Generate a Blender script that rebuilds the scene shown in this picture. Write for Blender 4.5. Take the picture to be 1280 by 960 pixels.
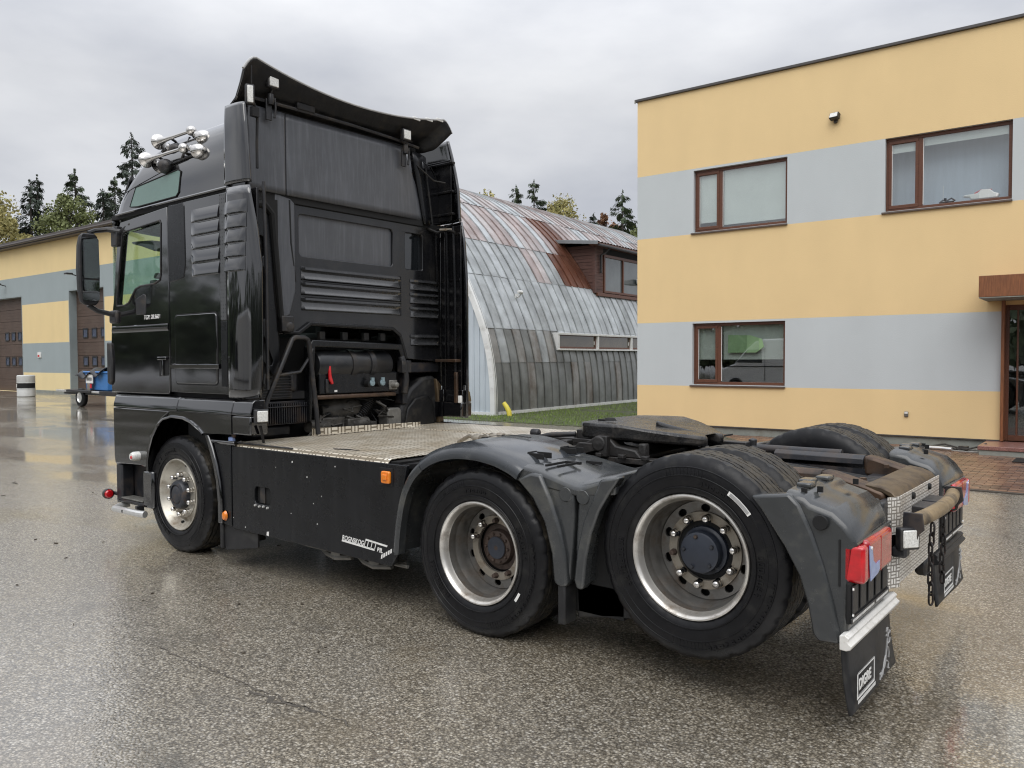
import bpy, bmesh, math, random
from mathutils import Vector, Matrix
R = math.radians
PI = math.pi
for o in list(bpy.data.objects): bpy.data.objects.remove(o)
SC = bpy.context.scene
COL = SC.collection
random.seed(7)

# ---------------------------------------------------------------- camera
cam_d = bpy.data.cameras.new('camera'); cam = bpy.data.objects.new('camera', cam_d); COL.objects.link(cam)
yaw, pitch, roll = 0.6747, -0.0314, -0.0038
fw = Vector((-math.sin(yaw)*math.cos(pitch), math.cos(yaw)*math.cos(pitch), math.sin(pitch)))
rt = Vector((math.cos(yaw), math.sin(yaw), 0)); up = rt.cross(fw)
r2 = rt*math.cos(roll)+up*math.sin(roll); u2 = -rt*math.sin(roll)+up*math.cos(roll)
cam.matrix_world = Matrix((( r2.x, u2.x, -fw.x, 6.4579), (r2.y, u2.y, -fw.y, -4.7307), (r2.z, u2.z, -fw.z, 1.6313), (0, 0, 0, 1)))
cam_d.sensor_width = 36; cam_d.lens = 36*1003.92/1280
cam_d.clip_start = .1; cam_d.clip_end = 3000
SC.camera = cam

# ---------------------------------------------------------------- sky, sun, exposure
SUN_EL, SUN_AZ = 52, 150      # azimuth of the sun measured from +Y towards +X, behind the viewer
W = bpy.data.worlds.new('World'); SC.world = W; W.use_nodes = True
nt = W.node_tree; nt.nodes.clear()
def N(nt, t, **k):
    n = nt.nodes.new(t)
    for a, b in k.items():
        if hasattr(n, a): setattr(n, a, b)
    return n
out = N(nt, 'ShaderNodeOutputWorld'); mixs = N(nt, 'ShaderNodeMixShader'); bg1 = N(nt, 'ShaderNodeBackground'); bg2 = N(nt, 'ShaderNodeBackground')
sky = N(nt, 'ShaderNodeTexSky'); sky.sky_type = 'NISHITA'; sky.sun_disc = False
sky.sun_elevation = R(SUN_EL); sky.sun_rotation = R(SUN_AZ)
bg1.inputs[1].default_value = .1
nt.links.new(sky.outputs[0], bg1.inputs[0])
tc = N(nt, 'ShaderNodeTexCoord'); mp = N(nt, 'ShaderNodeMapping'); mp.inputs['Scale'].default_value = (1, 1, 2.6)
nt.links.new(tc.outputs['Generated'], mp.inputs[0])
n1 = N(nt, 'ShaderNodeTexNoise'); n1.inputs['Scale'].default_value = 2.6; n1.inputs['Detail'].default_value = 7; n1.inputs['Roughness'].default_value = .5
nt.links.new(mp.outputs[0], n1.inputs['Vector'])
rp = N(nt, 'ShaderNodeValToRGB'); rp.color_ramp.elements[0].position = .33; rp.color_ramp.elements[1].position = .68
rp.color_ramp.elements[0].color = (.44, .46, .51, 1); rp.color_ramp.elements[1].color = (.70, .71, .735, 1)
nt.links.new(n1.outputs[0], rp.inputs[0])
# an overcast sky is brightest overhead
sx = N(nt, 'ShaderNodeSeparateXYZ'); nt.links.new(tc.outputs['Generated'], sx.inputs[0])
mr = N(nt, 'ShaderNodeMapRange'); mr.inputs['From Min'].default_value = .30; mr.inputs['From Max'].default_value = 1; mr.inputs['To Min'].default_value = 1; mr.inputs['To Max'].default_value = 2.9
nt.links.new(sx.outputs[2], mr.inputs[0]); nt.links.new(mr.outputs[0], bg2.inputs[1])
nt.links.new(rp.outputs[0], bg2.inputs[0])
mixs.inputs[0].default_value = .97
nt.links.new(bg1.outputs[0], mixs.inputs[1]); nt.links.new(bg2.outputs[0], mixs.inputs[2]); nt.links.new(mixs.outputs[0], out.inputs[0])
sd = bpy.data.lights.new('sun', 'SUN'); sd.energy = 1.4; sd.angle = R(50); sd.color = (1, .975, .94)
so = bpy.data.objects.new('sun', sd); COL.objects.link(so); so.location = (30, -50, 60)
ds = Vector((math.sin(R(SUN_AZ))*math.cos(R(SUN_EL)), math.cos(R(SUN_AZ))*math.cos(R(SUN_EL)), math.sin(R(SUN_EL))))
so.rotation_euler = ds.to_track_quat('Z', 'Y').to_euler()
SC.view_settings.view_transform = 'Standard'; SC.view_settings.look = 'None'
SC.view_settings.exposure = .18; SC.view_settings.gamma = 1
SC.render.engine = 'CYCLES'
SC.cycles.max_bounces = 8; SC.cycles.transparent_max_bounces = 12; SC.cycles.caustics_reflective = False; SC.cycles.caustics_refractive = False
SC.cycles.use_denoising = True; SC.cycles.denoiser = 'OPENIMAGEDENOISE'; SC.cycles.denoising_input_passes = 'RGB_ALBEDO_NORMAL'; SC.cycles.denoising_prefilter = 'ACCURATE'
SC.cycles.pixel_filter_type = 'BLACKMAN_HARRIS'; SC.cycles.filter_width = 1.15
SC.cycles.sample_clamp_indirect = 6

# ---------------------------------------------------------------- materials
def mat(name, col, rough=.5, metal=0, coat=0, crough=.05, var=0, vs=6, vdet=6, bump=0, bs=60, dirt=None, streak=None, spec=.5, rvar=0, stretch=(1,1,1), droplets=0, cior=1.5):
    m = bpy.data.materials.new(name); m.use_nodes = True; t = m.node_tree; p = t.nodes['Principled BSDF']
    L = t.links.new
    p.inputs['Base Color'].default_value = (*col, 1); p.inputs['Roughness'].default_value = rough; p.inputs['Metallic'].default_value = metal
    p.inputs['Coat Weight'].default_value = coat; p.inputs['Coat Roughness'].default_value = crough; p.inputs['Coat IOR'].default_value = cior; p.inputs['Specular IOR Level'].default_value = spec
    tc = N(t, 'ShaderNodeTexCoord'); mp = N(t, 'ShaderNodeMapping'); mp.inputs['Scale'].default_value = stretch
    L(tc.outputs['Object'], mp.inputs[0])
    cur = None
    def noise(scale, det=6, src=None, r=.6):
        n = N(t, 'ShaderNodeTexNoise'); n.inputs['Scale'].default_value = scale; n.inputs['Detail'].default_value = det; n.inputs['Roughness'].default_value = r
        L((src or mp.outputs[0]), n.inputs['Vector']); return n
    def ramp(src, a, b, ca=(0,0,0,1), cb=(1,1,1,1)):
        r = N(t, 'ShaderNodeValToRGB'); r.color_ramp.elements[0].position = a; r.color_ramp.elements[1].position = b
        r.color_ramp.elements[0].color = ca; r.color_ramp.elements[1].color = cb; L(src, r.inputs[0]); return r
    if var:
        n = noise(vs, vdet); lo = tuple(max(0, c*(1-var)) for c in col); hi = tuple(min(1, c*(1+var)) for c in col)
        cur = ramp(n.outputs[0], .3, .7, (*lo, 1), (*hi, 1)).outputs[0]
    def over(cur, c2, fac):
        mx = N(t, 'ShaderNodeMix'); mx.data_type = 'RGBA'
        if cur is None: mx.inputs[6].default_value = (*col, 1)
        else: L(cur, mx.inputs[6])
        mx.inputs[7].default_value = (*c2, 1); L(fac, mx.inputs[0]); return mx.outputs[2]
    if dirt:
        dc, amt, dsc = dirt
        r = ramp(noise(dsc, 8, r=.65).outputs[0], .62-.3*amt, .78-.1*amt)
        cur = over(cur, dc, r.outputs[0])
        ro = N(t, 'ShaderNodeMapRange'); ro.inputs['To Min'].default_value = rough; ro.inputs['To Max'].default_value = min(1, rough+.35)
        L(r.outputs[0], ro.inputs[0]); L(ro.outputs[0], p.inputs['Roughness'])
    if streak:
        sc, amt, ss = streak
        m2 = N(t, 'ShaderNodeMapping'); m2.inputs['Scale'].default_value = (ss, ss, ss*.07); L(tc.outputs['Object'], m2.inputs[0])
        r = ramp(noise(1, 9, m2.outputs[0], .68).outputs[0], .6-.25*amt, .85-.1*amt)
        ml = N(t, 'ShaderNodeMath'); ml.operation = 'MULTIPLY'; L(r.outputs[0], ml.inputs[0]); ml.inputs[1].default_value = min(1, amt)
        cur = over(cur, sc, ml.outputs[0])
    if cur: L(cur, p.inputs['Base Color'])
    if rvar:
        ro = N(t, 'ShaderNodeMapRange'); ro.inputs['From Min'].default_value = .3; ro.inputs['From Max'].default_value = .7
        ro.inputs['To Min'].default_value = max(.02, rough-rvar); ro.inputs['To Max'].default_value = min(1, rough+rvar)
        L(noise(vs*1.7, 8).outputs[0], ro.inputs[0]); L(ro.outputs[0], p.inputs['Roughness'])
    if bump:
        b = N(t, 'ShaderNodeBump'); b.inputs['Strength'].default_value = bump; b.inputs['Distance'].default_value = .01
        L(noise(bs, 4).outputs[0], b.inputs['Height']); L(b.outputs[0], p.inputs['Normal'])
        if coat: L(b.outputs[0], p.inputs['Coat Normal'])
    if droplets:
        v = N(t, 'ShaderNodeTexVoronoi'); v.inputs['Scale'].default_value = 130; L(tc.outputs['Object'], v.inputs['Vector'])
        r = ramp(v.outputs['Distance'], .1, .32, (1,1,1,1), (0,0,0,1))
        b = N(t, 'ShaderNodeBump'); b.inputs['Strength'].default_value = droplets; b.inputs['Distance'].default_value = .002
        L(r.outputs[0], b.inputs['Height']); L(b.outputs[0], p.inputs['Normal'])
        if coat: L(b.outputs[0], p.inputs['Coat Normal'])
    return m

M = {}
M['paint'] = mat('black_paint', (.0035, .0035, .0045), .07, coat=1, var=.3, vs=2, rvar=.03, droplets=.03, bump=0, cior=1.75)
M['paint_clean'] = mat('black_gloss_paint', (.0035, .0035, .0045), .06, coat=1, var=.2, vs=2, rvar=.03, bump=.012, bs=3, cior=1.7)
M['panel'] = mat('satin_black_panel', (.007, .0076, .009), .28, spec=.34, var=.3, vs=3, streak=((.030, .031, .033), .45, 12), rvar=.07, bump=.02, bs=5)
M['rear_grey'] = mat('wet_rear_panel', (.075, .079, .088), .36, var=.15, vs=3, streak=((.17, .177, .195), .5, 34), rvar=.08, bump=.03, bs=120)
M['rib'] = mat('wet_pressed_rib', (.030, .031, .033), .2, coat=.7, var=.15, vs=5, streak=((.10, .10, .105), .4, 20))
M['rear_black'] = mat('wet_rear_wall', (.009, .0092, .0105), .17, coat=.2, var=.3, vs=3, streak=((.028, .028, .03), .4, 11), rvar=.06, dirt=((.026, .024, .022), .35, 4))
M['plastic'] = mat('grey_fender_plastic', (.038, .041, .043), .24, var=.25, vs=5, rvar=.08, dirt=((.085, .084, .072), .3, 5), bump=.015, bs=14, coat=.25, crough=.12)
M['plastic_blue'] = mat('blue_grey_fender_plastic', (.033, .037, .042), .22, var=.2, vs=5, rvar=.1, dirt=((.075, .078, .08), .25, 4), bump=.012, bs=10, coat=.35, crough=.1)
M['dark'] = mat('dark_grime', (.009, .009, .0095), .5, spec=.3, var=.5, vs=9, dirt=((.04, .035, .028), .4, 8), bump=.15, bs=40)
M['steel_dark'] = mat('dark_steel', (.018, .018, .02), .42, var=.4, vs=8, dirt=((.07, .055, .04), .35, 9), bump=.08, bs=60)
M['frame'] = mat('frame_paint', (.016, .017, .021), .4, var=.3, vs=6, dirt=((.06, .042, .03), .45, 6), bump=.06, bs=50)
M['rust'] = mat('rusty_steel', (.075, .045, .028), .42, metal=.3, var=.5, vs=7, dirt=((.025, .024, .024), .5, 5), bump=.1, bs=50)
M['rust_brown'] = mat('worn_brown_steel', (.105, .075, .045), .38, metal=.4, var=.35, vs=8, dirt=((.05, .035, .025), .45, 7), bump=.06, bs=40)
M['rubber'] = mat('tyre_rubber', (.006, .006, .007), .36, spec=.26, var=.35, vs=7, dirt=((.022, .0215, .020), .3, 9), bump=.05, bs=70, rvar=.12)
M['tread'] = mat('tread_rubber', (.012, .0118, .0115), .45, spec=.4, var=.4, vs=20, dirt=((.075, .062, .042), .55, 9), bump=.12, bs=90)
M['flap'] = mat('rubber_flap', (.017, .017, .018), .5, spec=.35, var=.25, vs=9, bump=.05, bs=80, dirt=((.06, .058, .052), .3, 6))
M['silver'] = mat('silver_rim', (.62, .60, .56), .34, metal=.8, var=.15, vs=9, dirt=((.17, .13, .09), .35, 7), bump=.03, bs=60)
M['silver_front'] = mat('stained_front_rim', (.47, .445, .385), .38, metal=.55, var=.15, vs=9, dirt=((.20, .15, .10), .4, 7), bump=.03, bs=60)
M['silver_dull'] = mat('dull_rim', (.20, .195, .185), .38, metal=.7, var=.2, vs=10, dirt=((.12, .085, .055), .5, 8), bump=.04, bs=60)
M['chrome'] = mat('chrome', (.62, .60, .57), .12, metal=1, var=.1, vs=12, rvar=.06)
M['hub'] = mat('hub_dark', (.035, .038, .046), .45, metal=.2, var=.4, vs=14, dirt=((.10, .062, .035), .35, 14), bump=.1, bs=50)
M['hub_blue'] = mat('hub_cap_blue', (.026, .032, .046), .38, var=.2, vs=10, bump=.03, bs=30)
M['hub_rust'] = mat('hub_rust', (.066, .046, .037), .6, metal=.2, var=.5, vs=18, bump=.15, bs=60)
M['beige_metal'] = mat('stained_disc', (.33, .30, .25), .45, metal=.5, var=.25, vs=12, dirt=((.14, .09, .05), .45, 12), bump=.05, bs=50)
M['alu'] = mat('aluminium_trim', (.74, .74, .72), .3, metal=.6, var=.08, vs=12)
M['ext_black'] = mat('extender_black', (.005, .005, .006), .25, spec=.35, var=.4, vs=6, dirt=((.018,.016,.014), .3, 6), rvar=.1)
M['hole'] = mat('black_void', (.003, .003, .003), .8)
M['amber'] = mat('amber_lens', (.80, .22, .012), .22, coat=.6, var=.1, vs=40, bump=.1, bs=120)
M['red'] = mat('red_lens', (.40, .004, .010), .16, coat=.8, var=.35, vs=18)
M['red_bright'] = mat('red_lens_bright', (.52, .006, .012), .18, coat=.8, var=.25, vs=18)
M['sky_and_clip_blue'] = mat('pale_blue_lens_sky_and_clip', (.26, .36, .66), .22, coat=.5, var=.12, vs=20)
M['lens_clear'] = mat('clear_lamp_lens', (.74, .74, .71), .18, coat=.5, var=.25, vs=110, bump=.25, bs=110)
M['white'] = mat('white_print', (.78, .78, .76), .5, var=.06, vs=30)
M['grey_print'] = mat('grey_print', (.33, .33, .33), .5, var=.15, vs=40)
M['red_plastic'] = mat('red_plastic', (.62, .015, .02), .3, coat=.3)
M['pale_blue'] = mat('pale_cap', (.22, .30, .33), .4, var=.15, vs=30)
M['tank'] = mat('black_air_tank', (.016, .017, .019), .34, var=.3, vs=5, dirt=((.045, .043, .04), .4, 7), rvar=.08)
M['alu_worn'] = mat('worn_alu_box', (.17, .165, .15), .5, metal=.3, var=.3, vs=12, bump=.05, bs=40)
M['int_dark'] = mat('cab_interior', (.035, .035, .037), .8)
M['yellow_pipe'] = mat('yellow_pipe', (.62, .52, .06), .5, var=.1, vs=20)

def five_bar(name, col, dirt_c, amt, cell=.045):
    # five-bar tread plate: alternating groups of short raised bars as fine relief
    m = bpy.data.materials.new(name); m.use_nodes = True; t = m.node_tree; p = t.nodes['Principled BSDF']; L = t.links.new
    tc = N(t, 'ShaderNodeTexCoord'); sp = N(t, 'ShaderNodeSeparateXYZ'); L(tc.outputs['UV'], sp.inputs[0])
    def mth(op, a, b=None):
        n = N(t, 'ShaderNodeMath'); n.operation = op
        for i, v in enumerate((a, b)):
            if v is None: continue
            if isinstance(v, (int, float)): n.inputs[i].default_value = v
            else: L(v, n.inputs[i])
        return n.outputs[0]
    u, v = sp.outputs[0], sp.outputs[1]
    S = 1/cell
    cu, cv = mth('FLOOR', mth('MULTIPLY', u, S)), mth('FLOOR', mth('MULTIPLY', v, S))
    par = mth('MODULO', mth('ABSOLUTE', mth('ADD', cu, cv)), 2)
    def bars(a, b):      # bars running along a, repeating along b
        s = mth('ABSOLUTE', mth('SINE', mth('MULTIPLY', b, PI*S*2)))
        e = mth('ABSOLUTE', mth('SINE', mth('MULTIPLY', a, PI*S)))
        return mth('MULTIPLY', mth('GREATER_THAN', s, .55), mth('GREATER_THAN', e, .3))
    b1, b2 = bars(u, v), bars(v, u)
    h = mth('ADD', mth('MULTIPLY', b1, par), mth('MULTIPLY', b2, mth('SUBTRACT', 1, par)))
    bp = N(t, 'ShaderNodeBump'); bp.inputs['Strength'].default_value = 1; bp.inputs['Distance'].default_value = .004
    L(h, bp.inputs['Height']); L(bp.outputs[0], p.inputs['Normal'])
    n = N(t, 'ShaderNodeTexNoise'); n.inputs['Scale'].default_value = 4; n.inputs['Detail'].default_value = 8; L(tc.outputs['UV'], n.inputs['Vector'])
    r = N(t, 'ShaderNodeValToRGB'); r.color_ramp.elements[0].position = .55-.3*amt; r.color_ramp.elements[1].position = .8
    r.color_ramp.elements[0].color = (*col, 1); r.color_ramp.elements[1].color = (*dirt_c, 1); L(n.outputs[0], r.inputs[0])
    mx = N(t, 'ShaderNodeMix'); mx.data_type = 'RGBA'; mx.inputs[0].default_value = .5
    L(r.outputs[0], mx.inputs[6]); mx.inputs[7].default_value = (*[c*.4 for c in dirt_c], 1)
    inv = mth('MULTIPLY', mth('SUBTRACT', 1, h), .92); L(inv, mx.inputs[0])      # grime sits between the bars
    L(mx.outputs[2], p.inputs['Base Color'])
    p.inputs['Metallic'].default_value = .2; p.inputs['Roughness'].default_value = .36
    return m
M['deck'] = five_bar('deck_tread_plate', (.80, .75, .64), (.40, .32, .21), .68, .075)
M['plate'] = five_bar('rear_tread_plate', (.86, .84, .80), (.55, .50, .43), .3, .032)

def glass_mat(name, tint, refl=1.0, rough=.0):
    m = bpy.data.materials.new(name); m.use_nodes = True; t = m.node_tree; t.nodes.clear(); L = t.links.new
    o = N(t, 'ShaderNodeOutputMaterial'); mx = N(t, 'ShaderNodeMixShader'); tr = N(t, 'ShaderNodeBsdfTransparent'); gl = N(t, 'ShaderNodeBsdfGlossy')
    tr.inputs[0].default_value = (*tint, 1); gl.inputs['Roughness'].default_value = rough
    ge = N(t, 'ShaderNodeNewGeometry'); dt = N(t, 'ShaderNodeVectorMath'); dt.operation = 'DOT_PRODUCT'; L(ge.outputs['Incoming'], dt.inputs[0]); L(ge.outputs['Normal'], dt.inputs[1])
    ab = N(t, 'ShaderNodeMath'); ab.operation = 'ABSOLUTE'; L(dt.outputs['Value'], ab.inputs[0])
    om = N(t, 'ShaderNodeMath'); om.operation = 'SUBTRACT'; om.inputs[0].default_value = 1; L(ab.outputs[0], om.inputs[1])
    pw = N(t, 'ShaderNodeMath'); pw.operation = 'POWER'; L(om.outputs[0], pw.inputs[0]); pw.inputs[1].default_value = 5
    ml = N(t, 'ShaderNodeMath'); ml.operation = 'MULTIPLY_ADD'; ml.use_clamp = True; ml.inputs[1].default_value = .95; ml.inputs[2].default_value = .045*refl; L(pw.outputs[0], ml.inputs[0])
    L(ml.outputs[0], mx.inputs[0]); L(tr.outputs[0], mx.inputs[1]); L(gl.outputs[0], mx.inputs[2]); L(mx.outputs[0], o.inputs[0]); return m
M['glass'] = glass_mat('window_glass', (.96, .98, .975), 3.4)
M['cab_glass'] = glass_mat('green_cab_glass', (.86, .95, .89), 1.0)
M['mirror'] = mat('mirror_glass', (.55, .58, .6), .03, metal=1)
M['dark_glass'] = mat('dark_glass', (.01, .012, .014), .04, coat=.8)

# ---------------------------------------------------------------- mesh helpers
class MB:
    def __init__(s): s.bm = bmesh.new(); s.mi = 0; s.uv = None
    def face(s, vs):
        try: f = s.bm.faces.new(vs)
        except ValueError: return None
        f.material_index = s.mi; return f
    def V(s, pts): return [s.bm.verts.new(p) for p in pts]
    def box(s, x0, x1, y0, y1, z0, z1):
        v = s.V([(x0,y0,z0),(x1,y0,z0),(x1,y1,z0),(x0,y1,z0),(x0,y0,z1),(x1,y0,z1),(x1,y1,z1),(x0,y1,z1)])
        for q in ((3,2,1,0),(4,5,6,7),(0,1,5,4),(1,2,6,5),(2,3,7,6),(3,0,4,7)): s.face([v[i] for i in q])
        return s
    def quad(s, pts): s.face(s.V(pts)); return s
    @staticmethod
    def P3(plane, a, b, c):
        return {'xz': (a, c, b), 'yz': (c, a, b), 'xy': (a, b, c)}[plane]
    def prism(s, poly, plane, c0, c1, holes=(), back=True):
        loops = [list(poly)]+[list(h) for h in holes]
        A = [s.V([s.P3(plane, p[0], p[1], c0) for p in l]) for l in loops]
        B = [s.V([s.P3(plane, p[0], p[1], c1) for p in l]) for l in loops]
        for a, b in zip(A, B):
            n = len(a)
            for i in range(n): s.face([a[i], a[(i+1)%n], b[(i+1)%n], b[i]])
        for k, g in enumerate((A, B)):
            if not back and k == 1: continue
            if len(g) == 1: s.face(g[0] if k else g[0][::-1])
            else:
                ed = []
                for l in g:
                    for i in range(len(l)):
                        e = s.bm.edges.get((l[i], l[(i+1)%len(l)])) or s.bm.edges.new((l[i], l[(i+1)%len(l)])); ed.append(e)
                r = bmesh.ops.triangle_fill(s.bm, use_beauty=True, use_dissolve=False, edges=ed)
                for f in r['geom']:
                    if isinstance(f, bmesh.types.BMFace): f.material_index = s.mi
        return s
    def loft(s, rings, closed=True, cap0=True, cap1=True):
        vr = [s.V(r) for r in rings]; n = len(vr[0])
        for a, b in zip(vr, vr[1:]):
            for i in range(n if closed else n-1): s.face([a[i], a[(i+1)%n], b[(i+1)%n], b[i]])
        if closed and cap0: s.face(vr[0][::-1])
        if closed and cap1: s.face(vr[-1])
        return s
    def grid(s, fn, nu, nv):
        vs = [[s.bm.verts.new(fn(i/nu, j/nv)) for j in range(nv+1)] for i in range(nu+1)]
        for i in range(nu):
            for j in range(nv): s.face([vs[i][j], vs[i+1][j], vs[i+1][j+1], vs[i][j+1]])
        return s
    def tube(s, path, r, n=8, closed=False):
        path = [Vector(p) for p in path]; m = len(path); rings = []
        t0 = None
        for i, p in enumerate(path):
            if closed: t = path[(i+1)%m]-path[i-1]
            else: t = path[min(i+1, m-1)]-path[max(i-1, 0)]
            t.normalize()
            if t0 is None:
                a = Vector((0,0,1)) if abs(t.z) < .9 else Vector((1,0,0)); u = t.cross(a).normalized()
            else:
                u = (u-t*u.dot(t)).normalized()
            w = t.cross(u); t0 = t
            rr = r[i] if isinstance(r, (list, tuple)) else r
            rings.append([p+u*rr*math.cos(2*PI*k/n)+w*rr*math.sin(2*PI*k/n) for k in range(n)])
        if closed: rings.append(rings[0]); s.loft(rings, True, False, False); bmesh.ops.remove_doubles(s.bm, verts=s.bm.verts, dist=1e-5)
        else: s.loft(rings)
        return s
    def lathe(s, prof, n=32, axis='y', c=(0,0,0), cap=(False, False)):
        rings = []
        for r, h in prof:
            ring = []
            for k in range(n):
                a = 2*PI*k/n; q = (r*math.cos(a), r*math.sin(a))
                p = {'y': (q[0], h, q[1]), 'x': (h, q[0], q[1]), 'z': (q[0], q[1], h)}[axis]
                ring.append((c[0]+p[0], c[1]+p[1], c[2]+p[2]))
            rings.append(ring)
        return s.loft(rings, True, cap[0], cap[1])
    def xform(s, mtx): bmesh.ops.transform(s.bm, matrix=mtx, verts=s.bm.verts); return s
    def flipy(s):
        for v in s.bm.verts: v.co.y = -v.co.y
        return s
    def boxuv(s):
        lay = s.bm.loops.layers.uv.new('UVMap'); s.bm.normal_update()
        for f in s.bm.faces:
            n = f.normal; ax = max(range(3), key=lambda i: abs(n[i]))
            for l in f.loops:
                c = l.vert.co; l[lay].uv = {0: (c.y, c.z), 1: (c.x, c.z), 2: (c.x, c.y)}[ax]
        return s
    def mesh(s, name, smooth=35, recalc=True):
        if recalc: bmesh.ops.recalc_face_normals(s.bm, faces=s.bm.faces)
        me = bpy.data.meshes.new(name); s.bm.to_mesh(me); s.bm.free()
        if smooth and len(me.polygons):
            me.shade_smooth()
            try: me.set_sharp_from_angle(angle=R(smooth))
            except Exception: pass
        return me
    def obj(s, name, mats, parent=None, bevel=0, smooth=35, seg=2, label=None, recalc=True):
        me = s.mesh(name, smooth, recalc); return link(name, me, mats, parent, bevel, seg, label)
def link(name, me, mats, parent=None, bevel=0, seg=2, label=None):
    o = bpy.data.objects.new(name, me); COL.objects.link(o)
    if not isinstance(mats, (list, tuple)): mats = [mats]
    if not me.materials:
        for m in mats: me.materials.append(M[m] if isinstance(m, str) else m)
    if parent: o.parent = parent
    if bevel:
        b = o.modifiers.new('bevel', 'BEVEL'); b.width = bevel; b.segments = seg; b.limit_method = 'ANGLE'; b.angle_limit = R(32); b.harden_normals = False
    if label: o['label'] = label
    return o
def empty(name, loc=(0,0,0), parent=None, rz=0):
    o = bpy.data.objects.new(name, None); COL.objects.link(o); o.location = loc; o.rotation_euler = (0,0,rz); o.empty_display_size = .2
    if parent: o.parent = parent
    return o
def tag(o, label=None, cat=None, group=None, kind=None):
    if label: o['label'] = label
    if cat: o['category'] = cat
    if group: o['group'] = group
    if kind: o['kind'] = kind
    return o
def kids(o): return [c for c in bpy.data.objects if c.parent == o]
def copy_tree(o, parent=None):
    c = o.copy(); COL.objects.link(c)
    if parent: c.parent = parent
    for ch in kids(o): copy_tree(ch, c)
    return c
def text(s, size, mtx, matn, parent, name='lettering', shear=0, sx=1, ext=.0006, bold=0):
    cu = bpy.data.curves.new(name, 'FONT'); cu.body = s; cu.size = size; cu.shear = shear; cu.extrude = ext; cu.offset = bold
    cu.align_x = 'LEFT'
    tmp = bpy.data.objects.new(name, cu); COL.objects.link(tmp)
    dg = bpy.context.evaluated_depsgraph_get(); me = bpy.data.meshes.new_from_object(tmp.evaluated_get(dg))
    bpy.data.objects.remove(tmp)
    me.transform(mtx @ Matrix.Diagonal((sx, 1, 1, 1)))
    return link(name, me, matn, parent)
def on_left(x, y, z): return Matrix(((1,0,0,x),(0,0,-1,y),(0,1,0,z),(0,0,0,1)))       # reads on a face that looks to -Y
def on_rear(x, y, z): return Matrix(((0,0,1,x),(1,0,0,y),(0,1,0,z),(0,0,0,1)))        # reads on a face that looks to +X
def circ(cx, cy, r, n=16): return [(cx+r*math.cos(2*PI*k/n), cy+r*math.sin(2*PI*k/n)) for k in range(n)]
def rrect(x0, x1, y0, y1, r, n=4):
    p = []
    for (cx, cy, a0) in ((x1-r, y1-r, 0), (x0+r, y1-r, 90), (x0+r, y0+r, 180), (x1-r, y0+r, 270)):
        for k in range(n+1): a = R(a0+90*k/n); p.append((cx+r*math.cos(a), cy+r*math.sin(a)))
    return p
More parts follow.
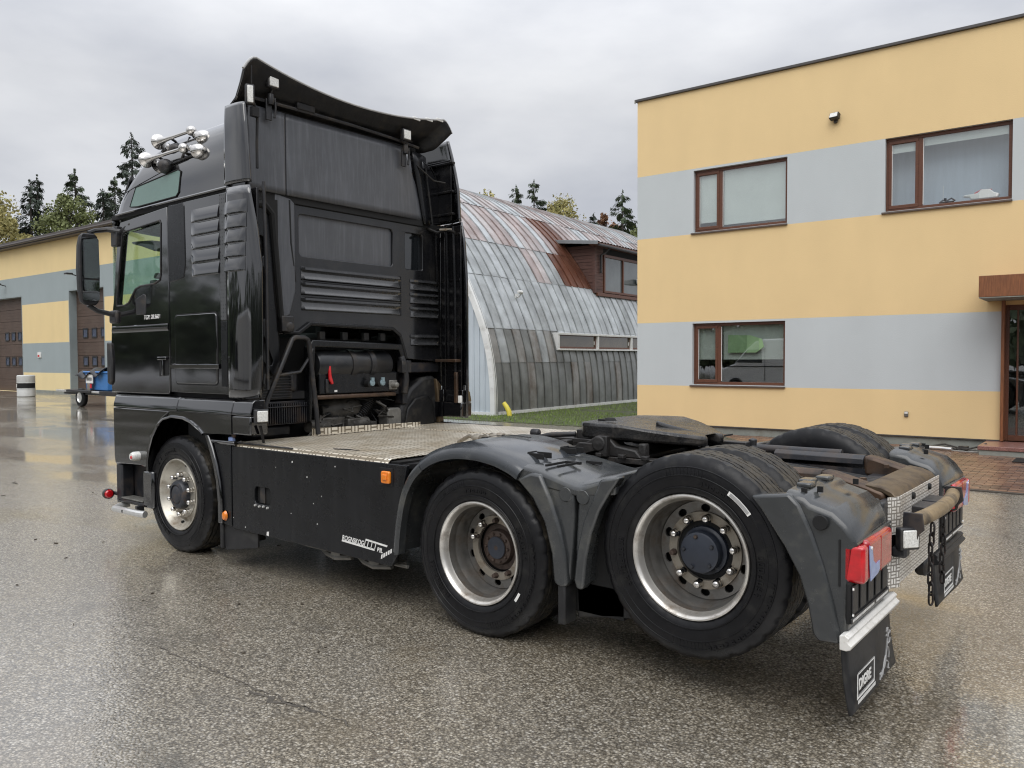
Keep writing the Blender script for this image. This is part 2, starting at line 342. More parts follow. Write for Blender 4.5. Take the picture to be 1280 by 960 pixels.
# ================================================================ GROUND
def asphalt():
    m = bpy.data.materials.new('wet_asphalt'); m.use_nodes = True; t = m.node_tree; p = t.nodes['Principled BSDF']; L = t.links.new
    tc = N(t, 'ShaderNodeTexCoord'); P = tc.outputs['Object']
    def noise(s, d=6, r=.6, src=None):
        n = N(t, 'ShaderNodeTexNoise'); n.inputs['Scale'].default_value = s; n.inputs['Detail'].default_value = d; n.inputs['Roughness'].default_value = r; L(src or P, n.inputs['Vector']); return n.outputs[0]
    def ramp(src, stops):
        r = N(t, 'ShaderNodeValToRGB'); e = r.color_ramp.elements
        while len(e) < len(stops): e.new(.5)
        for i, (q, c) in enumerate(stops): e[i].position = q; e[i].color = (*c, 1) if len(c) == 3 else c
        L(src, r.inputs[0]); return r.outputs[0]
    def mix(a, b, f, mode='MIX'):
        x = N(t, 'ShaderNodeMix'); x.data_type = 'RGBA'; x.blend_type = mode
        for i, v in ((6, a), (7, b), (0, f)):
            if isinstance(v, (int, float)): x.inputs[i].default_value = v
            elif isinstance(v, tuple): x.inputs[i].default_value = (*v, 1)
            else: L(v, x.inputs[i])
        return x.outputs[2]
    wn = noise(26, 2); add = N(t, 'ShaderNodeVectorMath'); add.operation = 'ADD'
    v1 = N(t, 'ShaderNodeTexVoronoi'); v1.inputs['Scale'].default_value = 78; L(P, v1.inputs[0])
    v2 = N(t, 'ShaderNodeTexVoronoi'); v2.inputs['Scale'].default_value = 150; L(P, v2.inputs[0])
    s1 = N(t, 'ShaderNodeSeparateXYZ'); L(v1.outputs['Color'], s1.inputs[0])
    s2 = N(t, 'ShaderNodeSeparateXYZ'); L(v2.outputs['Color'], s2.inputs[0])
    stone = ramp(s1.outputs[0], [(0, (.11,.094,.070)), (.30, (.27,.236,.182)), (.58, (.45,.402,.32)), (.82, (.64,.592,.50)), (1, (.86,.83,.76))])
    fine = ramp(s2.outputs[1], [(0, (.085,.072,.053)), (.6, (.27,.236,.18)), (1, (.60,.56,.47))])
    edge = ramp(v1.outputs['Distance'], [(.30, (1,1,1)), (.62, (.22,.21,.2))])
    c = mix(stone, fine, .5); c = mix(c, edge, .75, 'MULTIPLY')
    big = ramp(noise(.7, 7, .62), [(.3, (.86,.85,.83)), (.7, (1.12,1.09,1.03))])
    c = mix(c, big, 1.0, 'MULTIPLY')
    brown = ramp(noise(.75, 7, .62), [(.55, (0,0,0)), (.70, (1,1,1))])
    bm_ = N(t, 'ShaderNodeMath'); bm_.operation = 'MULTIPLY'; L(brown, bm_.inputs[0]); bm_.inputs[1].default_value = .45
    c = mix(c, (.17,.13,.075), bm_.outputs[0])
    dark = ramp(noise(1.1, 8, .66), [(.575, (0,0,0)), (.70, (1,1,1))])
    dm = N(t, 'ShaderNodeMath'); dm.operation = 'MULTIPLY'; L(dark, dm.inputs[0]); dm.inputs[1].default_value = .7
    c = mix(c, (.085,.075,.06), dm.outputs[0])
    L(c, p.inputs['Base Color'])
    # standing water in shallow dips
    ms = N(t, 'ShaderNodeMapping'); ms.inputs['Scale'].default_value = (.22, .6, 1); L(P, ms.inputs[0])
    w = noise(1, 5, .55, ms.outputs[0]); sp = N(t, 'ShaderNodeSeparateXYZ'); L(P, sp.inputs[0])
    far = N(t, 'ShaderNodeMapRange'); far.inputs['From Min'].default_value = 1.5; far.inputs['From Max'].default_value = -12; far.inputs['To Min'].default_value = -.045; far.inputs['To Max'].default_value = .085; L(sp.outputs[0], far.inputs[0])
    ad = N(t, 'ShaderNodeMath'); ad.operation = 'ADD'; L(w, ad.inputs[0]); L(far.outputs[0], ad.inputs[1])
    pud = ramp(ad.outputs[0], [(.485, (0,0,0)), (.60, (1,1,1))])
    film = N(t, 'ShaderNodeMapRange'); film.inputs['To Min'].default_value = .95; film.inputs['To Max'].default_value = 1.0; L(pud, film.inputs[0]); L(film.outputs[0], p.inputs['Coat Weight'])
    cr = N(t, 'ShaderNodeMapRange'); cr.inputs['To Min'].default_value = .15; cr.inputs['To Max'].default_value = .05; L(pud, cr.inputs[0]); L(cr.outputs[0], p.inputs['Coat Roughness'])
    p.inputs['Coat IOR'].default_value = 3.0
    rg = N(t, 'ShaderNodeMapRange'); rg.inputs['To Min'].default_value = .5; rg.inputs['To Max'].default_value = .3; L(pud, rg.inputs[0]); L(rg.outputs[0], p.inputs['Roughness'])
    inv = N(t, 'ShaderNodeMapRange'); inv.inputs['To Min'].default_value = 1; inv.inputs['To Max'].default_value = .12; L(pud, inv.inputs[0])
    b = N(t, 'ShaderNodeBump'); b.inputs['Distance'].default_value = .006; b.invert = True; L(v1.outputs['Distance'], b.inputs['Height']); L(inv.outputs[0], b.inputs['Strength']); L(b.outputs[0], p.inputs['Normal'])
    b2 = N(t, 'ShaderNodeBump'); b2.inputs['Distance'].default_value = .0010; b2.invert = True; L(v1.outputs['Distance'], b2.inputs['Height']); L(inv.outputs[0], b2.inputs['Strength']); L(b2.outputs[0], p.inputs['Coat Normal'])
    return m
M['asphalt'] = asphalt()
mb = MB(); mb.grid(lambda u, v: (-900+1800*u, -900+1800*v, 0), 12, 12); tag(mb.obj('asphalt_yard', 'asphalt', smooth=0), kind='structure')
# small raised litter of grit, leaves and twigs lying on the yard
M['litter'] = mat('dead_leaf', (.035, .025, .014), .6, var=.4, vs=40)
mb = MB(); random.seed(21)
for k in range(46):
    x, y = random.uniform(-6, 3.2), random.uniform(-4.3, .3) if k % 3 else random.uniform(-2.6, -1.5)
    a = random.uniform(0, 6.3); l = random.uniform(.008, .03)
    mb.prism([(x+l*math.cos(a), y+l*math.sin(a)), (x-l*.3*math.sin(a), y+l*.3*math.cos(a)), (x-l*math.cos(a), y-l*math.sin(a)), (x+l*.25*math.sin(a), y-l*.25*math.cos(a))], 'xy', .0005, .004+random.random()*.006)
tag(mb.obj('leaf_litter', 'litter', smooth=0), kind='stuff')

# paving in front of the office
WA = .0231; ca, sa = math.cos(WA), math.sin(WA)
pv = empty('brick_paving', (-2.9, 6.28, 0), None, WA); tag(pv, kind='structure')
M['sand'] = mat('joint_sand', (.05, .042, .034), .6, var=.3, vs=20)
M['paver'] = mat('red_paver', (.165, .088, .058), .36, coat=.35, crough=.15, var=.45, vs=1.3, bump=.15, bs=60, dirt=((.085, .062, .046), .4, 1.4))
M['paver_b'] = mat('dark_red_paver', (.105, .062, .045), .34, coat=.4, crough=.12, var=.4, vs=1.3, bump=.15, bs=60, dirt=((.07, .055, .042), .45, 1.6))
M['paver_c'] = mat('pale_red_paver', (.235, .135, .085), .38, coat=.3, crough=.15, var=.35, vs=1.3, bump=.15, bs=60, dirt=((.12, .09, .065), .4, 1.4))
mb = MB(); mb.box(0, 13, 0, 5.2, -.02, .006); mb.obj('paving_bed', 'sand', pv, smooth=0)
def pm(mname, sc):
    mb = MB(); mb.box(-.0955, .0955, -.0455, .0455, 0, .012); me = mb.mesh('brick', 0); me.materials.append(M[mname]); return me
PM = [pm('paver', 1), pm('paver_b', 1), pm('paver_c', 1)]
random.seed(4); allp = []
for j in range(50):
    for i in range(65):
        lx = .1+.2*i+(.1 if j % 2 else 0); ly = .055+.1*j
        if lx > 12.9: continue
        wx, wy = -2.9+lx*ca-ly*sa, 6.28+lx*sa+ly*ca
        d = Vector((wx, wy, .01))-Vector((6.4579, -4.7307, 1.6313)); z = d.dot(fw); px = 640+1003.9*d.dot(r2)/z; py = 480-1003.9*d.dot(u2)/z
        vis = 1120 < px < 1300 and 555 < py < 640
        allp.append((0 if vis else 1, d.length, lx, ly))
allp.sort()
stf = [MB(), MB(), MB()]
for k, (v, d, lx, ly) in enumerate(allp):
    c = random.choice((0, 0, 1, 2)) ; z = random.uniform(0, .003); 
    if k < 298:
        o = link('brick', PM[c], 'paver', pv); o.location = (lx, ly, .003+z); o.rotation_euler.z = random.uniform(-.012, .012)
    else: stf[c].box(lx-.0955, lx+.0955, ly-.0455, ly+.0455, .003, .015+z)
for c in range(3): tag(stf[c].obj('bricks', ('paver','paver_b','paver_c')[c], pv, smooth=0), kind='stuff')
mb = MB(); mb.box(-.08, 13, -.09, -.004, -.02, .014); mb.obj('edging', 'sand', pv, smooth=0)

# grass strip beside the hangar
M['soil'] = mat('grassy_soil', (.050, .060, .022), .8, var=.5, vs=4, bump=.4, bs=25)
M['grass'] = mat('grass_blades', (.16, .235, .045), .55, var=.5, vs=1.5)
M['concrete'] = mat('damp_concrete', (.26, .255, .235), .55, var=.25, vs=5, bump=.12, bs=40, dirt=((.12, .12, .105), .4, 3))
mb = MB(); mb.prism([(-12.5,11.2),(-2.96,11.25),(-2.96,24),(-8.6,24),(-8.3,12.9),(-12.5,12.9)], 'xy', -.05, .012); tag(mb.obj('grass_bed', 'soil', smooth=0), kind='structure')
random.seed(8); vs = []; fs = []
for k in range(26000):
    x, y = random.uniform(-12.4, -3.0), random.uniform(11.25, 23.5)
    if (x < -8.25-.03*(y-12.8) and y > 12.85): continue
    if y > 17 and random.random() < .5: continue
    if abs(y-16.2) < .5 and x > -7.5: continue
    h = random.uniform(.03, .085)*(1.4 if random.random() < .08 else 1); a = random.uniform(0, 6.3); w = .006+.004*random.random(); bx, by = random.uniform(-.03,.03), random.uniform(-.03,.03)
    i = len(vs); vs += [(x-w*math.cos(a), y-w*math.sin(a), .01), (x+w*math.cos(a), y+w*math.sin(a), .01), (x+bx*.5, y+by*.5, .01+h*.6), (x+bx, y+by, .01+h)]
    fs += [(i, i+1, i+2), (i+1, i+3, i+2)]
me = bpy.data.meshes.new('grass'); me.from_pydata(vs, [], fs); tag(link('grass', me, 'grass'), kind='stuff')

# ================================================================ OFFICE BUILDING
def banded(name, bands, bump=.12):
    """painted render: real paint colours change at fixed heights"""
    m = bpy.data.materials.new(name); m.use_nodes = True; t = m.node_tree; p = t.nodes['Principled BSDF']; L = t.links.new
    tc = N(t, 'ShaderNodeTexCoord'); s = N(t, 'ShaderNodeSeparateXYZ'); L(tc.outputs['Object'], s.inputs[0]); cur = None
    for z, c in bands:
        if cur is None: cur = c; continue
        g = N(t, 'ShaderNodeMath'); g.operation = 'GREATER_THAN'; L(s.outputs[2], g.inputs[0]); g.inputs[1].default_value = z
        x = N(t, 'ShaderNodeMix'); x.data_type = 'RGBA'; L(g.outputs[0], x.inputs[0])
        if isinstance(cur, tuple): x.inputs[6].default_value = (*cur, 1)
        else: L(cur, x.inputs[6])
        x.inputs[7].default_value = (*c, 1); cur = x.outputs[2]
    n = N(t, 'ShaderNodeTexNoise'); n.inputs['Scale'].default_value = .8; n.inputs['Detail'].default_value = 8; n.inputs['Roughness'].default_value = .65; L(tc.outputs['Object'], n.inputs[0])
    mp = N(t, 'ShaderNodeMapping'); mp.inputs['Scale'].default_value = (1.6, 1.6, .5); L(tc.outputs['Object'], mp.inputs[0])
    n3 = N(t, 'ShaderNodeTexNoise'); n3.inputs['Scale'].default_value = 1; n3.inputs['Detail'].default_value = 5; L(mp.outputs[0], n3.inputs[0])
    av = N(t, 'ShaderNodeMath'); av.operation = 'ADD'; L(n.outputs[0], av.inputs[0]); L(n3.outputs[0], av.inputs[1])
    r = N(t, 'ShaderNodeMapRange'); r.inputs['From Min'].default_value = .65; r.inputs['From Max'].default_value = 1.35; r.inputs['To Min'].default_value = .955; r.inputs['To Max'].default_value = 1.035; L(av.outputs[0], r.inputs[0])
    mu = N(t, 'ShaderNodeMix'); mu.data_type = 'RGBA'; mu.blend_type = 'MULTIPLY'; mu.inputs[0].default_value = 1; L(cur, mu.inputs[6]); L(r.outputs[0], mu.inputs[7]); L(mu.outputs[2], p.inputs['Base Color'])
    n2 = N(t, 'ShaderNodeTexNoise'); n2.inputs['Scale'].default_value = 55; n2.inputs['Detail'].default_value = 4; L(tc.outputs['Object'], n2.inputs[0])
    b = N(t, 'ShaderNodeBump'); b.inputs['Strength'].default_value = bump; b.inputs['Distance'].default_value = .02; L(n2.outputs[0], b.inputs['Height']); L(b.outputs[0], p.inputs['Normal'])
    p.inputs['Roughness'].default_value = .75; return m
YEL = (.80, .60, .315); GRY = (.535, .575, .585)
M['office_wall'] = banded('banded_office_render', [(0, YEL), (1.03, GRY), (2.42, YEL), (4.305, GRY), (5.70, YEL)])
M['brown_frame'] = mat('brown_window_frame', (.115, .043, .022), .4, var=.25, vs=14, stretch=(1,1,6))
M['sill'] = mat('brown_sill', (.105, .078, .062), .4, var=.1, vs=9)
M['cap_dark'] = mat('dark_parapet_cap', (.075, .07, .068), .42, var=.15, vs=5)
M['plinth'] = mat('grey_green_plinth', (.26, .275, .245), .6, var=.25, vs=3, bump=.12, bs=40, dirt=((.16,.15,.12), .35, 3))
M['blind'] = mat('roller_blind', (.74, .80, .77), .7, var=.04, vs=3)
M['room'] = mat('room_wall', (.30, .31, .30), .8, var=.2, vs=.8)
M['room_dark'] = mat('room_dark', (.05, .05, .05), .8)
M['corten'] = mat('rust_brown_cladding', (.215, .082, .032), .45, var=.3, vs=9, stretch=(6,6,.6), dirt=((.15,.055,.022), .4, 6))
M['granite'] = mat('red_granite', (.235, .115, .095), .35, coat=.3, var=.6, vs=90, vdet=2)
OB = empty('office_building', (-2.713, 11.292, 0), None, WA); tag(OB, 'two storey yellow and grey banded office building with brown framed windows', 'building')
def U(x): return (x+2.713)/ca
wins = [(U(-1.355), U(.655), 4.335, 5.655), (U(2.475), U(4.50), 4.345, 5.70), (U(-1.372), U(.632), 1.06, 2.378)]
dr = (U(4.425), U(6.6), .17, 2.53)
H0 = 7.375; WT = .32
mb = MB(); holes = [[(a,c),(b,c),(b,d),(a,d)] for a, b, c, d in wins+[dr]]+[[(9.6,4.34),(11.6,4.34),(11.6,5.68),(9.6,5.68)]]
mb.prism([(0,.17),(14.5,.17),(14.5,H0),(0,H0)], 'xz', 0, WT, holes); mb.obj('front_wall', 'office_wall', OB, smooth=0)
mb = MB(); mb.box(0,WT,WT+.002,10,.17,H0); mb.box(14.2,14.5,WT+.002,10,.17,H0); mb.box(.32,14.2,9.7,10,.17,H0); mb.obj('side_wall', 'office_wall', OB, smooth=0)
mb = MB(); mb.box(.3,14.2,.33,9.7,6.8,6.9); mb.box(.3,14.2,.33,9.7,3.1,3.2); mb.obj('floor_slab', 'room', OB, smooth=0)
mb = MB(); mb.box(.33,14.1,3.2,3.3,.0,6.8); mb.obj('inner_wall', 'room', OB, smooth=0)
mb = MB(); mb.box(-.045,14.55,-.05,WT+.03,H0+.004,H0+.055); mb.obj('parapet_cap', 'cap_dark', OB, bevel=.004)
mb = MB(); mb.box(-.05,-.03,-.055,-.035,7.34,H0+.05); mb.box(.02,14.5,.03,WT,-.05,.165); 
mb.obj('plinth', 'plinth', OB, smooth=0)
mb = MB(); mb.box(-.01,7.15,-.012,.03,.166,.186); mb.obj('drip_edge', 'cap_dark', OB)
def window(a, b, c, d, blind, i, split=.285):
    w = empty('window', ((a+b)/2, .085, (c+d)/2), OB); hx, hz = (b-a)/2, (d-c)/2; f = .062
    mb = MB(); m1 = -hx+2*hx*split
    mb.box(-hx,hx,0,.07,-hz,-hz+f); mb.box(-hx,hx,0,.07,hz-f,hz); mb.box(-hx,-hx+f,.001,.069,-hz+f,hz-f); mb.box(hx-f,hx,.001,.069,-hz+f,hz-f); mb.box(m1-.045,m1+.045,.001,.069,-hz+f,hz-f)
    # sash of the narrow light stands proud
    x0, x1 = -hx+f*.75, m1-.03; g = .05
    mb.box(x0,x1,-.014,.05,-hz+f*.8,-hz+f+g); mb.box(x0,x1,-.014,.05,hz-f-g,hz-f*.8); mb.box(x0,x0+g,-.013,.049,-hz+f+g,hz-f-g); mb.box(x1-g,x1,-.013,.049,-hz+f+g,hz-f-g)
    mb.obj('window_frame', 'brown_frame', w, bevel=.006)
    mb = MB(); mb.box(x0+g,x1-g,.022,.028,-hz+f+g,hz-f-g); mb.obj('pane', 'glass', w, smooth=0)
    mb = MB(); mb.box(m1+.045,hx-f,.022,.028,-hz+f,hz-f); mb.obj('pane', 'glass', w, smooth=0)
    mb = MB(); mb.box(-hx-.05,hx+.01,-.125,.0,-hz-.045,-hz-.012); mb.obj('sill', 'sill', w, bevel=.004)
    mb = MB(); e = .012
    for q in ((x0+g,x1-g),(m1+.045,hx-f)): mb.box(q[0],q[0]+e,.014,.021,-hz+f+.02,hz-f-.02)
    mb.obj('glazing_bead', 'white', w)
    if blind == 'full':
        mb = MB(); mb.box(x0+.02,x1-.02,.055,.058,-hz+.2,hz-.05); mb.box(m1+.06,hx-f-.01,.055,.058,-hz+f+.055,hz-.05); mb.obj('roller_blind', 'blind', w, smooth=0)
    if blind == 'part':
        mb = MB(); mb.box(x0+.02,x1-.02,.055,.058,hz-.27,hz-.05); mb.box(m1+.06,hx-f-.01,.055,.058,hz-.21,hz-.05); mb.obj('roller_blind', 'blind', w, smooth=0)
        mb = MB(); mb.box(-hx+.03,hx-.03,.36,.363,-hz,hz); mb.obj('net_curtain', 'curtain', w, smooth=0)
    if blind == 'half':
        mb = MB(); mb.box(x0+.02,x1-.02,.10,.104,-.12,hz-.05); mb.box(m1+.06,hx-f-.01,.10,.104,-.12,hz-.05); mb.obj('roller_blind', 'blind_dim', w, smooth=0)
    return w
M['curtain'] = mat('net_curtain', (.50, .57, .66), .8, var=.08, vs=2, stretch=(5,5,.5))
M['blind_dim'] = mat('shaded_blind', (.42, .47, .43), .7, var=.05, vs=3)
kinds = ('full', 'part', 'half')
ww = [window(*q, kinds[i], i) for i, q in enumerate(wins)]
window(9.6, 11.6, 4.34, 5.68, 'full', 3)
# green board added to stand for the lower window's reflection; things on the sills
M['green_reflection'] = mat('green_reflection', (.22, .35, .18), .5, var=.1, vs=3)
mb = MB(); mb.prism([(0,0),(.62,0),(.78,.12),(.74,.28),(.5,.36),(0,.38)], 'xz', 0, .012); o = mb.obj('green_reflection_board', 'green_reflection', bevel=.003); o.location = (-.62, 11.463, 1.74); tag(o, 'added green rounded board standing for a reflection in the ground floor window', 'board')
mb = MB(); mb.prism([(0,0),(.42,0),(.44,.07),(.36,.10),(.30,.16),(.16,.17),(.10,.11),(-.10,.10),(-.13,.07),(-.02,.05)], 'xz', 0, .12); o = mb.obj('toy_plane', 'white', bevel=.02); o.location = (3.86, 11.56, 4.415); tag(o, 'white and red toy lying on the upper right window ledge', 'toy')
mb = MB(); mb.tube([(.05,.06,.115),(.16,.06,.165),(.32,.06,.155)], .014, 6); mb.obj('red_stripe', 'red_plastic', o)
mb = MB(); mb.tube([(0,0,.0),(.06,0,.05),(.12,0,.03),(.2,0,.07),(.26,0,.02)], .018, 6); mb.box(.02,.24,-.03,.03,0,.02); mb.box(.08,.12,-.03,.03,.03,.08); o = mb.obj('desk_ornament', 'hub', bevel=.004); o.location = (3.36, 11.56, 4.415); tag(o, 'small dark ornament lying on the upper right window ledge', 'ornament')
mb = MB(); mb.tube([(0,0,0),(.0,0,.28)], .005, 6); o = mb.obj('thin_rod', 'alu'); o.location = (3.42,11.58,4.45); tag(o, 'thin pale rod standing on the upper right window ledge', 'rod')
# door, canopy and step
dw = empty('entrance_door', ((dr[0]+dr[1])/2, .10, .17), OB)
hx = (dr[1]-dr[0])/2
mb = MB(); mb.box(-hx,-hx+.06,0,.08,0,2.36); mb.box(hx-.06,hx,0,.08,0,2.36); mb.box(-hx+.06,hx-.06,0,.08,2.27,2.36); mb.box(-hx+.06,hx-.06,0,.08,0,.10); mb.box(-hx+.17,-hx+.20,.001,.05,.10,2.27); mb.box(-.05,.05,.001,.08,.10,2.27); mb.obj('door_frame', 'brown_frame', dw, bevel=.005)
mb = MB(); mb.box(-hx+.06,-hx+.17,.03,.036,.1,2.27); mb.box(-hx+.20,-.05,.03,.036,.1,2.27); mb.box(.05,hx-.06,.03,.036,.1,2.27); mb.obj('door_glass', 'glass', dw, smooth=0)
mb = MB(); mb.box(-hx+.06,hx,-.02,.05,-.018,-.001); mb.obj('threshold', 'white', dw)
mb = MB()
for q in range(7): mb.box(-hx+.25,hx-.1,.7,.73,.95+.09*q,.99+.09*q)
mb.obj('radiator', 'white', dw)
mb = MB(); mb.box(-hx+.1,hx,.9,.92,0,2.5); mb.obj('lobby_screen', 'room_dark', dw)
mb = MB(); mb.box(U(4.385),U(4.435),-.12,.05,.175,2.62); mb.obj('door_post', 'corten', OB, bevel=.004)
mb = MB(); mb.box(U(4.15),U(7.2),-1.0,-.002,2.615,2.965); mb.obj('canopy', 'corten', OB, bevel=.006)
mb = MB(); mb.box(U(4.155),U(7.2),-.995,-.003,2.60,2.614); mb.obj('canopy_soffit', 'plinth', OB, smooth=0)
mb = MB(); mb.box(U(4.17),U(7.2),-1.05,.02,.10,.165); mb.obj('door_step', 'granite', OB, bevel=.008)
mb = MB(); mb.box(U(4.19),U(7.2),-1.03,-.01,.0,.099); mb.obj('step_base', 'plinth', OB, smooth=0)
fl_ = empty('floodlight', (U(1.585), -.06, 6.253), OB); fl_.rotation_euler = (R(-22), 0, R(-12))
mb = MB(); mb.box(-.09,.09,-.07,.03,-.06,.06); mb.obj('lamp_body', 'steel_dark', fl_, bevel=.012)
mb = MB(); mb.box(-.075,.075,-.076,-.07,-.045,.045); mb.obj('lamp_glass', 'lens_clear', fl_)
mb = MB(); mb.box(-.03,.03,.03,.075,-.10,-.02); mb.obj('lamp_bracket', 'steel_dark', fl_, bevel=.005)
mb = MB(); mb.box(U(2.886)-.035,U(2.886)+.035,-.03,.0,.53,.63); mb.obj('outdoor_socket', 'alu_worn', OB, bevel=.012)
mb = MB(); mb.box(U(2.886)-.028,U(2.886)+.028,-.038,-.03,.585,.622); mb.obj('socket_lid', 'lens_clear', OB, bevel=.006)

# ================================================================ GARAGE BUILDING
GA = .02
GB = empty('garage_building', (-46, 11.98, 0), None, GA); tag(GB, 'long yellow and grey workshop building with brown sectional garage doors', 'building')
gx = lambda x: (x+46)/math.cos(GA)
M['garage_wall'] = banded('banded_garage_render', [(0, (.80,.66,.37)), (1.02, (.31,.36,.37)), (2.52, (.78,.61,.32)), (4.52, (.31,.36,.37)), (5.98, (.78,.61,.32))])
doors = [(gx(-42.9-2.2), gx(-39.75), 0, 4.98), (gx(-34.35-.0), gx(-30.9), 0, 4.98)]
mb = MB(); mb.prism([(0,.0),(30,.0),(30,7.5),(0,7.5)], 'xz', 0, .3, [[(a,.001),(b,.001),(b,d),(a,d)] for a, b, c, d in doors]); mb.obj('front_wall', 'garage_wall', GB, smooth=0)
mb = MB(); mb.box(29.7,30,.31,14,0,7.5); mb.box(0,.3,.31,14,0,7.5); mb.obj('side_wall', 'garage_wall', GB, smooth=0)
# deep reveals painted grey
M['reveal'] = mat('grey_reveal', (.27, .315, .325), .7, var=.12, vs=1)
mb = MB()
for a, b, c, d in doors: mb = MB(); mb.box(a-.05,a+.015,-.004,.42,0,d); mb.box(b-.015,b+.05,-.004,.42,0,d); mb.box(a+.015,b-.015,-.004,.42,d-.015,d+.05); mb.obj('door_reveal', 'reveal', GB, smooth=0)
M['gdoor'] = mat('brown_sectional_door', (.088, .058, .044), .5, var=.18, vs=1.2, dirt=((.12,.09,.07), .3, 1))
M['door_window_'] = mat('door_window', (.085, .10, .15), .2, coat=.5, var=.3, vs=1.4)
def gdoor(a, b, d, wx):
    g = empty('garage_door', ((a+b)/2, .34, 0), GB); hx = (b-a)/2; n = 8; h = d/n
    for k in range(n):
        mb = MB(); mb.box(-hx,hx,0,.05,k*h+.008,(k+1)*h-.008)
        for q in range(1, 4): mb.box(-hx,hx,-.006,.0,k*h+h*q/4-.012,k*h+h*q/4+.012)
        mb.obj('door_panel', 'gdoor', g, bevel=.004)
    mb = MB(); mb.box(-hx,hx,.03,.06,0,d); mb.obj('door_backing', 'hole', g)
    for z in (1.59, 2.93):
        for x in wx:
            w = empty('door_window', (x, -.012, z), g)
            mb = MB(); mb.prism(rrect(-.25,.25,-.24,.24,.03), 'xz', -.02, .012, [rrect(-.19,.19,-.18,.18,.03)]); mb.obj('window_frame', 'steel_dark', w)
            mb = MB(); mb.box(-.19,.19,-.004,.004,-.18,.18); mb.obj('pane', 'door_window_', w)
    return g
c2 = (doors[1][0]+doors[1][1])/2
gdoor(*doors[1][:2], 4.98, [gx(-33.86+.42)-c2+k*.89 for k in (0,1,2)])
c1 = (doors[0][0]+doors[0][1])/2
gdoor(*doors[0][:2], 4.98, [gx(-42.1+.4)-c1+k*.83 for k in (-1,0,1)])
M['fascia'] = mat('brown_roof_edge', (.062, .05, .044), .45, var=.15, vs=2)
mb = MB(); mb.box(-.3,30.3,-.35,.0,7.5,7.80); mb.box(-.3,30.3,.0,14,7.62,7.80); mb.obj('roof_edge', 'fascia', GB, bevel=.01)
mb = MB(); mb.tube([(-.3,-.42,7.62),(30.3,-.42,7.62)], .07, 8); mb.obj('gutter', 'fascia', GB)
mb = MB(); mb.box(gx(-30.9),gx(-30.3),2.0,2.6,7.8,8.4); mb.obj('roof_vent', 'fascia', GB, bevel=.02)
for x in (gx(-41.7), gx(-33.4)):
    L_ = empty('wall_lamp', (x, -.02, 5.62), GB); 
    mb = MB(); mb.tube([(0,.02,0),(0,-.3,.08)], .03, 6); mb.box(-.14,.14,-.55,-.25,.04,.12); mb.obj('lamp_arm', 'steel_dark', L_, bevel=.02)
    mb = MB(); mb.box(-.1,.1,-.53,-.28,.03,.04); mb.obj('lamp_glass', 'lens_clear', L_)
mb = MB(); mb.box(gx(-37.85),gx(-37.5),-.06,0,1.78,2.05); mb.obj('notice', 'white', GB, bevel=.01)
mb = MB(); mb.box(gx(-37.8),gx(-37.6),-.066,-.06,1.82,1.92); mb.obj('notice_mark', 'red_plastic', GB)
mb = MB(); mb.box(gx(-39.7),gx(-34.4),-.03,0,0,.14); mb.obj('plinth', 'plinth', GB)

# ================================================================ ARCHED HANGAR
HY = .045
HB = empty('arched_hangar', (-8.20, 12.85, 0), None, HY); tag(HB, 'weathered arched metal hangar with rusty ribbed roof and wooden dormer', 'hangar')
# profile of the arch measured inwards from the foot: (inset, height)
AP = [(0,0),(0,.45),(.015,.85),(.05,1.2),(.11,1.6),(.20,2.0),(.32,2.42),(.47,2.82),(.66,3.25),(.88,3.7),(1.14,4.2),(1.45,4.72),(1.82,5.25),(2.25,5.8),(2.75,6.32),(3.35,6.85),(4.1,7.36),(5.0,7.80),(6.0,8.10),(7.2,8.22)]
acc = [0]
for p, q in zip(AP, AP[1:]): acc.append(acc[-1]+math.hypot(q[0]-p[0], q[1]-p[1]))
def ap(s):
    s = max(0, min(acc[-1], s))
    for i in range(len(AP)-1):
        if s <= acc[i+1]+1e-9: f = (s-acc[i])/(acc[i+1]-acc[i]); a, b = AP[i], AP[i+1]; return (a[0]+(b[0]-a[0])*f, a[1]+(b[1]-a[1])*f, b[0]-a[0], b[1]-a[1], acc[i+1]-acc[i])
def s_of(z):
    for i in range(len(AP)-1):
        if AP[i][1] <= z <= AP[i+1][1]: return acc[i]+(z-AP[i][1])/(AP[i+1][1]-AP[i][1])*(acc[i+1]-acc[i])
def hp(s, y, off=0):
    x, z, dx, dz, l = ap(s); return (-x+off*dz/l, y, z+off*dx/l)
def sheetmat(name, col, d1, d2):
    return mat(name, col, .42, metal=.45, var=.28, vs=1.6, dirt=(d1, .42, .9), streak=(d2, .55, 7), rvar=.1, bump=.12, bs=7)
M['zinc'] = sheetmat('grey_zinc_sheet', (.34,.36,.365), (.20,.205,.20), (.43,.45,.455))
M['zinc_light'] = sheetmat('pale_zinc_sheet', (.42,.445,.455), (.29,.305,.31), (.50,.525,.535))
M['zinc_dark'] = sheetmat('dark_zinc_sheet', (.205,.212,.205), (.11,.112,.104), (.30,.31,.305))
M['zinc_stain'] = sheetmat('stained_zinc_sheet', (.27,.265,.25), (.11,.075,.05), (.36,.365,.36))
M['red_sheet'] = sheetmat('faded_red_sheet', (.34,.285,.272), (.40,.395,.39), (.21,.135,.12))
M['pink_sheet'] = sheetmat('pale_pink_sheet', (.43,.395,.385), (.47,.465,.46), (.27,.20,.185))
M['rust_sheet'] = sheetmat('rusted_sheet', (.135,.052,.030), (.07,.028,.02), (.22,.125,.085))
LEN = 17; PW = .42
s_z = [s_of(0.06), s_of(1.52), s_of(2.52), s_of(4.15), s_of(5.35), s_of(6.85), acc[-1]]
random.seed(12)
dorm = (7.3, 14.2)      # dormer span along the hangar
wspan = (3.45, 13.5)
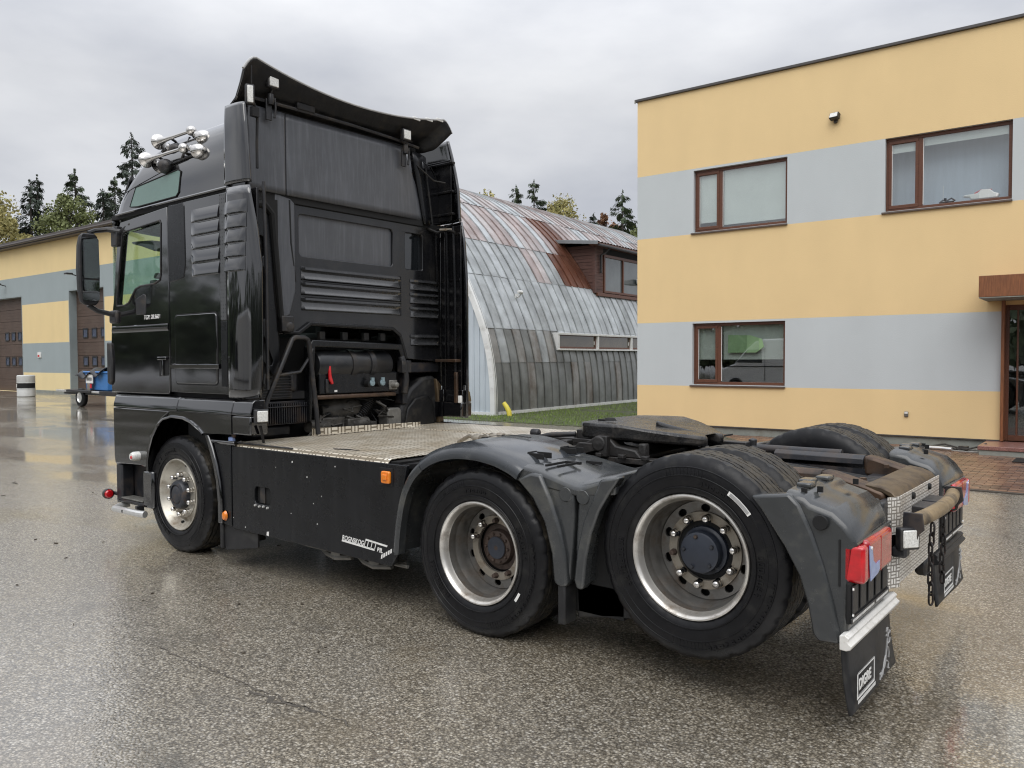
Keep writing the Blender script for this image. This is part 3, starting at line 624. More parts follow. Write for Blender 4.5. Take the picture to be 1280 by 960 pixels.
def sheet(y0, y1, s0, s1, m, seam=True):
    mb = MB(); n = max(2, int((s1-s0)/.28)); rs = []
    j = random.uniform(-.004, .006)
    sec = [(y0+.004, j), (y0+.012, j), (y0+.014, j+.034), (y0+.036, j+.034), (y0+.038, j), ((y0+y1)/2, j+random.uniform(.0,.010)), (y1-.004, j)]
    for k in range(n+1):
        s = s0+(s1-s0)*k/n; rs.append([hp(s, y, o+.012*(1-k/n)) for y, o in sec])
    mb.loft(rs, closed=False); return mb.obj('roof_sheet', m, HB, smooth=20, recalc=False)
cnt = 0
yy = -.02
while yy < LEN:
    for r in range(6):
        s0, s1 = s_z[r], s_z[r+1]+.05 if r < 5 else s_z[6]
        y1 = yy+PW
        d0 = dorm[0]-.02
        if r == 1 and y1 > wspan[0] and yy < wspan[1]:        # strip window interrupts this course
            if yy < wspan[0]-.05: pass
            else:
                sheet(yy, y1, s_z[1], s_of(1.90), 'zinc_dark'); sheet(yy, y1, s_of(2.45), s_z[2]+.05, 'zinc_light'); continue
        if r in (3, 4) and yy > dorm[0]-.1 and yy < dorm[1]-.1:
            if r == 4: sheet(yy, y1, s_of(6.05), s_z[5]+.05, random.choice(('red_sheet', 'pink_sheet', 'zinc_light')))
            continue
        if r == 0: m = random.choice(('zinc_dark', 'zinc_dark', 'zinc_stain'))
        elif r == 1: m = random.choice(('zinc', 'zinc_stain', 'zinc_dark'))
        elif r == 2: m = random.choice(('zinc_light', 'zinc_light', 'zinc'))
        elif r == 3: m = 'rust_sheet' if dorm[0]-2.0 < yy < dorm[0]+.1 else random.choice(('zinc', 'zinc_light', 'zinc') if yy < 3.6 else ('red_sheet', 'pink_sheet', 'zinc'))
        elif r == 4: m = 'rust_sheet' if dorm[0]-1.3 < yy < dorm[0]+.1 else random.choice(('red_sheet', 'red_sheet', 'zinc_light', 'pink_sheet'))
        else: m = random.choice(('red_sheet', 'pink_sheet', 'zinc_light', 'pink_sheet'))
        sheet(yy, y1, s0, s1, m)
    yy += PW
# the far slope and the ridge, plain
mb = MB(); rs = []
for p in AP[::-1]: rs.append([(-14.4+p[0], -.02, p[1]), (-14.4+p[0], LEN, p[1])])
mb.loft(rs, closed=False); mb.obj('far_slope', 'red_sheet', HB, recalc=False)
mb = MB(); rs = []
for k in range(30): s = acc[-1]*k/29; rs.append([hp(s, .0, -.10), hp(s, LEN, -.10)])
mb.loft(rs, closed=False); mb.obj('inner_lining', 'room_dark', HB, recalc=False)
# gable: pale blue ribbed boards and white trim
M['pale_board'] = mat('pale_blue_ribbed_sheet', (.50,.555,.60), .5, var=.08, vs=1, streak=((.40,.44,.47), .3, 8))
M['white_trim'] = mat('white_painted_trim', (.70,.71,.70), .5, var=.1, vs=2, dirt=((.5,.5,.48), .3, 3))
def z_at(x):      # x = inset from the foot
    for a, b in zip(AP, AP[1:]):
        if a[0] <= x <= b[0] and b[0] > a[0]: return a[1]+(b[1]-a[1])*(x-a[0])/(b[0]-a[0])
    return AP[-1][1]
bw = .20; k = 0
while k*bw < 7.2:
    x = .02+k*bw; h0, h1 = z_at(max(x, .001)), z_at(min(7.2, x+bw))
    if h0 < .5: h0 = .9
    mb = MB(); mb.prism([(-x,.05),(-x-bw+.02,.05),(-x-bw+.02,h1-.05),(-x,h0-.05)], 'xz', -.02, .02); mb.prism([(-x-bw+.06,.05),(-x-bw+.02,.05),(-x-bw+.02,h1-.05),(-x-bw+.06,h1-.07)], 'xz', -.05, -.02); mb.obj('gable_board', 'pale_board', HB, bevel=.004); k += 1
mb = MB(); mb.prism([(-7.2,.05),(-14.3,.05)]+[(-14.4+p[0]+.05,p[1]) for p in AP[1:-1]]+[(-7.2,8.15)], 'xz', -.02, .02); mb.obj('gable_wall', 'pale_board', HB)
mb = MB(); rs = []
for p in [ap(acc[-1]*q/60) for q in range(61)]:
    x, z, dx, dz, l = p; nx, nz = dz/l, dx/l
    rs.append([(-x+nx*.03, -.10, z+nz*.03), (-x-nx*.13, -.10, z-nz*.13), (-x-nx*.13, .05, z-nz*.13), (-x+nx*.03, .05, z+nz*.03)])
mb.loft(rs); mb.obj('arch_trim', 'white_trim', HB)
mb = MB(); mb.box(.0,.06,.1,LEN,.02,.11); mb.box(-14.4,.02,-.06,.0,.0,.10); mb.obj('base_trim', 'white_trim', HB)
mb = MB(); mb.box(-14.3,.0,.0,LEN,-.1,.06); mb.obj('foundation', 'concrete', HB)
M['strip_glass'] = mat('brown_strip_pane', (.07,.055,.035), .06, coat=.7, var=.3, vs=1.5)
M['dormer_glass'] = mat('dormer_pane', (.085,.10,.105), .05, coat=.8, var=.3, vs=1.2)
# strip window
sa0, sb0 = s_of(1.90), s_of(2.45)
xw, zw0 = -ap(sa0)[0], 1.90; zw1 = 2.45
sw = empty('strip_window', (xw, wspan[0], 1.90), HB)
mb = MB(); mb.box(-.05,.09,-.0,10,.0,.055); mb.box(-.18,.09,0,10,.50,.565)
for y in (0, 2.52, 5.0, 7.5): mb.box(-.14,.075,y,y+.10,.05,.51)
mb.obj('window_frame', 'white_trim', sw, bevel=.005)
for y in (.1, 2.62, 5.1, 7.6):
    mb = MB(); mb.box(-.03,-.0,y,y+2.42,.06,.12); mb.box(-.03,.0,y,y+2.4,.47,.50); mb.box(-.03,.0,y+2.36,y+2.42,.12,.47); mb.obj('sash', 'brown_frame', sw, bevel=.003)
    mb = MB(); mb.box(-.02,-.014,y,y+2.38,.12,.48); mb.obj('pane', 'strip_glass', sw)
    mb = MB(); mb.box(-.013,.004,y+2.28,y+2.32,.2,.32); mb.obj('window_handle', 'white', sw)
# dormer with plank cheek, window and corrugated roof
M['plank'] = mat('brown_plank', (.095,.048,.038), .65, var=.35, vs=3, stretch=(1,1,4), bump=.15, bs=20)
M['corr'] = mat('corrugated_roof', (.30,.285,.28), .5, metal=.3, var=.3, vs=3, dirt=((.16,.12,.11), .4, 3))
M['fascia_grey'] = mat('grey_fascia', (.20,.215,.225), .5, var=.1, vs=3)
D = empty('dormer', (-1.02, dorm[0], 4.02), HB)
xf = 0.0     # front plane of the dormer; the cheek runs back until it meets the arch
def back_x(zl):
    z = zl+4.02
    for a, b in zip(AP, AP[1:]):
        if a[1] <= z <= b[1]: return -(a[0]+(b[0]-a[0])*(z-a[1])/(b[1]-a[1]))+1.02
    return -6
mb = MB(); mb.box(-2.6, xf, .05, .08, .1, 1.75); 
k = 0; z = .02
while z < 1.72:
    xb = back_x(z+.05)-.15; mb = MB(); mb.box(xb, xf, -.01-.012*(k % 2), .03, z, z+.118); mb.obj('plank', 'plank', D, bevel=.004, smooth=0); z += .124; k += 1
mb = MB(); mb.box(-2.4, xf-.01, .03, .06, .0, 1.75); mb.obj('cheek_backing', 'hole', D)
mb = MB(); mb.box(-.06,.05,-.03,.10,.0,1.72); mb.obj('corner_post', 'plank', D, bevel=.006)
z = .02
while z < 1.7:
    mb = MB(); mb.box(-.02,.02,.10,.62,z,z+.118); mb.obj('plank', 'plank', D, bevel=.004, smooth=0); z += .124
mb = MB(); mb.box(-.03,-.02,.1,6.6,.0,1.72); mb.obj('front_backing', 'hole', D)
for y in (.66, 4.1):
    w = empty('dormer_window', (.0, y, .05), D)
    mb = MB(); mb.box(-.02,.05,0,3.0,.0,.08); mb.box(-.02,.05,0,3.0,1.32,1.42)
    for q in (0, 1.45, 2.92): mb.box(-.02,.051,q,q+.09,.08,1.32)
    mb.obj('window_frame', 'brown_frame', w, bevel=.004)
    for q in (.09, 1.54): mb = MB(); mb.box(-.012,-.006,q,q+1.37,.08,1.32); mb.obj('pane', 'dormer_glass', w)
mb = MB(); mb.box(-.1,.10,.1,6.6,-.10,.02); mb.obj('dormer_sill', 'brown_frame', D, bevel=.01)
for k in range(32):
    y = -.35+.225*k; mb = MB(); rs = []
    for q in range(7): f = q/6; rs.append([(-4.3, y+.225*f, 2.24+.03*math.sin(PI*f)), (.34, y+.225*f, 1.80+.03*math.sin(PI*f))])
    mb.loft(rs, closed=False); mb.obj('corrugated_sheet', 'corr', D, recalc=False)
mb = MB(); mb.box(-.02,.33,-.34,6.9,1.70,1.79); mb.obj('eaves_board', 'brown_frame', D, bevel=.01)
mb = MB(); mb.prism([(-3.2,2.05),(.36,1.70),(.36,1.83),(-3.2,2.18)], 'xz', -.40, -.355); mb.obj('barge_board', 'fascia_grey', D, bevel=.006)
mb = MB(); mb.tube([(.36,-.3,1.70),(.36,6.9,1.66)], .05, 8); mb.tube([(.36,.5,1.66),(.2,.5,1.5),(.09,.36,1.4),(.08,.36,.75)], .04, 8); mb.obj('gutter_pipe', 'steel_dark', D)
mb = MB(); mb.box(.05,.5,3.2,3.9,.55,.75); mb.obj('air_conditioner', 'white_trim', D, bevel=.03)
# ================================================================ THE TRACTOR UNIT
T = empty('tractor_truck'); tag(T, 'black three-axle tractor truck with bare chassis, high roof cab and chrome air horns', 'truck')
YO = -1.22            # near body side
def sides(fn):        # builds a part on both sides
    for s in (-1, 1): fn(s)
def O(mb, s, *a, **k):
    if s > 0: mb.flipy()
    return mb.obj(*a, **k)

# ---- wheels
def tyre_mesh(w=.305, ribs=True):
    prof = [(.292,.045),(.300,.030),(.318,.014),(.345,.004),(.385,0),(.425,.003),(.452,.010),(.470,.020),(.484,.030),(.492,.040)]
    g = [.058,.085,.1,.127,.142]
    n = 240; mb = MB(); rings = []; P = list(prof); tread0 = len(P)
    half = w/2
    ys = []
    y = .046
    P.append((.496, y))
    for gy in (.082, .122):
        P += [(.4975, gy-.005), (.486, gy-.003), (.486, gy+.003), (.498, gy+.005)]
    P += [(.498, half)]
    full = P + [(r, w-yy) for r, yy in P[:-1][::-1]]
    vs = []
    for i, (r, yy) in enumerate(full):
        ring = []
        edge = .030 <= yy <= .05 or w-.05 <= yy <= w-.030
        for k in range(n):
            a = 2*PI*k/n; rr = r
            if edge and k % 8 < 2: rr -= .0055
            elif .05 < yy < w-.05 and r > .49 and (k+int(yy*40)) % 6 < 2: rr -= .0025
            ring.append((rr*math.cos(a), yy, rr*math.sin(a)))
        vs.append(mb.V(ring))
    for j in range(len(vs)-1):
        mb.mi = 1 if tread0 <= j < len(full)-tread0-1 else 0
        for k in range(n): mb.face([vs[j][k], vs[j][(k+1)%n], vs[j+1][(k+1)%n], vs[j+1][k]])
    # raised rings on the sidewall
    mb.mi = 0
    for r0 in (.340, .398, .438):
        mb.lathe([(r0-.004, .002 if r0 < .43 else .006), (r0-.002,-.0015 if r0<.43 else .003), (r0+.002,-.0015 if r0<.43 else .0035), (r0+.004,.001 if r0<.43 else .007)], 96)
    for a0 in (R(300), R(120), R(30), R(205)):      # short ribs moulded into the sidewall
        for k in range(11):
            a = a0+k*R(2.6); ca, sa = math.cos(a), math.sin(a); tx, tz = -sa*.003, ca*.003
            mb.loft([[(r*ca-tx, -.0008+(.004 if r > .43 else 0), r*sa-tz), (r*ca+tx, -.0008+(.004 if r > .43 else 0), r*sa+tz), (r*ca+tx, .008, r*sa+tz), (r*ca-tx, .008, r*sa-tz)] for r in (.404, .433)])
    rg = random.Random(9)
    for a0, n_, r0, r1 in ((R(212), 9, .352, .382), (R(20), 7, .352, .382), (R(325), 16, .444-.024, .444-.008), (R(95), 6, .360, .380)):      # worn raised maker's marks
        a = a0
        for k in range(n_):
            wd = R(rg.choice((2.2, 3.0, 3.6)))
            bars = [(a, a+wd*.28, r0, r1), (a+wd*.7, a+wd, r0, r1)][:rg.choice((1, 2, 2))]+[(a+wd*.28, a+wd*.72, rr, rr+.006) for rr in rg.sample((r0, (r0+r1)/2-.003, r1-.006), 2)]
            for b0, b1, q0, q1 in bars:
                P4 = [(q0, b0), (q0, b1), (q1, b1), (q1, b0)]
                mb.loft([[(r*math.cos(t), .006, r*math.sin(t)) for r, t in P4], [(r*math.cos(t), -.0022, r*math.sin(t)) for r, t in P4]])
            a += wd+R(1.5)
    me = mb.mesh('tyre', 30); me.materials.append(M['rubber']); me.materials.append(M['tread']); return me
TY = tyre_mesh()
def disc_mesh(holes, hr, R0, rin, y0, y1):
    mb = MB(); hs = [circ(0, 0, rin, 28)]
    for k in range(holes):
        a = 2*PI*(k+.5)/holes; ca, sa = math.cos(a), math.sin(a)
        hs.append([(R0*ca+hr*math.cos(t)*ca-hr*1.3*math.sin(t)*sa, R0*sa+hr*math.cos(t)*sa+hr*1.3*math.sin(t)*ca) for t in [2*PI*q/12 for q in range(12)]])
    mb.prism(circ(0, 0, .246, 48), 'xz', y0, y1, hs); return mb.mesh('rim_disc', 30)
nut_m = MB().lathe([(0,-.054),(.009,-.053),(.017,-.047),(.0205,-.038),(.0205,-.024),(.018,-.018),(.0215,-.010),(.023,0)], 14).mesh('wheel_nut', 40); nut_m.materials.append(M['chrome'])
nut_r = MB().lathe([(0,-.034),(.013,-.033),(.0145,-.022),(.0165,-.012),(.018,0)], 6).mesh('wheel_nut', 20); nut_r.materials.append(M['hub_rust'])
_rd = MB(); _rd.lathe([(.296,.042),(.304,.030),(.306,.020),(.3035,.013),(.296,.011),(.288,.017),(.281,.028),(.276,.048),(.270,.062)], 72)
_rd.mi = 1; _rd.lathe([(.270,.062),(.268,.085),(.2655,.105),(.2675,.112),(.2655,.12),(.258,.135),(.254,.165),(.250,.205),(.244,.222)], 72)
rim_deep = _rd.mesh('rim', 40); rim_deep.materials.append(M['silver']); rim_deep.materials.append(M['silver_dull'])
rim_front = MB().lathe([(.296,.042),(.304,.030),(.306,.020),(.3035,.013),(.297,.011),(.289,.017),(.284,.028),(.277,.040),(.262,.062),(.246,.082),(.236,.09),(.222,.086),(.208,.075),(.200,.066),(.196,.06)], 72).mesh('rim', 40)
rim_front.materials.append(M['silver_front'])
disc_rear = disc_mesh(10, .0195, .213, .148, .205, .217)
disc_front = MB(); disc_front.prism(circ(0,0,.2,48), 'xz', .058, .07, [circ(0,0,.128,28)]); disc_front = disc_front.mesh('rim_disc', 30)
for k in ('silver_front',): disc_front.materials.append(M[k])
disc_rear.materials.append(M['silver_dull'])

def wheel(x, s, kind, zc, turn=0):
    w = empty('wheel', (x, s*1.22, zc), T, 0 if s < 0 else PI)
    def c(name, me, off=0, matn=None):
        o = link(name, me, matn or [], w); o.location.y = off; return o
    t = c('tyre', TY); t.rotation_euler.y = turn
    if kind != 'front':
        t2 = c('tyre', TY, .34); t2.rotation_euler.y = turn+1
    if kind == 'front':
        c('rim', rim_front); c('rim_disc', disc_front)
        MB().lathe([(.128,.062),(.124,.03),(.118,.012),(.112,.002),(.095,-.004),(.085,-.006),(.083,.006),(.074,.008),(.072,.0),(.06,-.008),(0,-.01)], 36).obj('hub', 'hub', w)
        for k in range(10):
            a = 2*PI*(k+.5)/10; o = c('wheel_nut', nut_m); o.location = (.1675*math.cos(a), .058, .1675*math.sin(a))
        mb = MB()
        for a in (80, 262):
            ca, sa = math.cos(R(a)), math.sin(R(a)); mb.prism([(.252*ca+.015*math.cos(t), .252*sa+.015*math.sin(t)) for t in [2*PI*q/10 for q in range(10)]], 'xz', .066, .085)
        mb.obj('vent_hole', 'hole', w)
    else:
        c('rim', rim_deep); d = c('rim_disc', disc_rear)
        if kind == 'tag':
            d.active_material = M['silver_dull']
            MB().lathe([(.196,.205),(.194,.194),(.150,.194),(.148,.21)], 40).obj('clamp_ring', 'beige_metal', w)
            MB().lathe([(.125,.22),(.120,.19),(.108,.185),(.104,.18),(.104,.145),(.100,.132),(.09,.127),(.0,.125)], 36).obj('hub', 'hub_blue', w)
            for k in range(5):
                a = 2*PI*k/5+.5; mb = MB(); mb.lathe([(0,.116),(.008,.116),(.011,.121),(.012,.129)], 6, c=(.08*math.cos(a), 0, .08*math.sin(a))); mb.obj('hub_bolt', 'hub', w)
            MB().lathe([(.149,.212),(.106,.210),(.105,.215)], 30).obj('hub_gap', 'hole', w)
            for k in range(10):
                a = 2*PI*k/10+.18; rusty = k in (3, 9); o = c('wheel_nut', nut_r if k == 5 else nut_m); o.location = (.1675*math.cos(a), .192, .1675*math.sin(a))
        else:
            MB().lathe([(.196,.205),(.194,.196),(.150,.196),(.148,.22)], 40).obj('clamp_ring', 'beige_metal', w)
            MB().lathe([(.140,.235),(.11,.232),(.104,.215),(.100,.204),(.092,.200),(.070,.199),(.069,.192),(.03,.19),(.012,.186),(0,.186)], 36).obj('hub', 'hub_rust', w)
            MB().lathe([(.068,.1915),(.066,.188),(.01,.1865),(0,.1865)], 30).obj('hub_cap', 'hub_blue', w)
            mb = MB()
            for k in range(10):
                a = 2*PI*k/10; mb.lathe([(0,.188),(.006,.188),(.009,.192),(.01,.202)], 6, c=(.084*math.cos(a), 0, .084*math.sin(a)))
            mb.obj('hub_bolt', 'hub_rust', w)
            for k in (2, 3, 4, 7, 8):
                a = 2*PI*k/10+.3; o = c('wheel_nut', nut_m if k in (3, 4) else nut_r); o.location = (.1675*math.cos(a), .196, .1675*math.sin(a))
    MB().lathe([(.30,.25),(.10,.255)], 24).obj('brake_drum', 'dark', w)
    return w
w1 = wheel(0, -1, 'front', .49); w2 = wheel(3.37, -1, 'drive', .49, .3); w3 = wheel(4.72, -1, 'tag', .672, .7)
wheel(0, 1, 'front', .49); wheel(3.37, 1, 'drive', .49); wheel(4.72, 1, 'tag', .672)
# printed marks on the tyres
def arc_mark(w, rc, a0, a1, hw, yy, matn):
    mb = MB(); n = 10; A = []; B = []
    for k in range(n+1):
        a = a0+(a1-a0)*k/n; A.append(((rc-hw)*math.cos(a), yy, (rc-hw)*math.sin(a))); B.append(((rc+hw)*math.cos(a), yy, (rc+hw)*math.sin(a)))
    a_, b_ = mb.V(A), mb.V(B)
    for k in range(n): mb.face([a_[k], a_[k+1], b_[k+1], b_[k]])
    return mb.obj('tyre_mark', matn, w)
arc_mark(w3, .395, R(38), R(58), .011, -.004, 'white'); arc_mark(w3, .395, R(39.5), R(56.5), .0075, -.006, 'grey_print')
arc_mark(w2, .372, R(-37), R(-28), .008, -.003, 'white')
def tyre_word(w, word, rr, a0, step, size, matn='rubber'):
    for i, ch in enumerate(word):
        a = a0-i*step
        mt = Matrix(((1,0,0,0),(0,0,-1,-.0015),(0,1,0,0),(0,0,0,1)))
        rot = Matrix.Rotation(-(a-PI/2), 4, 'Y')
        text(ch, size, rot @ Matrix.Translation((-.3*size, 0, rr)) @ mt, matn, w, 'tyre_letter', ext=.0025, bold=.001)
tyre_word(w1, 'GI', .365, R(140), R(11), .042); tyre_word(w1, 'K', .365, R(93), R(11), .05)

# ---- cab: upper shell (high roof)
def ring(x0, x1, hw, rf, rr, z, ybias=0, n=7):
    p = []
    for (cx, cy, a0, r) in ((x1-rr, hw-rr, 0, rr), (x0+rf, hw-rf*.9, 90, rf), (x0+rf, -hw+rf*.9, 180, rf), (x1-rr, -hw+rr, 270, rr)):
        for k in range(n+1):
            a = R(a0+90*k/n); ry = r*.9 if r == rf and rf > .15 else r
            p.append((cx+r*math.cos(a), cy+ry*math.sin(a), z))
    return p
prof = [(2.965,-1.30,.83,1.20,.40,.05),(3.05,-1.25,.83,1.197,.40,.05),(3.15,-1.17,.83,1.19,.40,.05),(3.25,-1.06,.83,1.178,.40,.05),(3.34,-.93,.83,1.162,.4,.06),(3.42,-.78,.83,1.142,.4,.07),
        (3.48,-.62,.83,1.115,.4,.08),(3.53,-.42,.83,1.075,.38,.1),(3.57,-.2,.83,1.015,.34,.12),(3.60,.02,.83,.94,.3,.14),(3.622,.22,.82,.85,.25,.16),(3.636,.36,.8,.74,.2,.17),(3.645,.46,.77,.6,.12,.14)]
MB().loft([ring(p[1], p[2], p[3], p[4], p[5], p[0]) for p in prof]).obj('cab_roof', 'paint', T, smooth=50)
# lower trim gap and drip rail
MB().box(-1.12, .83, -1.195, 1.195, 2.925, 2.965).obj('roof_seam', 'hole', T)
def rail(s):
    mb = MB(); mb.tube([(-1.0,-1.212,2.958),(-.5,-1.216,2.962),(.2,-1.216,2.966),(.83,-1.216,2.968)], .011, 6); O(mb, s, 'drip_rail', 'paint_clean', T)
sides(rail)
# roof side window, set in its frame, following the shell
def hw_at(z):
    for a, b in zip(prof, prof[1:]):
        if a[0] <= z <= b[0]: f = (z-a[0])/(b[0]-a[0]); return a[3]+(b[3]-a[3])*f
    return prof[-1][3]
M['roof_glass'] = mat('tinted_roof_glass', (.13, .215, .185), .14, coat=.3, var=.06, vs=3, droplets=.2)
def roofwin(s):
    q = [(-.745,3.005),(-.65,3.17),(.06,3.222),(.105,3.20),(.09,3.03),(.05,2.998),(-.6,2.99)]
    mb = MB(); top = [(x, -hw_at(z)-.006, z) for x, z in q]; bot = [(x, -hw_at(z)+.02, z) for x, z in q]
    mb.loft([bot, top]); O(mb, s, 'roof_window', 'roof_glass', T, bevel=.004)
    mb = MB(); P = [(x, -hw_at(z)-.004, z) for x, z in q]; mb.tube(P, .007, 6, closed=True); O(mb, s, 'window_seal', 'hole', T)
    # seam line along the shell
    mb = MB(); mb.tube([(x, -hw_at(z)-.0005, z) for x, z in ((-1.0,3.12),(-.6,3.19),(-.1,3.262),(.2,3.285))], .0035, 5); O(mb, s, 'panel_seam', 'hole', T)
    mb = MB(); mb.tube([(.80, -hw_at(z)-.0005, z) for z in (2.98,3.1,3.2,3.3,3.4,3.48,3.54)], .004, 5); O(mb, s, 'panel_seam', 'hole', T)
sides(roofwin)
# sun visor over the windscreen
mb = MB()
def vis(u, v):
    y = -1.16+2.32*u; e = (2*u-1)**2
    return (-1.46+.30*e*e*1.0+.22*e-.10*(1-v)+.22*v*v*0.5, y, 2.93+.40*v-.02*e)
mb.grid(vis, 24, 6); o = mb.obj('sun_visor', 'dark_glass', T); so_ = o.modifiers.new('s', 'SOLIDIFY'); so_.thickness = .02
# ---- front of the cab (faces away)
def arc_front(z, push=0):
    return [(-1.12-(.30+push)*(1-abs(t)**2.6), 1.19*t, z) for t in [(-1+2*k/24) for k in range(25)]]
def shell(name, zs, m, thick=.03):
    mb = MB(); rs = []
    for z, p in zs: rs.append(arc_front(z, p))
    mb.loft(rs, closed=False); o = mb.obj(name, m, T); so_ = o.modifiers.new('s', 'SOLIDIFY'); so_.thickness = thick; return o
shell('windscreen', [(1.98,.06),(2.4,.03),(2.86,-.04)], 'cab_glass', .008)
shell('windscreen_header', [(2.86,-.035),(2.96,-.05)], 'paint')
shell('front_panel', [(.92,.1),(1.3,.1),(1.7,.08),(1.98,.06)], 'paint')
shell('front_bumper', [(.30,.08),(.5,.12),(.92,.12)], 'paint')
for z in (1.05, 1.22, 1.39, 1.56):
    mb = MB(); P = [(p[0]-.035, p[1]*.7, p[2]) for p in arc_front(z, .1)][5:20]; mb.tube(P, .022, 6); mb.obj('grille_bar', 'steel_dark', T)
for s in (-1, 1):
    mb = MB(); mb.box(-1.40, -1.28, s*.72-.22, s*.72+.22, .60, .82); mb.obj('headlight', 'lens_clear', T, bevel=.03)

# ---- doors and cab sides
def roll_in(x):
    f = max(0, x-.86)/.33; return .045*f*f
def door(s):
    outl = [(-.078,1.365),(-.070,1.5),(-.066,2.2),(-.078,2.925),(-.90,2.885),(-.955,2.80),(-1.055,2.20),(-1.10,2.02),(-1.135,1.62),(-1.125,1.335),(-.6,1.335),(-.1,1.34)]
    hole = [(-.19,2.822),(-.176,2.80),(-.19,2.36),(-.205,2.318),(-.30,2.292),(-.55,2.284),(-.64,2.262),(-.705,2.205),(-.765,2.148),(-.84,2.128),(-.985,2.128),(-.995,2.16),(-.862,2.765),(-.83,2.79)]
    mb = MB(); mb.prism(outl, 'xz', YO, YO+.055, [hole]); d = O(mb, s, 'door', 'paint', T, bevel=.007)
    inset = [(x*1.0, z) for x, z in hole]
    mb = MB(); mb.prism(hole, 'xz', YO+.018, YO+.024); g = O(mb, s, 'door_window', 'cab_glass', d)
    mb = MB(); mb.tube([(x, YO-.001, z) for x, z in hole], .0085, 6, closed=True); O(mb, s, 'window_seal', 'steel_dark', d)
    mb = MB(); mb.prism([(-.245,1.49),(-.085,1.50),(-.085,1.64),(-.14,1.665),(-.235,1.655)], 'xz', YO-.003, YO+.02); O(mb, s, 'handle_recess', 'hole', d, bevel=.004)
    mb = MB(); mb.box(-.235, -.09, YO-.028, YO-.004, 1.632, 1.660); mb.box(-.178, -.15, YO-.022, YO-.003, 1.50, 1.64); O(mb, s, 'door_handle', 'paint_clean', d, bevel=.006)
    # crease across the door and the corner deflector
    mb = MB(); mb.prism([(YO+.01,1.955),(YO-.004,1.94),(YO-.009,1.90),(YO+.01,1.86)], 'yz', -1.09, -.08); O(mb, s, 'door_crease', 'paint', d)
    mb = MB(); mb.prism([(-1.175,1.80),(-1.10,1.79),(-1.075,1.62),(-1.085,1.44),(-1.12,1.40),(-1.175,1.42)], 'xz', YO-.02, YO+.05); O(mb, s, 'corner_deflector', 'steel_dark', T, bevel=.012)
    mb = MB(); mb.prism([(-.64,2.175),(-.49,2.215),(-.455,2.20),(-.455,2.045),(-.475,2.03),(-.63,2.035)], 'xz', YO-.006, YO+.01); O(mb, s, 'mirror_bracket', 'steel_dark', d, bevel=.008)
    # quarter panel behind the door
    mb = MB(); mb.prism([(-.060,2.925),(.175,2.932),(.205,2.90),(.215,2.42),(.185,2.315),(.10,2.295),(-.060,2.285)], 'xz', YO-.004, YO+.03); O(mb, s, 'quarter_panel', 'panel', T, bevel=.008)
    # side wall
    mb = MB(); mb.prism([(-.054,1.36),(.83,1.36),(.83,2.932),(-.054,2.932)], 'xz', YO+.002, YO+.06); O(mb, s, 'side_wall', 'paint', T, bevel=.004)
    mb = MB(); mb.prism(rrect(.035, .665, 1.435, 2.005, .035), 'xz', YO-.007, YO+.01); h = O(mb, s, 'locker_hatch', 'paint', T, bevel=.006)
    mb = MB(); mb.prism(rrect(.025, .675, 1.425, 2.015, .04), 'xz', YO-.0005, YO+.01); O(mb, s, 'hatch_gap', 'hole', T)
    mb = MB(); mb.prism([(YO-.004,1.60),(YO-.013,1.593),(YO-.011,1.566),(YO-.004,1.56)], 'yz', -.05, .70); O(mb, s, 'hatch_bead', 'paint', h)
    mb = MB(); mb.box(.725, .805, YO-.004, YO+.01, 1.94, 2.925); O(mb, s, 'vent_strip', 'mesh_strip', T, bevel=.003)
    mb = MB(); mb.box(.722, .808, YO-.003, YO+.01, 1.42, 1.936); O(mb, s, 'strip_cover', 'panel', T, bevel=.004)
    for k in range(5):
        zc = 2.795-.110*k
        def lv(x0, x1, out, nx=10):
            mb = MB(); rs = []
            for i in range(nx+1):
                f = i/nx; x = x0+(x1-x0)*f; e = min(1, .1+f*7) if x0 < .6 else min(1, .05+(1-f)*7)
                sec = [(YO+.012,zc+.056),(YO-.001,zc+.055),(YO-out*.30*e-.001,zc+.036),(YO-out*.70*e-.001,zc+.002),(YO-out*e-.001,zc-.036),(YO-out*.96*e-.001,zc-.042),(YO-.001,zc-.048),(YO+.012,zc-.049)]
                rs.append([(x, y+roll_in(x)-(.014 if x0 > .6 and x > .84 else 0), z) for y, z in sec])
            return mb.loft(rs)
        O(lv(.31, .722, .018), s, 'louver', 'paint_clean', T, smooth=28)
        O(lv(.808, 1.085-.006*k, .018), s, 'louver', 'paint_clean', T, smooth=28)
sides_door = door
m = bpy.data.materials.new('hexagon_grille'); m.use_nodes = True; t = m.node_tree; p = t.nodes['Principled BSDF']; p.inputs['Roughness'].default_value = .35
tcx = N(t, 'ShaderNodeTexCoord'); vx = N(t, 'ShaderNodeTexVoronoi'); vx.inputs['Scale'].default_value = 34; vx.inputs['Randomness'].default_value = .1; t.links.new(tcx.outputs['Object'], vx.inputs[0])
rx = N(t, 'ShaderNodeValToRGB'); rx.color_ramp.elements[0].position = .3; rx.color_ramp.elements[1].position = .42; rx.color_ramp.elements[0].color = (.002,.002,.002,1); rx.color_ramp.elements[1].color = (.075,.078,.082,1)
t.links.new(vx.outputs[0], rx.inputs[0]); t.links.new(rx.outputs[0], p.inputs[0]); M['mesh_strip'] = m
sides(door)
text('TGX', .052, on_left(-.487, YO-.006, 1.988), 'white', T, 'model_badge', shear=.25, sx=.95, ext=.002, bold=.0003)
text('28.560', .052, on_left(-.365, YO-.006, 1.990), 'white', T, 'model_badge', shear=.25, sx=1.02, ext=.002, bold=.0003)
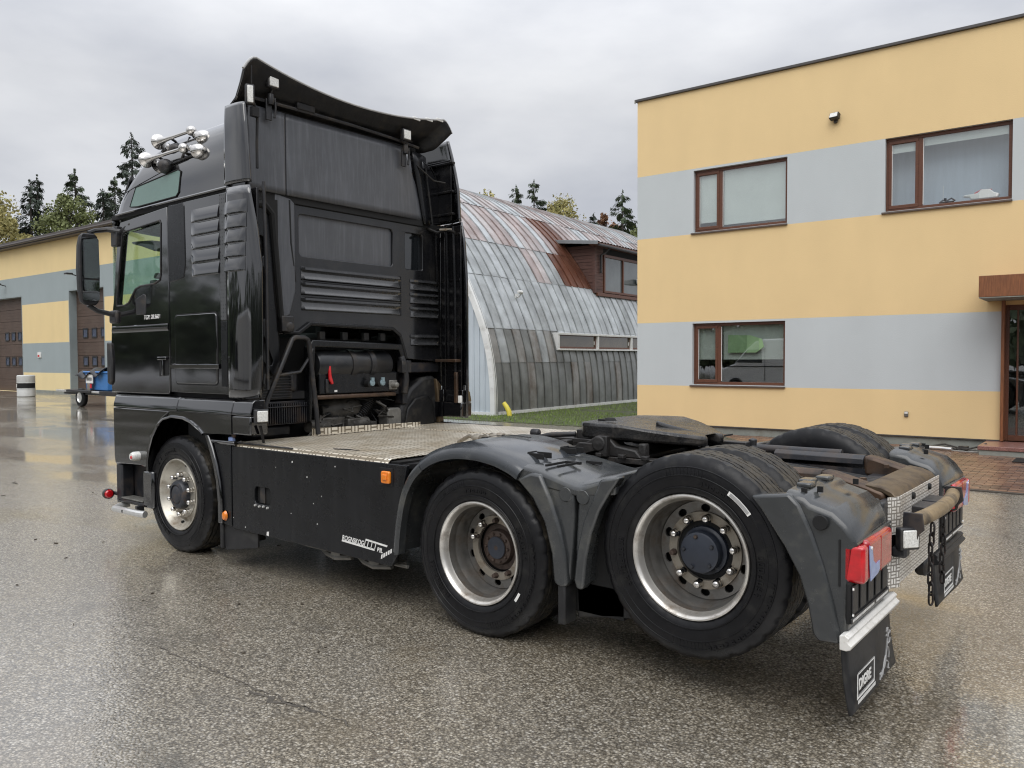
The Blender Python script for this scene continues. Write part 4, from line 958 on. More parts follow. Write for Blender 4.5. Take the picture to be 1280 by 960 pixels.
# side extenders behind the cab
def lerp_tab(tab, z):
    for (z0, x0), (z1, x1) in zip(tab, tab[1:]):
        if z <= z1: return x0+(x1-x0)*max(0, (z-z0)/(z1-z0))
    return tab[-1][1]
def extender(s):
    if s < 0:
        lo = [(1.34,1.165),(1.6,1.185),(2.35,1.190),(2.65,1.150),(2.955,1.085)]; lof = [(1.34,.84),(2.955,.84)]
        hi = [(2.985,1.08),(3.2,1.065),(3.45,1.04),(3.595,1.015)]; hif = [(2.985,.80),(3.595,.80)]
    else:
        lo = [(1.05,1.18),(1.3,1.19),(2.4,1.19),(2.8,1.15),(2.98,1.10)]; lof = [(1.05,.84),(2.98,.84)]
        hi = [(2.985,1.10),(3.3,1.07),(3.62,1.0),(3.79,.955)]; hif = [(2.985,.62),(3.45,.62),(3.6,.50),(3.79,.50)]
    def panel(rear, front, y0):
        mb = MB(); za, zb = rear[0][0], rear[-1][0]
        def f(u, v):
            z = za+(zb-za)*v; xa, xb = lerp_tab(front, z), lerp_tab(rear, z); x = xa+(xb-xa)*u
            return (x, y0+roll_in(x)+.12*max(0, z-3.25)**2+(.02*u**8), z)
        mb.grid(f, 14, 24); return mb
    for tab, fr, y0 in ((lo, lof, YO), (hi, hif, YO+.012)):
        o = O(panel(tab, fr, y0), s, 'side_extender', 'paint_clean', T, smooth=60); k = o.modifiers.new('s', 'SOLIDIFY'); k.thickness = .026; k.offset = 0
    xe = 1.175 if s < 0 else 1.18
    # inner lining with stiffening ribs
    mb = MB()
    z0 = 1.36 if s < 0 else 1.06
    mb.box(.86, 1.13, YO+.065, YO+.085, z0, 2.94)
    for z in (1.5, 1.95, 2.4, 2.85): mb.box(.86, 1.12, YO+.075, YO+.092, z, z+.02)
    if s > 0:
        mb.box(.62, 1.0, YO+.06, YO+.08, 3.0, 3.6)
        for z in (3.05, 3.27, 3.55): mb.box(.6, 1.04, YO+.06, YO+.10, z, z+.025)
        mb.box(.9, .93, YO+.06, YO+.10, 1.1, 2.9); 
    O(mb, s, 'extender_lining', 'ext_black', T, bevel=.005)
    mb = MB()
    xs = (1.0, 1.09) if s > 0 else (1.145,)
    for x in xs:
        zt = 2.93 if s > 0 else 2.99
        mb.tube([(x, YO+.13, 1.62 if x < 1.05 else 1.40), (x, YO+.13, 2.3), (x-.02, YO+.13, zt)], .013, 8)
    if s > 0: mb.tube([(.84, YO+.14, 2.9), (.86, YO+.14, 2.4), (.83, YO+.14, 2.36)], .012, 8)
    O(mb, s, 'support_pipe', 'ext_black' if s > 0 else 'steel_dark', T)
sides(extender)
mb = MB(); mb.box(1.12, 1.15, 1.09, 1.15, 1.20, 1.27); mb.obj('label_plate', 'white', T, bevel=.004)
mb = MB(); mb.tube([(.80,.98,2.93),(.9,1.05,2.88),(1.0,1.08,2.90),(1.1,1.08,2.87)], .014, 6); mb.tube([(.78,1.02,2.9),(.98,1.07,2.92),(1.08,1.08,2.95)], .01, 6)
mb.tube([(.8,.72,3.60),(.86,.85,3.48),(.9,1.0,3.38),(.98,1.08,3.36)], .008, 6); mb.tube([(.84,.95,3.5),(.86,.98,3.2),(.88,1.0,2.95)], .009, 6)
mb.obj('cable', 'dark', T)
mb = MB(); mb.tube([(.93,1.05,2.905),(1.06,1.09,2.90)], .012, 6); mb.obj('clip', 'beige_metal', T)
# rusty bracket low on the right extender
mb = MB(); mb.box(.84,1.12,1.06,1.14,1.60,1.63); mb.box(1.085,1.12,1.07,1.10,1.2,1.5); mb.obj('bracket', 'rust', T, bevel=.006)

# ---- rear wall
XB = .82
mb = MB()
wall = [(-.79,1.845),(-.565,1.84),(-.44,1.92),(.50,1.90),(.585,1.84),(.63,1.72),(.655,1.64),(1.16,1.60),(1.16,2.945),(-.80,2.945)]
mb.prism(wall, 'yz', XB-.05, XB, [rrect(-.545,.52,2.505,2.858,.035), rrect(.68,.915,2.50,2.85,.02)])
mb.obj('rear_wall', 'rear_black', T, bevel=.006)
mb = MB(); mb.prism(rrect(-.56,.535,2.49,2.872,.04), 'yz', XB-.045, XB-.022); mb.obj('recessed_panel', 'rear_grey', T)
mb = MB(); mb.prism(rrect(.67,.925,2.49,2.86,.02), 'yz', XB-.045, XB-.03); mb.obj('rear_window', 'dark_glass', T)
def rib(y0, y1, zt, h, sk=.03):
    mb = MB(); rs = []
    for (y, e) in ((y0, 0), (y0+.02, 1), (y1-.03, 1), (y1+sk*.5, 0)):
        sec = [(XB+.001, zt+.034), (XB+.034*e+.001, zt+.022), (XB+.036*e+.001, zt+.004), (XB+.002, zt), (XB+.004+.006*e, zt-h*.5), (XB+.030*e+.001, zt-h*.92), (XB+.030*e+.001, zt-h), (XB+.001, zt-h-.008)]
        rs.append([(x, y, z) for x, z in sec])
    return mb.loft(rs)
for zt in (2.385, 2.26, 2.13): rib(-.53, .61, zt, .075).obj('pressed_rib', 'rib', T, smooth=25)
for zt in (2.375, 2.245, 2.11, 1.84): rib(.745, 1.13, zt, .07, .01).obj('pressed_rib', 'rib', T, smooth=25)
mb = MB(); mb.prism([(-.80,2.99),(-.645,2.965),(-.60,2.93),(-.60,2.2),(-.66,2.0),(-.78,1.95)], 'yz', XB, XB+.028); mb.obj('corner_column', 'rear_grey', T, bevel=.012)
mb = MB(); mb.tube([(XB+.02,-.655,2.95),(XB+.02,-.645,2.6),(XB+.016,-.60,2.28)], .012, 6); mb.obj('column_seam', 'hole', T)
mb = MB()
slot = lambda y0, z0, y1, z1, r: [(y0-r,z0),(y0-r*.5,z0-r),(y0+r*.5,z0-r),(y1+r,z1),(y1+r*.5,z1+r),(y1-r*.5,z1+r)]
mb.prism([(-1.12,2.83),(-1.05,2.86),(-.90,2.84),(-.865,2.72),(-.845,2.2),(-.80,1.75),(-.80,1.55),(-.86,1.50),(-.95,1.62),(-1.05,1.75),(-1.12,1.8)], 'yz', .87, .89, [rrect(-.985,-.935,2.45,2.62,.022), rrect(-.975,-.935,1.95,2.38,.018), [(-.97,1.80),(-.94,1.82),(-.86,1.62),(-.875,1.585),(-.90,1.59)]])
mb.obj('corner_plate', 'panel', T, bevel=.006)
mb = MB(); mb.box(.80,.86,-1.17,-.78,1.5,2.93); mb.obj('corner_void', 'hole', T)
mb = MB(); mb.tube([(.895,-1.08,2.86),(.90,-.93,2.87),(.90,-.86,2.80),(.90,-.835,2.5),(.90,-.79,1.98),(.90,-.72,1.90)], [.028,.03,.03,.028,.026,.03], 8); mb.obj('gasket', 'hole', T)
mb = MB(); mb.box(.86,.93,-.80,-.68,1.86,1.99); mb.lathe([(0,.94),(.03,.938),(.05,.92),(.052,.86)], 14, 'x', (0,-.72,1.90)); mb.obj('hinge', 'steel_dark', T, bevel=.01)
mb = MB()
mb.prism([(-.72,1.875),(-.58,1.87),(-.455,1.955),(.50,1.935),(.60,1.87),(.655,1.72),(.685,1.63),(.655,1.63),(.62,1.72),(.58,1.845),(.49,1.905),(-.44,1.925),(-.565,1.84),(-.72,1.845)], 'yz', XB-.02, XB+.03); mb.obj('arch_trim', 'panel', T, bevel=.008)
for y in (-.3,-.05,.2,.4):
    mb = MB(); mb.box(XB-.05,XB-.01,y-.03,y+.03,1.80,1.875); mb.obj('tunnel_clip', 'dark', T, bevel=.005)
# upper rear panels
def upper(y0, y1, name, m):
    mb = MB()
    def f(u, v):
        y = y0+(y1-y0)*u; zt = 3.655-.012*max(0,y-.45)*2; 
        lean = .022*v
        x = .862-lean-(.10*(max(0, y-.56))**1.5 if y > .56 else 0)
        yy = y*(1-.02*v)
        return (x, yy + (-.17*v*max(0,y-.55)/.4 if y > .55 else 0), 2.985+(zt-2.985)*v)
    mb.grid(f, 30, 12); o = mb.obj(name, m, T, smooth=60); s_ = o.modifiers.new('s', 'SOLIDIFY'); s_.thickness = .025; s_.offset = -1; return o
upper(-1.045, -.70, 'upper_rear_panel', 'rear_grey'); upper(-.688, .93, 'upper_rear_panel', 'rear_grey')
mb = MB(); mb.box(.80,.845,-1.0,.9,2.93,2.99); mb.box(.80,.835,-.70,-.68,2.98,3.62); mb.obj('panel_gap', 'hole', T)
mb = MB()
def corner(u, v):
    z = 2.95+.68*v; a = u*PI/2; y0 = .90-.14*v; 
    return (.868-.022*v-.30*u*u, y0+(1.13-y0)*math.sin(a), z)
mb.grid(corner, 8, 8); o = mb.obj('rear_corner_panel', 'panel', T, smooth=60); s_ = o.modifiers.new('s', 'SOLIDIFY'); s_.thickness = .02
mb = MB(); mb.tube([(.60,1.06,3.50),(.72,1.085,3.3),(.80,1.10,3.05)], .009, 6); mb.obj('edge_trim', 'alu', T)

M['edge_sheen_grey'] = mat('pale_edge_sheen', (.42, .42, .42), .25, var=.15, vs=6)  # pale colour carries the sky reflection along the spoiler edge
# ---- roof air deflector
def spoil(u, v):                       # u across, v front to rear
    t = 2*u-1; y = 1.165*t; zr = 3.858+.145*t*t
    px = [.30,.50,.66,.78,.86,.915,.955]; k = v*6; i = min(5, int(k)); f = k-i
    hz = [0,.05,.14,.30,.50,.75,1.0]
    x = px[i]+(px[i+1]-px[i])*f; h = hz[i]+(hz[i+1]-hz[i])*f
    z0 = 3.640-.03*t*t if t < 0 else 3.640+.05*t*t
    fl = 1-(.30*(1-v))*max(0, t) - .85*max(0, .5-v)*max(0,-t)
    dp = -.14*(max(0, abs(t)-.90)/.10)**1.6*min(1, v*1.6)
    return (x+.03*t*t*v, y*fl, z0+(zr-z0)*h+dp)
mb = MB(); mb.grid(spoil, 80, 24); o = mb.obj('roof_spoiler', ['paint', 'dark'], T, smooth=60); s_ = o.modifiers.new('s', 'SOLIDIFY'); s_.thickness = .018; s_.offset = -1; s_.material_offset = 1
mb = MB(); P = [spoil(k/80, 1) for k in range(81)]; mb.tube([(p[0]+.006, p[1], p[2]-.006) for p in P], .011, 8); mb.obj('spoiler_edge', 'edge_sheen_grey', T)
for t in (.60, .74, .86):
    p = spoil((1+t)/2, 1); mb = MB(); mb.box(p[0]-.01, p[0]+.014, p[1]-.045, p[1]+.045, p[2]-.022, p[2]+.006); mb.obj('marker_light', 'white', T, bevel=.004)
mb = MB(); mb.box(.55,.80,-.80,.85,3.58,3.68); mb.obj('spoiler_void', 'hole', T)
mb = MB(); mb.tube([(.86,-1.0,3.70),(.88,-.5,3.70),(.88,0,3.70),(.87,.5,3.69),(.84,.85,3.68)], .014, 6); mb.tube([(.80,-.9,3.78),(.8,0,3.72),(.8,.8,3.74)], .012, 6); mb.obj('support_bar', 'steel_dark', T)
def worklamp(x, y, z, w=.05, name='work_lamp', h=None):
    h = h or w
    L = empty(name, (x, y, z), T)
    mb = MB(); mb.box(-.045, 0, -w-.012, w+.012, -h-.012, h+.012); mb.obj('housing', 'steel_dark', L, bevel=.01)
    mb = MB(); mb.box(-.005, .006, -w, w, -h, h); mb.obj('lens', 'lens_clear', L, bevel=.006)
    return L
worklamp(.95, -.86, 3.845, .042); worklamp(.95, .60, 3.735, .042)
for y, z in ((-.86, 3.70), (.62, 3.60)):
    mb = MB(); mb.lathe([(0,.06),(.025,.055),(.03,0),(.022,-.03)], 10, 'z', (.90,y,z)); mb.box(.872,.89,y-.035,y+.02,z-.15,z+.02); mb.tube([(.91,y+.03,z+.03),(.90,y+.045,z-.05),(.905,y+.03,z-.13)], .011, 6); mb.tube([(.9,y,z+.05),(.92,y+.01,z+.11)], .008, 6); mb.obj('antenna_mount', 'steel_dark', T, bevel=.004)
mb = MB(); mb.box(.84,.9,-.60,-.42,3.70,3.76); mb.obj('junction_box', 'dark', T, bevel=.01)
worklamp(1.035, -1.135, 3.66, .022, 'marker_light', .065).rotation_euler.z = R(-20)
mb = MB(); mb.tube([(1.03,-1.12,3.74),(1.035,-1.12,3.88)], .005, 6); mb.obj('whip_aerial', 'dark', T); mb = MB(); mb.tube([(1.03,-1.10,3.6),(1.01,-1.06,3.5),(1.03,-1.08,3.3),(1.06,-1.1,3.1)], .012, 6); mb.box(1.0,1.04,-1.12,-1.06,3.50,3.57); mb.obj('cable', 'dark', T)

# ---- air horns and roof lamps
for (x0, x1, y, z, bell) in ((-.365,.175,-1.13,3.535,.068), (-.42,.20,-1.215,3.37,.068)):
    H = empty('air_horn', (x0, y, z), T)
    MB().lathe([(bell,0),(bell*.96,.012),(bell*.55,.035),(.03,.07),(.02,.13),(.0155,.25),(.014,x1-x0-.04)], 28, 'x').obj('trumpet', 'chrome', H)
    MB().lathe([(0,.001),(bell*.8,.004),(bell,.0)], 28, 'x').obj('bell_mouth', 'steel_dark', H)
    MB().lathe([(0,-.044),(.02,-.04),(.036,-.024),(.043,0),(.036,.024),(.02,.04),(0,.044)], 20, 'x', (x1-x0,0,0)).obj('compressor_cap', 'chrome', H)
    mb = MB(); mb.tube([(.2,0,0),(.2,.09,-.04)], .012, 8); mb.tube([(x1-x0-.05,0,0),(x1-x0-.05,.09,-.04)], .012, 8); mb.obj('mounting_foot', 'steel_dark', H)
for (x, y, z, r, m_) in ((.34,-1.12,3.455,.060,'chrome'), (.375,-1.185,3.325,.060,'chrome'), (-.10,-1.12,3.43,.05,'steel_dark'), (-.12,-1.20,3.275,.062,'steel_dark')):
    L = empty('roof_lamp', (x, y, z), T)
    MB().lathe([(0,.075),(r*.4,.07),(r*.75,.05),(r*.95,.02),(r,0),(r,-.02),(r*.9,-.028),(0,-.03)], 24, 'x').obj('lamp_bowl', m_, L)
    mb = MB(); mb.lathe([(0,.03),(.022,.024),(.03,0),(.022,-.024),(0,-.03)], 14, 'x', (-.075,-.01,.03)); mb.obj('lamp_stud', 'chrome', L)
mb = MB()
for y, z in ((-1.10,3.425),(-1.175,3.285)): mb.tube([(-.1,y,z),(.36,y,z+.03)], .010, 8)
mb.tube([(.1,-1.10,3.50),(.1,-1.18,3.30)], .010, 8); mb.obj('lamp_bar', 'steel_dark', T)

# ---- mirrors, outside visor, interior
def mirror(s):
    m_ = empty('wing_mirror', (-.98, s*1.45, 2.45), T)
    def o(mb, *a, **k): 
        if s > 0: mb.flipy()
        return mb.obj(*a, **k)
    mb = MB(); rs = []
    for z, w, d in ((-.325,.045,.04),(-.30,.075,.075),(-.2,.088,.10),(0,.092,.115),(.2,.088,.10),(.29,.075,.08),(.315,.05,.05)):
        rs.append([(0, -w-.012, z),(0, w-.012, z),(-d*.6, w-.005, z),(-d, w*.4, z),(-d, -w*.5, z),(-d*.6, -w-.012, z)])
    mb.loft(rs); o(mb, 'mirror_housing', 'steel_dark', m_, bevel=.012)
    mb = MB(); mb.prism(rrect(-.078,.07,-.085,.275,.02), 'yz', -.004, .004); o(mb, 'mirror_glass', 'mirror', m_)
    mb = MB(); mb.prism(rrect(-.078,.07,-.285,-.10,.02), 'yz', -.004, .005); g = o(mb, 'wide_angle_glass', 'mirror', m_)
    mb = MB(); mb.tube([(-.04,.0,.32),(-.05,.06,.35),(-.02,.16,.37),(.08,.26,.35)], [.022,.022,.024,.03], 8); o(mb, 'upper_arm', 'steel_dark', m_)
    mb = MB(); mb.tube([(-.05,-.01,-.32),(-.05,.07,-.37),(-.03,.2,-.40),(-.02,.27,-.41)], [.022,.022,.024,.03], 8); o(mb, 'lower_arm', 'steel_dark', m_)
    mb = MB(); mb.box(-.12,.02,.2,.28,-.48,-.36); o(mb, 'arm_foot', 'steel_dark', m_, bevel=.02)
    mb = MB(); mb.tube([(.02,.24,.33),(.2,.255,.395),(.26,.25,.40)], .026, 8); mb.box(-.05,.06,.2,.27,.22,.40); o(mb, 'arm_foot', 'steel_dark', m_, bevel=.015)
sides(mirror)
mb = MB(); mb.box(-1.2,.76,-1.14,1.14,1.30,1.36); mb.obj('cab_floor', 'int_dark', T)
for y in (-.62, .62):
    S_ = empty('driver_seat', (-.35, y, 1.4), T)
    mb = MB(); mb.box(-.25,.25,-.25,.25,.0,.5); mb.box(.16,.32,-.25,.25,.45,1.05); mb.obj('seat_cushion', 'int_dark', S_, bevel=.05)
mb = MB(); mb.box(-1.28,-.95,-1.1,1.1,1.4,2.12); mb.obj('dashboard', 'int_dark', T, bevel=.04)
mb = MB(); P = [(-.82+.08*math.cos(a), -.62+.22*math.sin(a), 2.12+.15*math.cos(a)) for a in [2*PI*k/24 for k in range(24)]]; mb.tube(P, .016, 8, closed=True); mb.obj('steering_wheel', 'int_dark', T)
mb = MB(); mb.prism([(-.90,2.72),(-.55,2.70),(-.42,2.62),(-.50,2.60),(-.72,2.66),(-.90,2.70)], 'xz', -1.12, -.5); mb.obj('inner_visor', 'int_dark', T, bevel=.01)
mb = MB(); mb.box(-.72,-.62,-1.05,-.9,2.05,2.36); mb.lathe([(0,.03),(.03,.02),(.04,-.02),(0,-.03)], 10, 'z', (-.66,-1.0,2.40)); mb.obj('cup_holder', 'int_dark', T, bevel=.02)
M['alu_worn2'] = mat('oily_casting', (.06, .056, .05), .5, metal=.3, var=.4, vs=14, dirt=((.02,.018,.016), .5, 10), bump=.1, bs=50)
M['greasy'] = mat('greasy_plate', (.014, .0138, .014), .24, var=.4, vs=8, dirt=((.075, .066, .056), .30, 4), bump=.5, bs=32, rvar=.12)
M['fw_dirty'] = mat('dirty_coupling', (.016, .0145, .0135), .55, var=.5, vs=16, dirt=((.05, .04, .032), .32, 9), bump=.35, bs=45)
M['panel_dim'] = mat('dull_black_plastic', (.013, .013, .014), .45, var=.4, vs=40, bump=.3, bs=60)
M['bar_white'] = mat('white_alu_bar', (.72, .71, .68), .35, var=.08, vs=14, dirt=((.5,.48,.42), .3, 20))
# ---------------------------------------------------------------- lower cab body, wheel arch, steps
def lower(s):
    y0, y1 = YO-.035, YO+.12
    arch = [(.50,1.035),(.442,1.075),(.323,1.125),(.2,1.152),(.02,1.158),(-.12,1.13),(-.23,1.07),(-.32,.97),(-.38,.86),(-.412,.757),(-.41,.66)]
    # shelf that slopes out under the doors, cut by two panel gaps
    for x0, x1 in ((-1.03,.085),(.093,.90),(.908,1.155)):
        mb = MB(); mb.prism([(YO+.10,1.325),(YO+.012,1.325),(YO-.012,1.305),(y0+.004,1.235),(y0,1.205),(YO+.10,1.205)], 'yz', x0, x1); O(mb, s, 'body_shelf', 'paint_clean', T, bevel=.006)
    mb = MB(); mb.prism([(-1.035,1.203),(-.02,1.203),(-.16,1.13),(-.27,1.04),(-.36,.90),(-.42,.70),(-.49,.69),(-.54,.70),(-1.012,.68),(-1.03,.75)], 'xz', y0, y1); O(mb, s, 'step_panel', 'paint_clean', T, bevel=.012)
    mb = MB(); mb.prism([(-.012,1.203),(.90,1.203),(.90,1.055),(.52,1.045)]+arch+[(-.412,.70),(-.352,.90),(-.262,1.035),(-.15,1.124)], 'xz', y0, y1); O(mb, s, 'wheel_arch', 'paint_clean', T, bevel=.010)
    mb = MB(); mb.prism([(.908,1.203),(1.158,1.203),(1.155,1.06),(.908,1.055)], 'xz', y0, y1); O(mb, s, 'rear_corner', 'paint_clean', T, bevel=.012)
    mb = MB(); mb.tube([(x, y0-.002, z) for x, z in arch], .013, 8); O(mb, s, 'arch_lip', 'paint_clean', T)
    mb = MB(); mb.prism([(-.41,.66),(-.412,.757),(-.38,.86),(-.32,.97),(-.23,1.07),(-.12,1.13),(.02,1.158),(.2,1.152),(.323,1.125),(.442,1.075),(.50,1.035),(.52,1.2),(-.5,1.2),(-.5,.66)], 'xz', YO+.12, YO+.55); O(mb, s, 'arch_liner', 'dark', T)
    mb = MB(); mb.box(-1.03, -.92, YO-.02, YO+.1, .33, .68); mb.box(-1.0,-.36,YO+.10,YO+.13,.34,.70); mb.box(-1.0,-.36,YO-.02,YO+.12,.325,.365); O(mb, s, 'step_box', 'frame', T, bevel=.015)
    mb = MB(); mb.box(-.52,-.345,YO-.03,YO+.02,.33,.66); O(mb, s, 'step_upright', 'paint_clean', T, bevel=.02)
    mb = MB(); mb.box(-.93,-.54,YO-.025,YO+.09,.366,.380); O(mb, s, 'step_tread', 'alu_worn', T, bevel=.004)
    mb = MB(); mb.tube([(-.96,YO+.06,.30),(-.97,YO-.03,.285),(-.93,YO-.085,.28),(-.45,YO-.085,.285),(-.40,YO-.07,.285)], .030, 10); O(mb, s, 'step_bar', 'alu', T)
    mb = MB(); mb.box(-.58,-.55,YO-.07,YO+.0,.29,.34); mb.box(-.74,-.72,YO-.118,YO-.1,.27,.295); O(mb, s, 'bar_bracket', 'steel_dark', T, bevel=.004)
    L = empty('side_marker', (-.565, s*1.30, .782), T)
    mb = MB(); mb.lathe([(0,-.03),(.03,-.026),(.042,-.005),(.042,.045)], 16, 'y'); O(mb, s, 'lens', 'lens_clear', L)
    mb = MB(); mb.lathe([(.0,-.034),(.014,-.033),(.018,-.026)], 8, 'y', (.012,0,-.006)); O(mb, s, 'reflector', 'red_bright', L)
    L = empty('side_lamp', (-1.12, s*1.27, .39), T)
    mb = MB(); mb.lathe([(0,.025),(.03,.022),(.042,.008),(.044,-.02),(0,-.03)], 20, 'x'); O(mb, s, 'lens', 'red_bright', L)
    mb = MB(); mb.lathe([(.047,-.03),(.050,.0),(.047,.012)], 20, 'x'); mb.tube([(-.02,0,0),(-.02,.06,.0),(.08,.08,-.01)], .018, 8); O(mb, s, 'housing', 'steel_dark', L)
    # guard behind the front wheel
    mb = MB()
    pts = [(.50,1.03),(.555,.93),(.615,.80),(.655,.67),(.678,.50),(.680,.335)]
    poly = pts+[(x+.055, z+.005) for x, z in pts[::-1]]
    mb.prism(poly, 'xz', YO-.03, YO+.36); O(mb, s, 'mudguard', 'paint_clean', T, bevel=.012)
    mb = MB(); mb.prism([(.60,.975),(.84,.975),(.84,.33),(.735,.335),(.73,.52),(.71,.68),(.665,.83)], 'xz', YO-.006, YO+.06); O(mb, s, 'mudguard_panel', 'panel', T, bevel=.006)
    mb = MB(); mb.prism([(YO-.012,1.0),(YO-.02,.985),(YO-.008,.965),(YO+.06,.965),(YO+.06,1.0)], 'yz', .555, .90); O(mb, s, 'panel_cap', 'paint_clean', T, bevel=.006)
    mb = MB(); mb.lathe([(0,-.022),(.022,-.018),(.03,0)], 16, 'y', (.765,YO-.012,.405)); 
    for v in mb.bm.verts: v.co.z = .405+(v.co.z-.405)*1.35
    O(mb, s, 'marker_light', 'amber', T)
    mb = MB(); mb.prism([(.66,.325),(1.15,.325),(1.15,.20),(.72,.125),(.70,.17)], 'xz', YO+.02, YO+.035); O(mb, s, 'mud_flap', 'flap', T)
    mb = MB(); mb.box(.66,.70,YO+.0,YO+.4,.13,.33); O(mb, s, 'flap_edge', 'flap', T, bevel=.01)
sides(lower)

# ---------------------------------------------------------------- side skirts and catwalk
def skirt(s):
    hole = rrect(1.145, 1.345, .545, .675, .03)
    outl = [(.848,.96),(2.80,.962),(2.765,.82),(2.735,.60),(2.72,.40),(2.65,.30),(.848,.315)]
    mb = MB(); mb.prism(outl, 'xz', YO, YO+.03, [hole] if s < 0 else []); k = O(mb, s, 'side_skirt', 'panel', T, bevel=.005)
    mb = MB(); mb.box(1.12,1.37,YO+.03,YO+.10,.52,.70); O(mb, s, 'pocket', 'hole', k)
    mb = MB(); mb.box(1.19,1.25,YO+.02,YO+.06,.55,.67); O(mb, s, 'pocket_strut', 'steel_dark', k)
    for q in range(4):
        mb = MB(); mb.lathe([(0,-.014),(.008,-.013),(.010,0)], 8, 'y', (1.165+.052*q, YO-.002, .532-.004*(q%2))); O(mb, s, 'rivet', 'alu', k)
    mb = MB(); mb.box(2.555,2.675,YO-.006,YO+.0,.815,.935); O(mb, s, 'lamp_base', 'hole', k, bevel=.012)
    mb = MB(); mb.prism(rrect(2.585,2.665,.835,.915,.014), 'xz', YO-.026, YO-.004); O(mb, s, 'marker_light', 'amber', k, bevel=.006)
    mb = MB(); mb.box(2.605,2.645,YO-.034,YO-.026,.858,.895); O(mb, s, 'reflector', 'amber', k, bevel=.008)
    mb = MB(); mb.tube([(.90,YO+.02,.988),(1.6,YO+.02,.988)], .006, 5); 
    O(mb, s, 'skirt_edge', 'steel_dark', T)
skirt(-1); skirt(1)
# paint chips and splashes on the near skirt
mb = MB()
for x, z, w in ((1.62,.895,.012),(1.79,.80,.01),(1.95,.68,.007),(1.86,.62,.007),(1.60,.52,.006),(1.9,.48,.008),(1.31,.332,.03),(.86,.40,.006),(1.02,.345,.009),(1.42,.84,.005),(2.1,.90,.008)):
    mb.prism([(x-w*.5,z-w*.4),(x+w*.4,z-w*.55),(x+w*.55,z+w*.6),(x-w*.3,z+w*.5)], 'xz', YO-.0015, YO-.0002)
mb.obj('paint_chip', 'white', T)
# dealer lettering
sk = [k for k in kids(T) if k.name.startswith('side_skirt')][0]
xz = lambda x, z: (x, z)
mb = MB()
th = -.055
def dl(x, z): return (2.175+x*math.cos(th)-z*.0, .448+x*math.sin(th)+z)
mb.prism([dl(-.012,-.052),dl(.315,-.052),dl(.322,-.040),dl(-.008,-.040)], 'xz', YO-.0018, YO-.0004)
mb.prism([dl(.235,.012),dl(.445,.008),dl(.438,-.004),dl(.228,.0)], 'xz', YO-.0018, YO-.0004)
for x0 in (.232,.262,.298,.335):
    mb.prism([dl(x0-.022,-.052),dl(x0-.016,-.052),dl(x0+.004,.004),dl(x0-.002,.004)], 'xz', YO-.0018, YO-.0004)
mb.prism([dl(.10,-.052),dl(.315,-.052),dl(.317,-.046),dl(.10,-.046)], 'xz', YO-.0019, YO-.0005)
mb.obj('decal_stripe', 'white', sk)
rm = Matrix.Rotation(th, 4, 'Z')
text('ROGNSKOG', .046, on_left(2.165, YO-.0006, .410) @ rm, 'white', sk, 'decal_lettering', shear=.2, sx=.86, bold=.0008)
text('BIL', .042, on_left(2.515, YO-.0006, .378) @ rm, 'white', sk, 'decal_lettering', shear=.2, sx=1.0, bold=.0012)
mb = MB(); 
for k in range(5):
    x = 2.555+.022*k; z = .335+.012*k; mb.prism([(x,z),(x+.014,z+.006),(x+.018,z+.034),(x+.004,z+.028)], 'xz', YO-.002, YO-.0004)
mb.obj('slanted_sticker', 'white', sk)
# things hanging below the skirt
mb = MB()
for x in (1.95, 2.35):
    mb.tube([(x-.22,-1.08,.30),(x-.1,-1.10,.245),(x+.02,-1.12,.235),(x+.2,-1.12,.262)], .018, 6); mb.tube([(x-.18,-1.02,.32),(x,-1.04,.25),(x+.25,-1.05,.275)], .016, 6); mb.box(x-.02,x+.08,-1.13,-1.02,.25,.29)
mb.tube([(1.0,-1.1,.30),(1.7,-1.11,.275),(2.7,-1.12,.285)], .012, 6)
mb.obj('battery_tray', 'alu_worn', T)
# tanks and boxes behind the skirts close off the underside
for s in (-1, 1):
    mb = MB(); mb.box(.90,2.55,YO+.06,-.55,.36,.92); O(mb, s, 'fuel_tank', 'dark', T, bevel=.06)
# catwalk of tread plate
def deckp(name, poly, z, th=.004, lip=None, z1=None):
    mb = MB(); mb.prism(poly, 'xy', z-th, z); mb.boxuv(); return mb.obj(name, 'deck', T, smooth=0)
ZD = .988
mb = MB()
def roll(u, v):      # near edge rolled over
    x = .86+u*(2.62-.86); a = v*PI*.62
    cut = 0
    return (x, -1.165-.052*math.sin(a), ZD-.05+.05*math.cos(a))
mb.grid(roll, 24, 6); mb.boxuv(); o = mb.obj('deck_edge', 'deck', T, smooth=80); s_ = o.modifiers.new('s', 'SOLIDIFY'); s_.thickness = .004
deckp('deck_plate', [(.86,-1.165),(2.62,-1.165),(2.62,-.52),(.90,-.50)], ZD)
deckp('deck_plate', [(.95,-.56),(2.75,-.56),(2.78,.59),(.93,.59)], ZD-.0045)
deckp('deck_plate', [(.80,.552),(2.6,.552),(2.55,1.22),(.78,1.22)], ZD)
mb = MB(); mb.prism([(-.50,ZD),(-.50,ZD+.065),(-.2,ZD+.055),(.78,ZD+.035),(.78,ZD-.01)], 'yz', .905, .912); mb.boxuv(); mb.obj('deck_upstand', 'deck', T)
deckp('deck_flange', [(.905,-.50),(.96,-.50),(.95,.78),(.90,.78)], ZD+.004)
mb = MB(); mb.prism([(1.83,-1.02),(1.98,-.985),(2.10,-1.0),(2.06,-1.015),(1.95,-1.035),(1.88,-1.05)], 'xy', ZD+.0005, ZD+.002); mb.obj('torn_hole', 'hole', T)
mb = MB(); mb.prism([(2.62,-1.21),(2.72,-1.21),(2.80,-1.0),(2.80,-.6),(2.62,-.6)], 'xy', ZD-.06, ZD-.03); mb.obj('deck_end', 'dark', T)
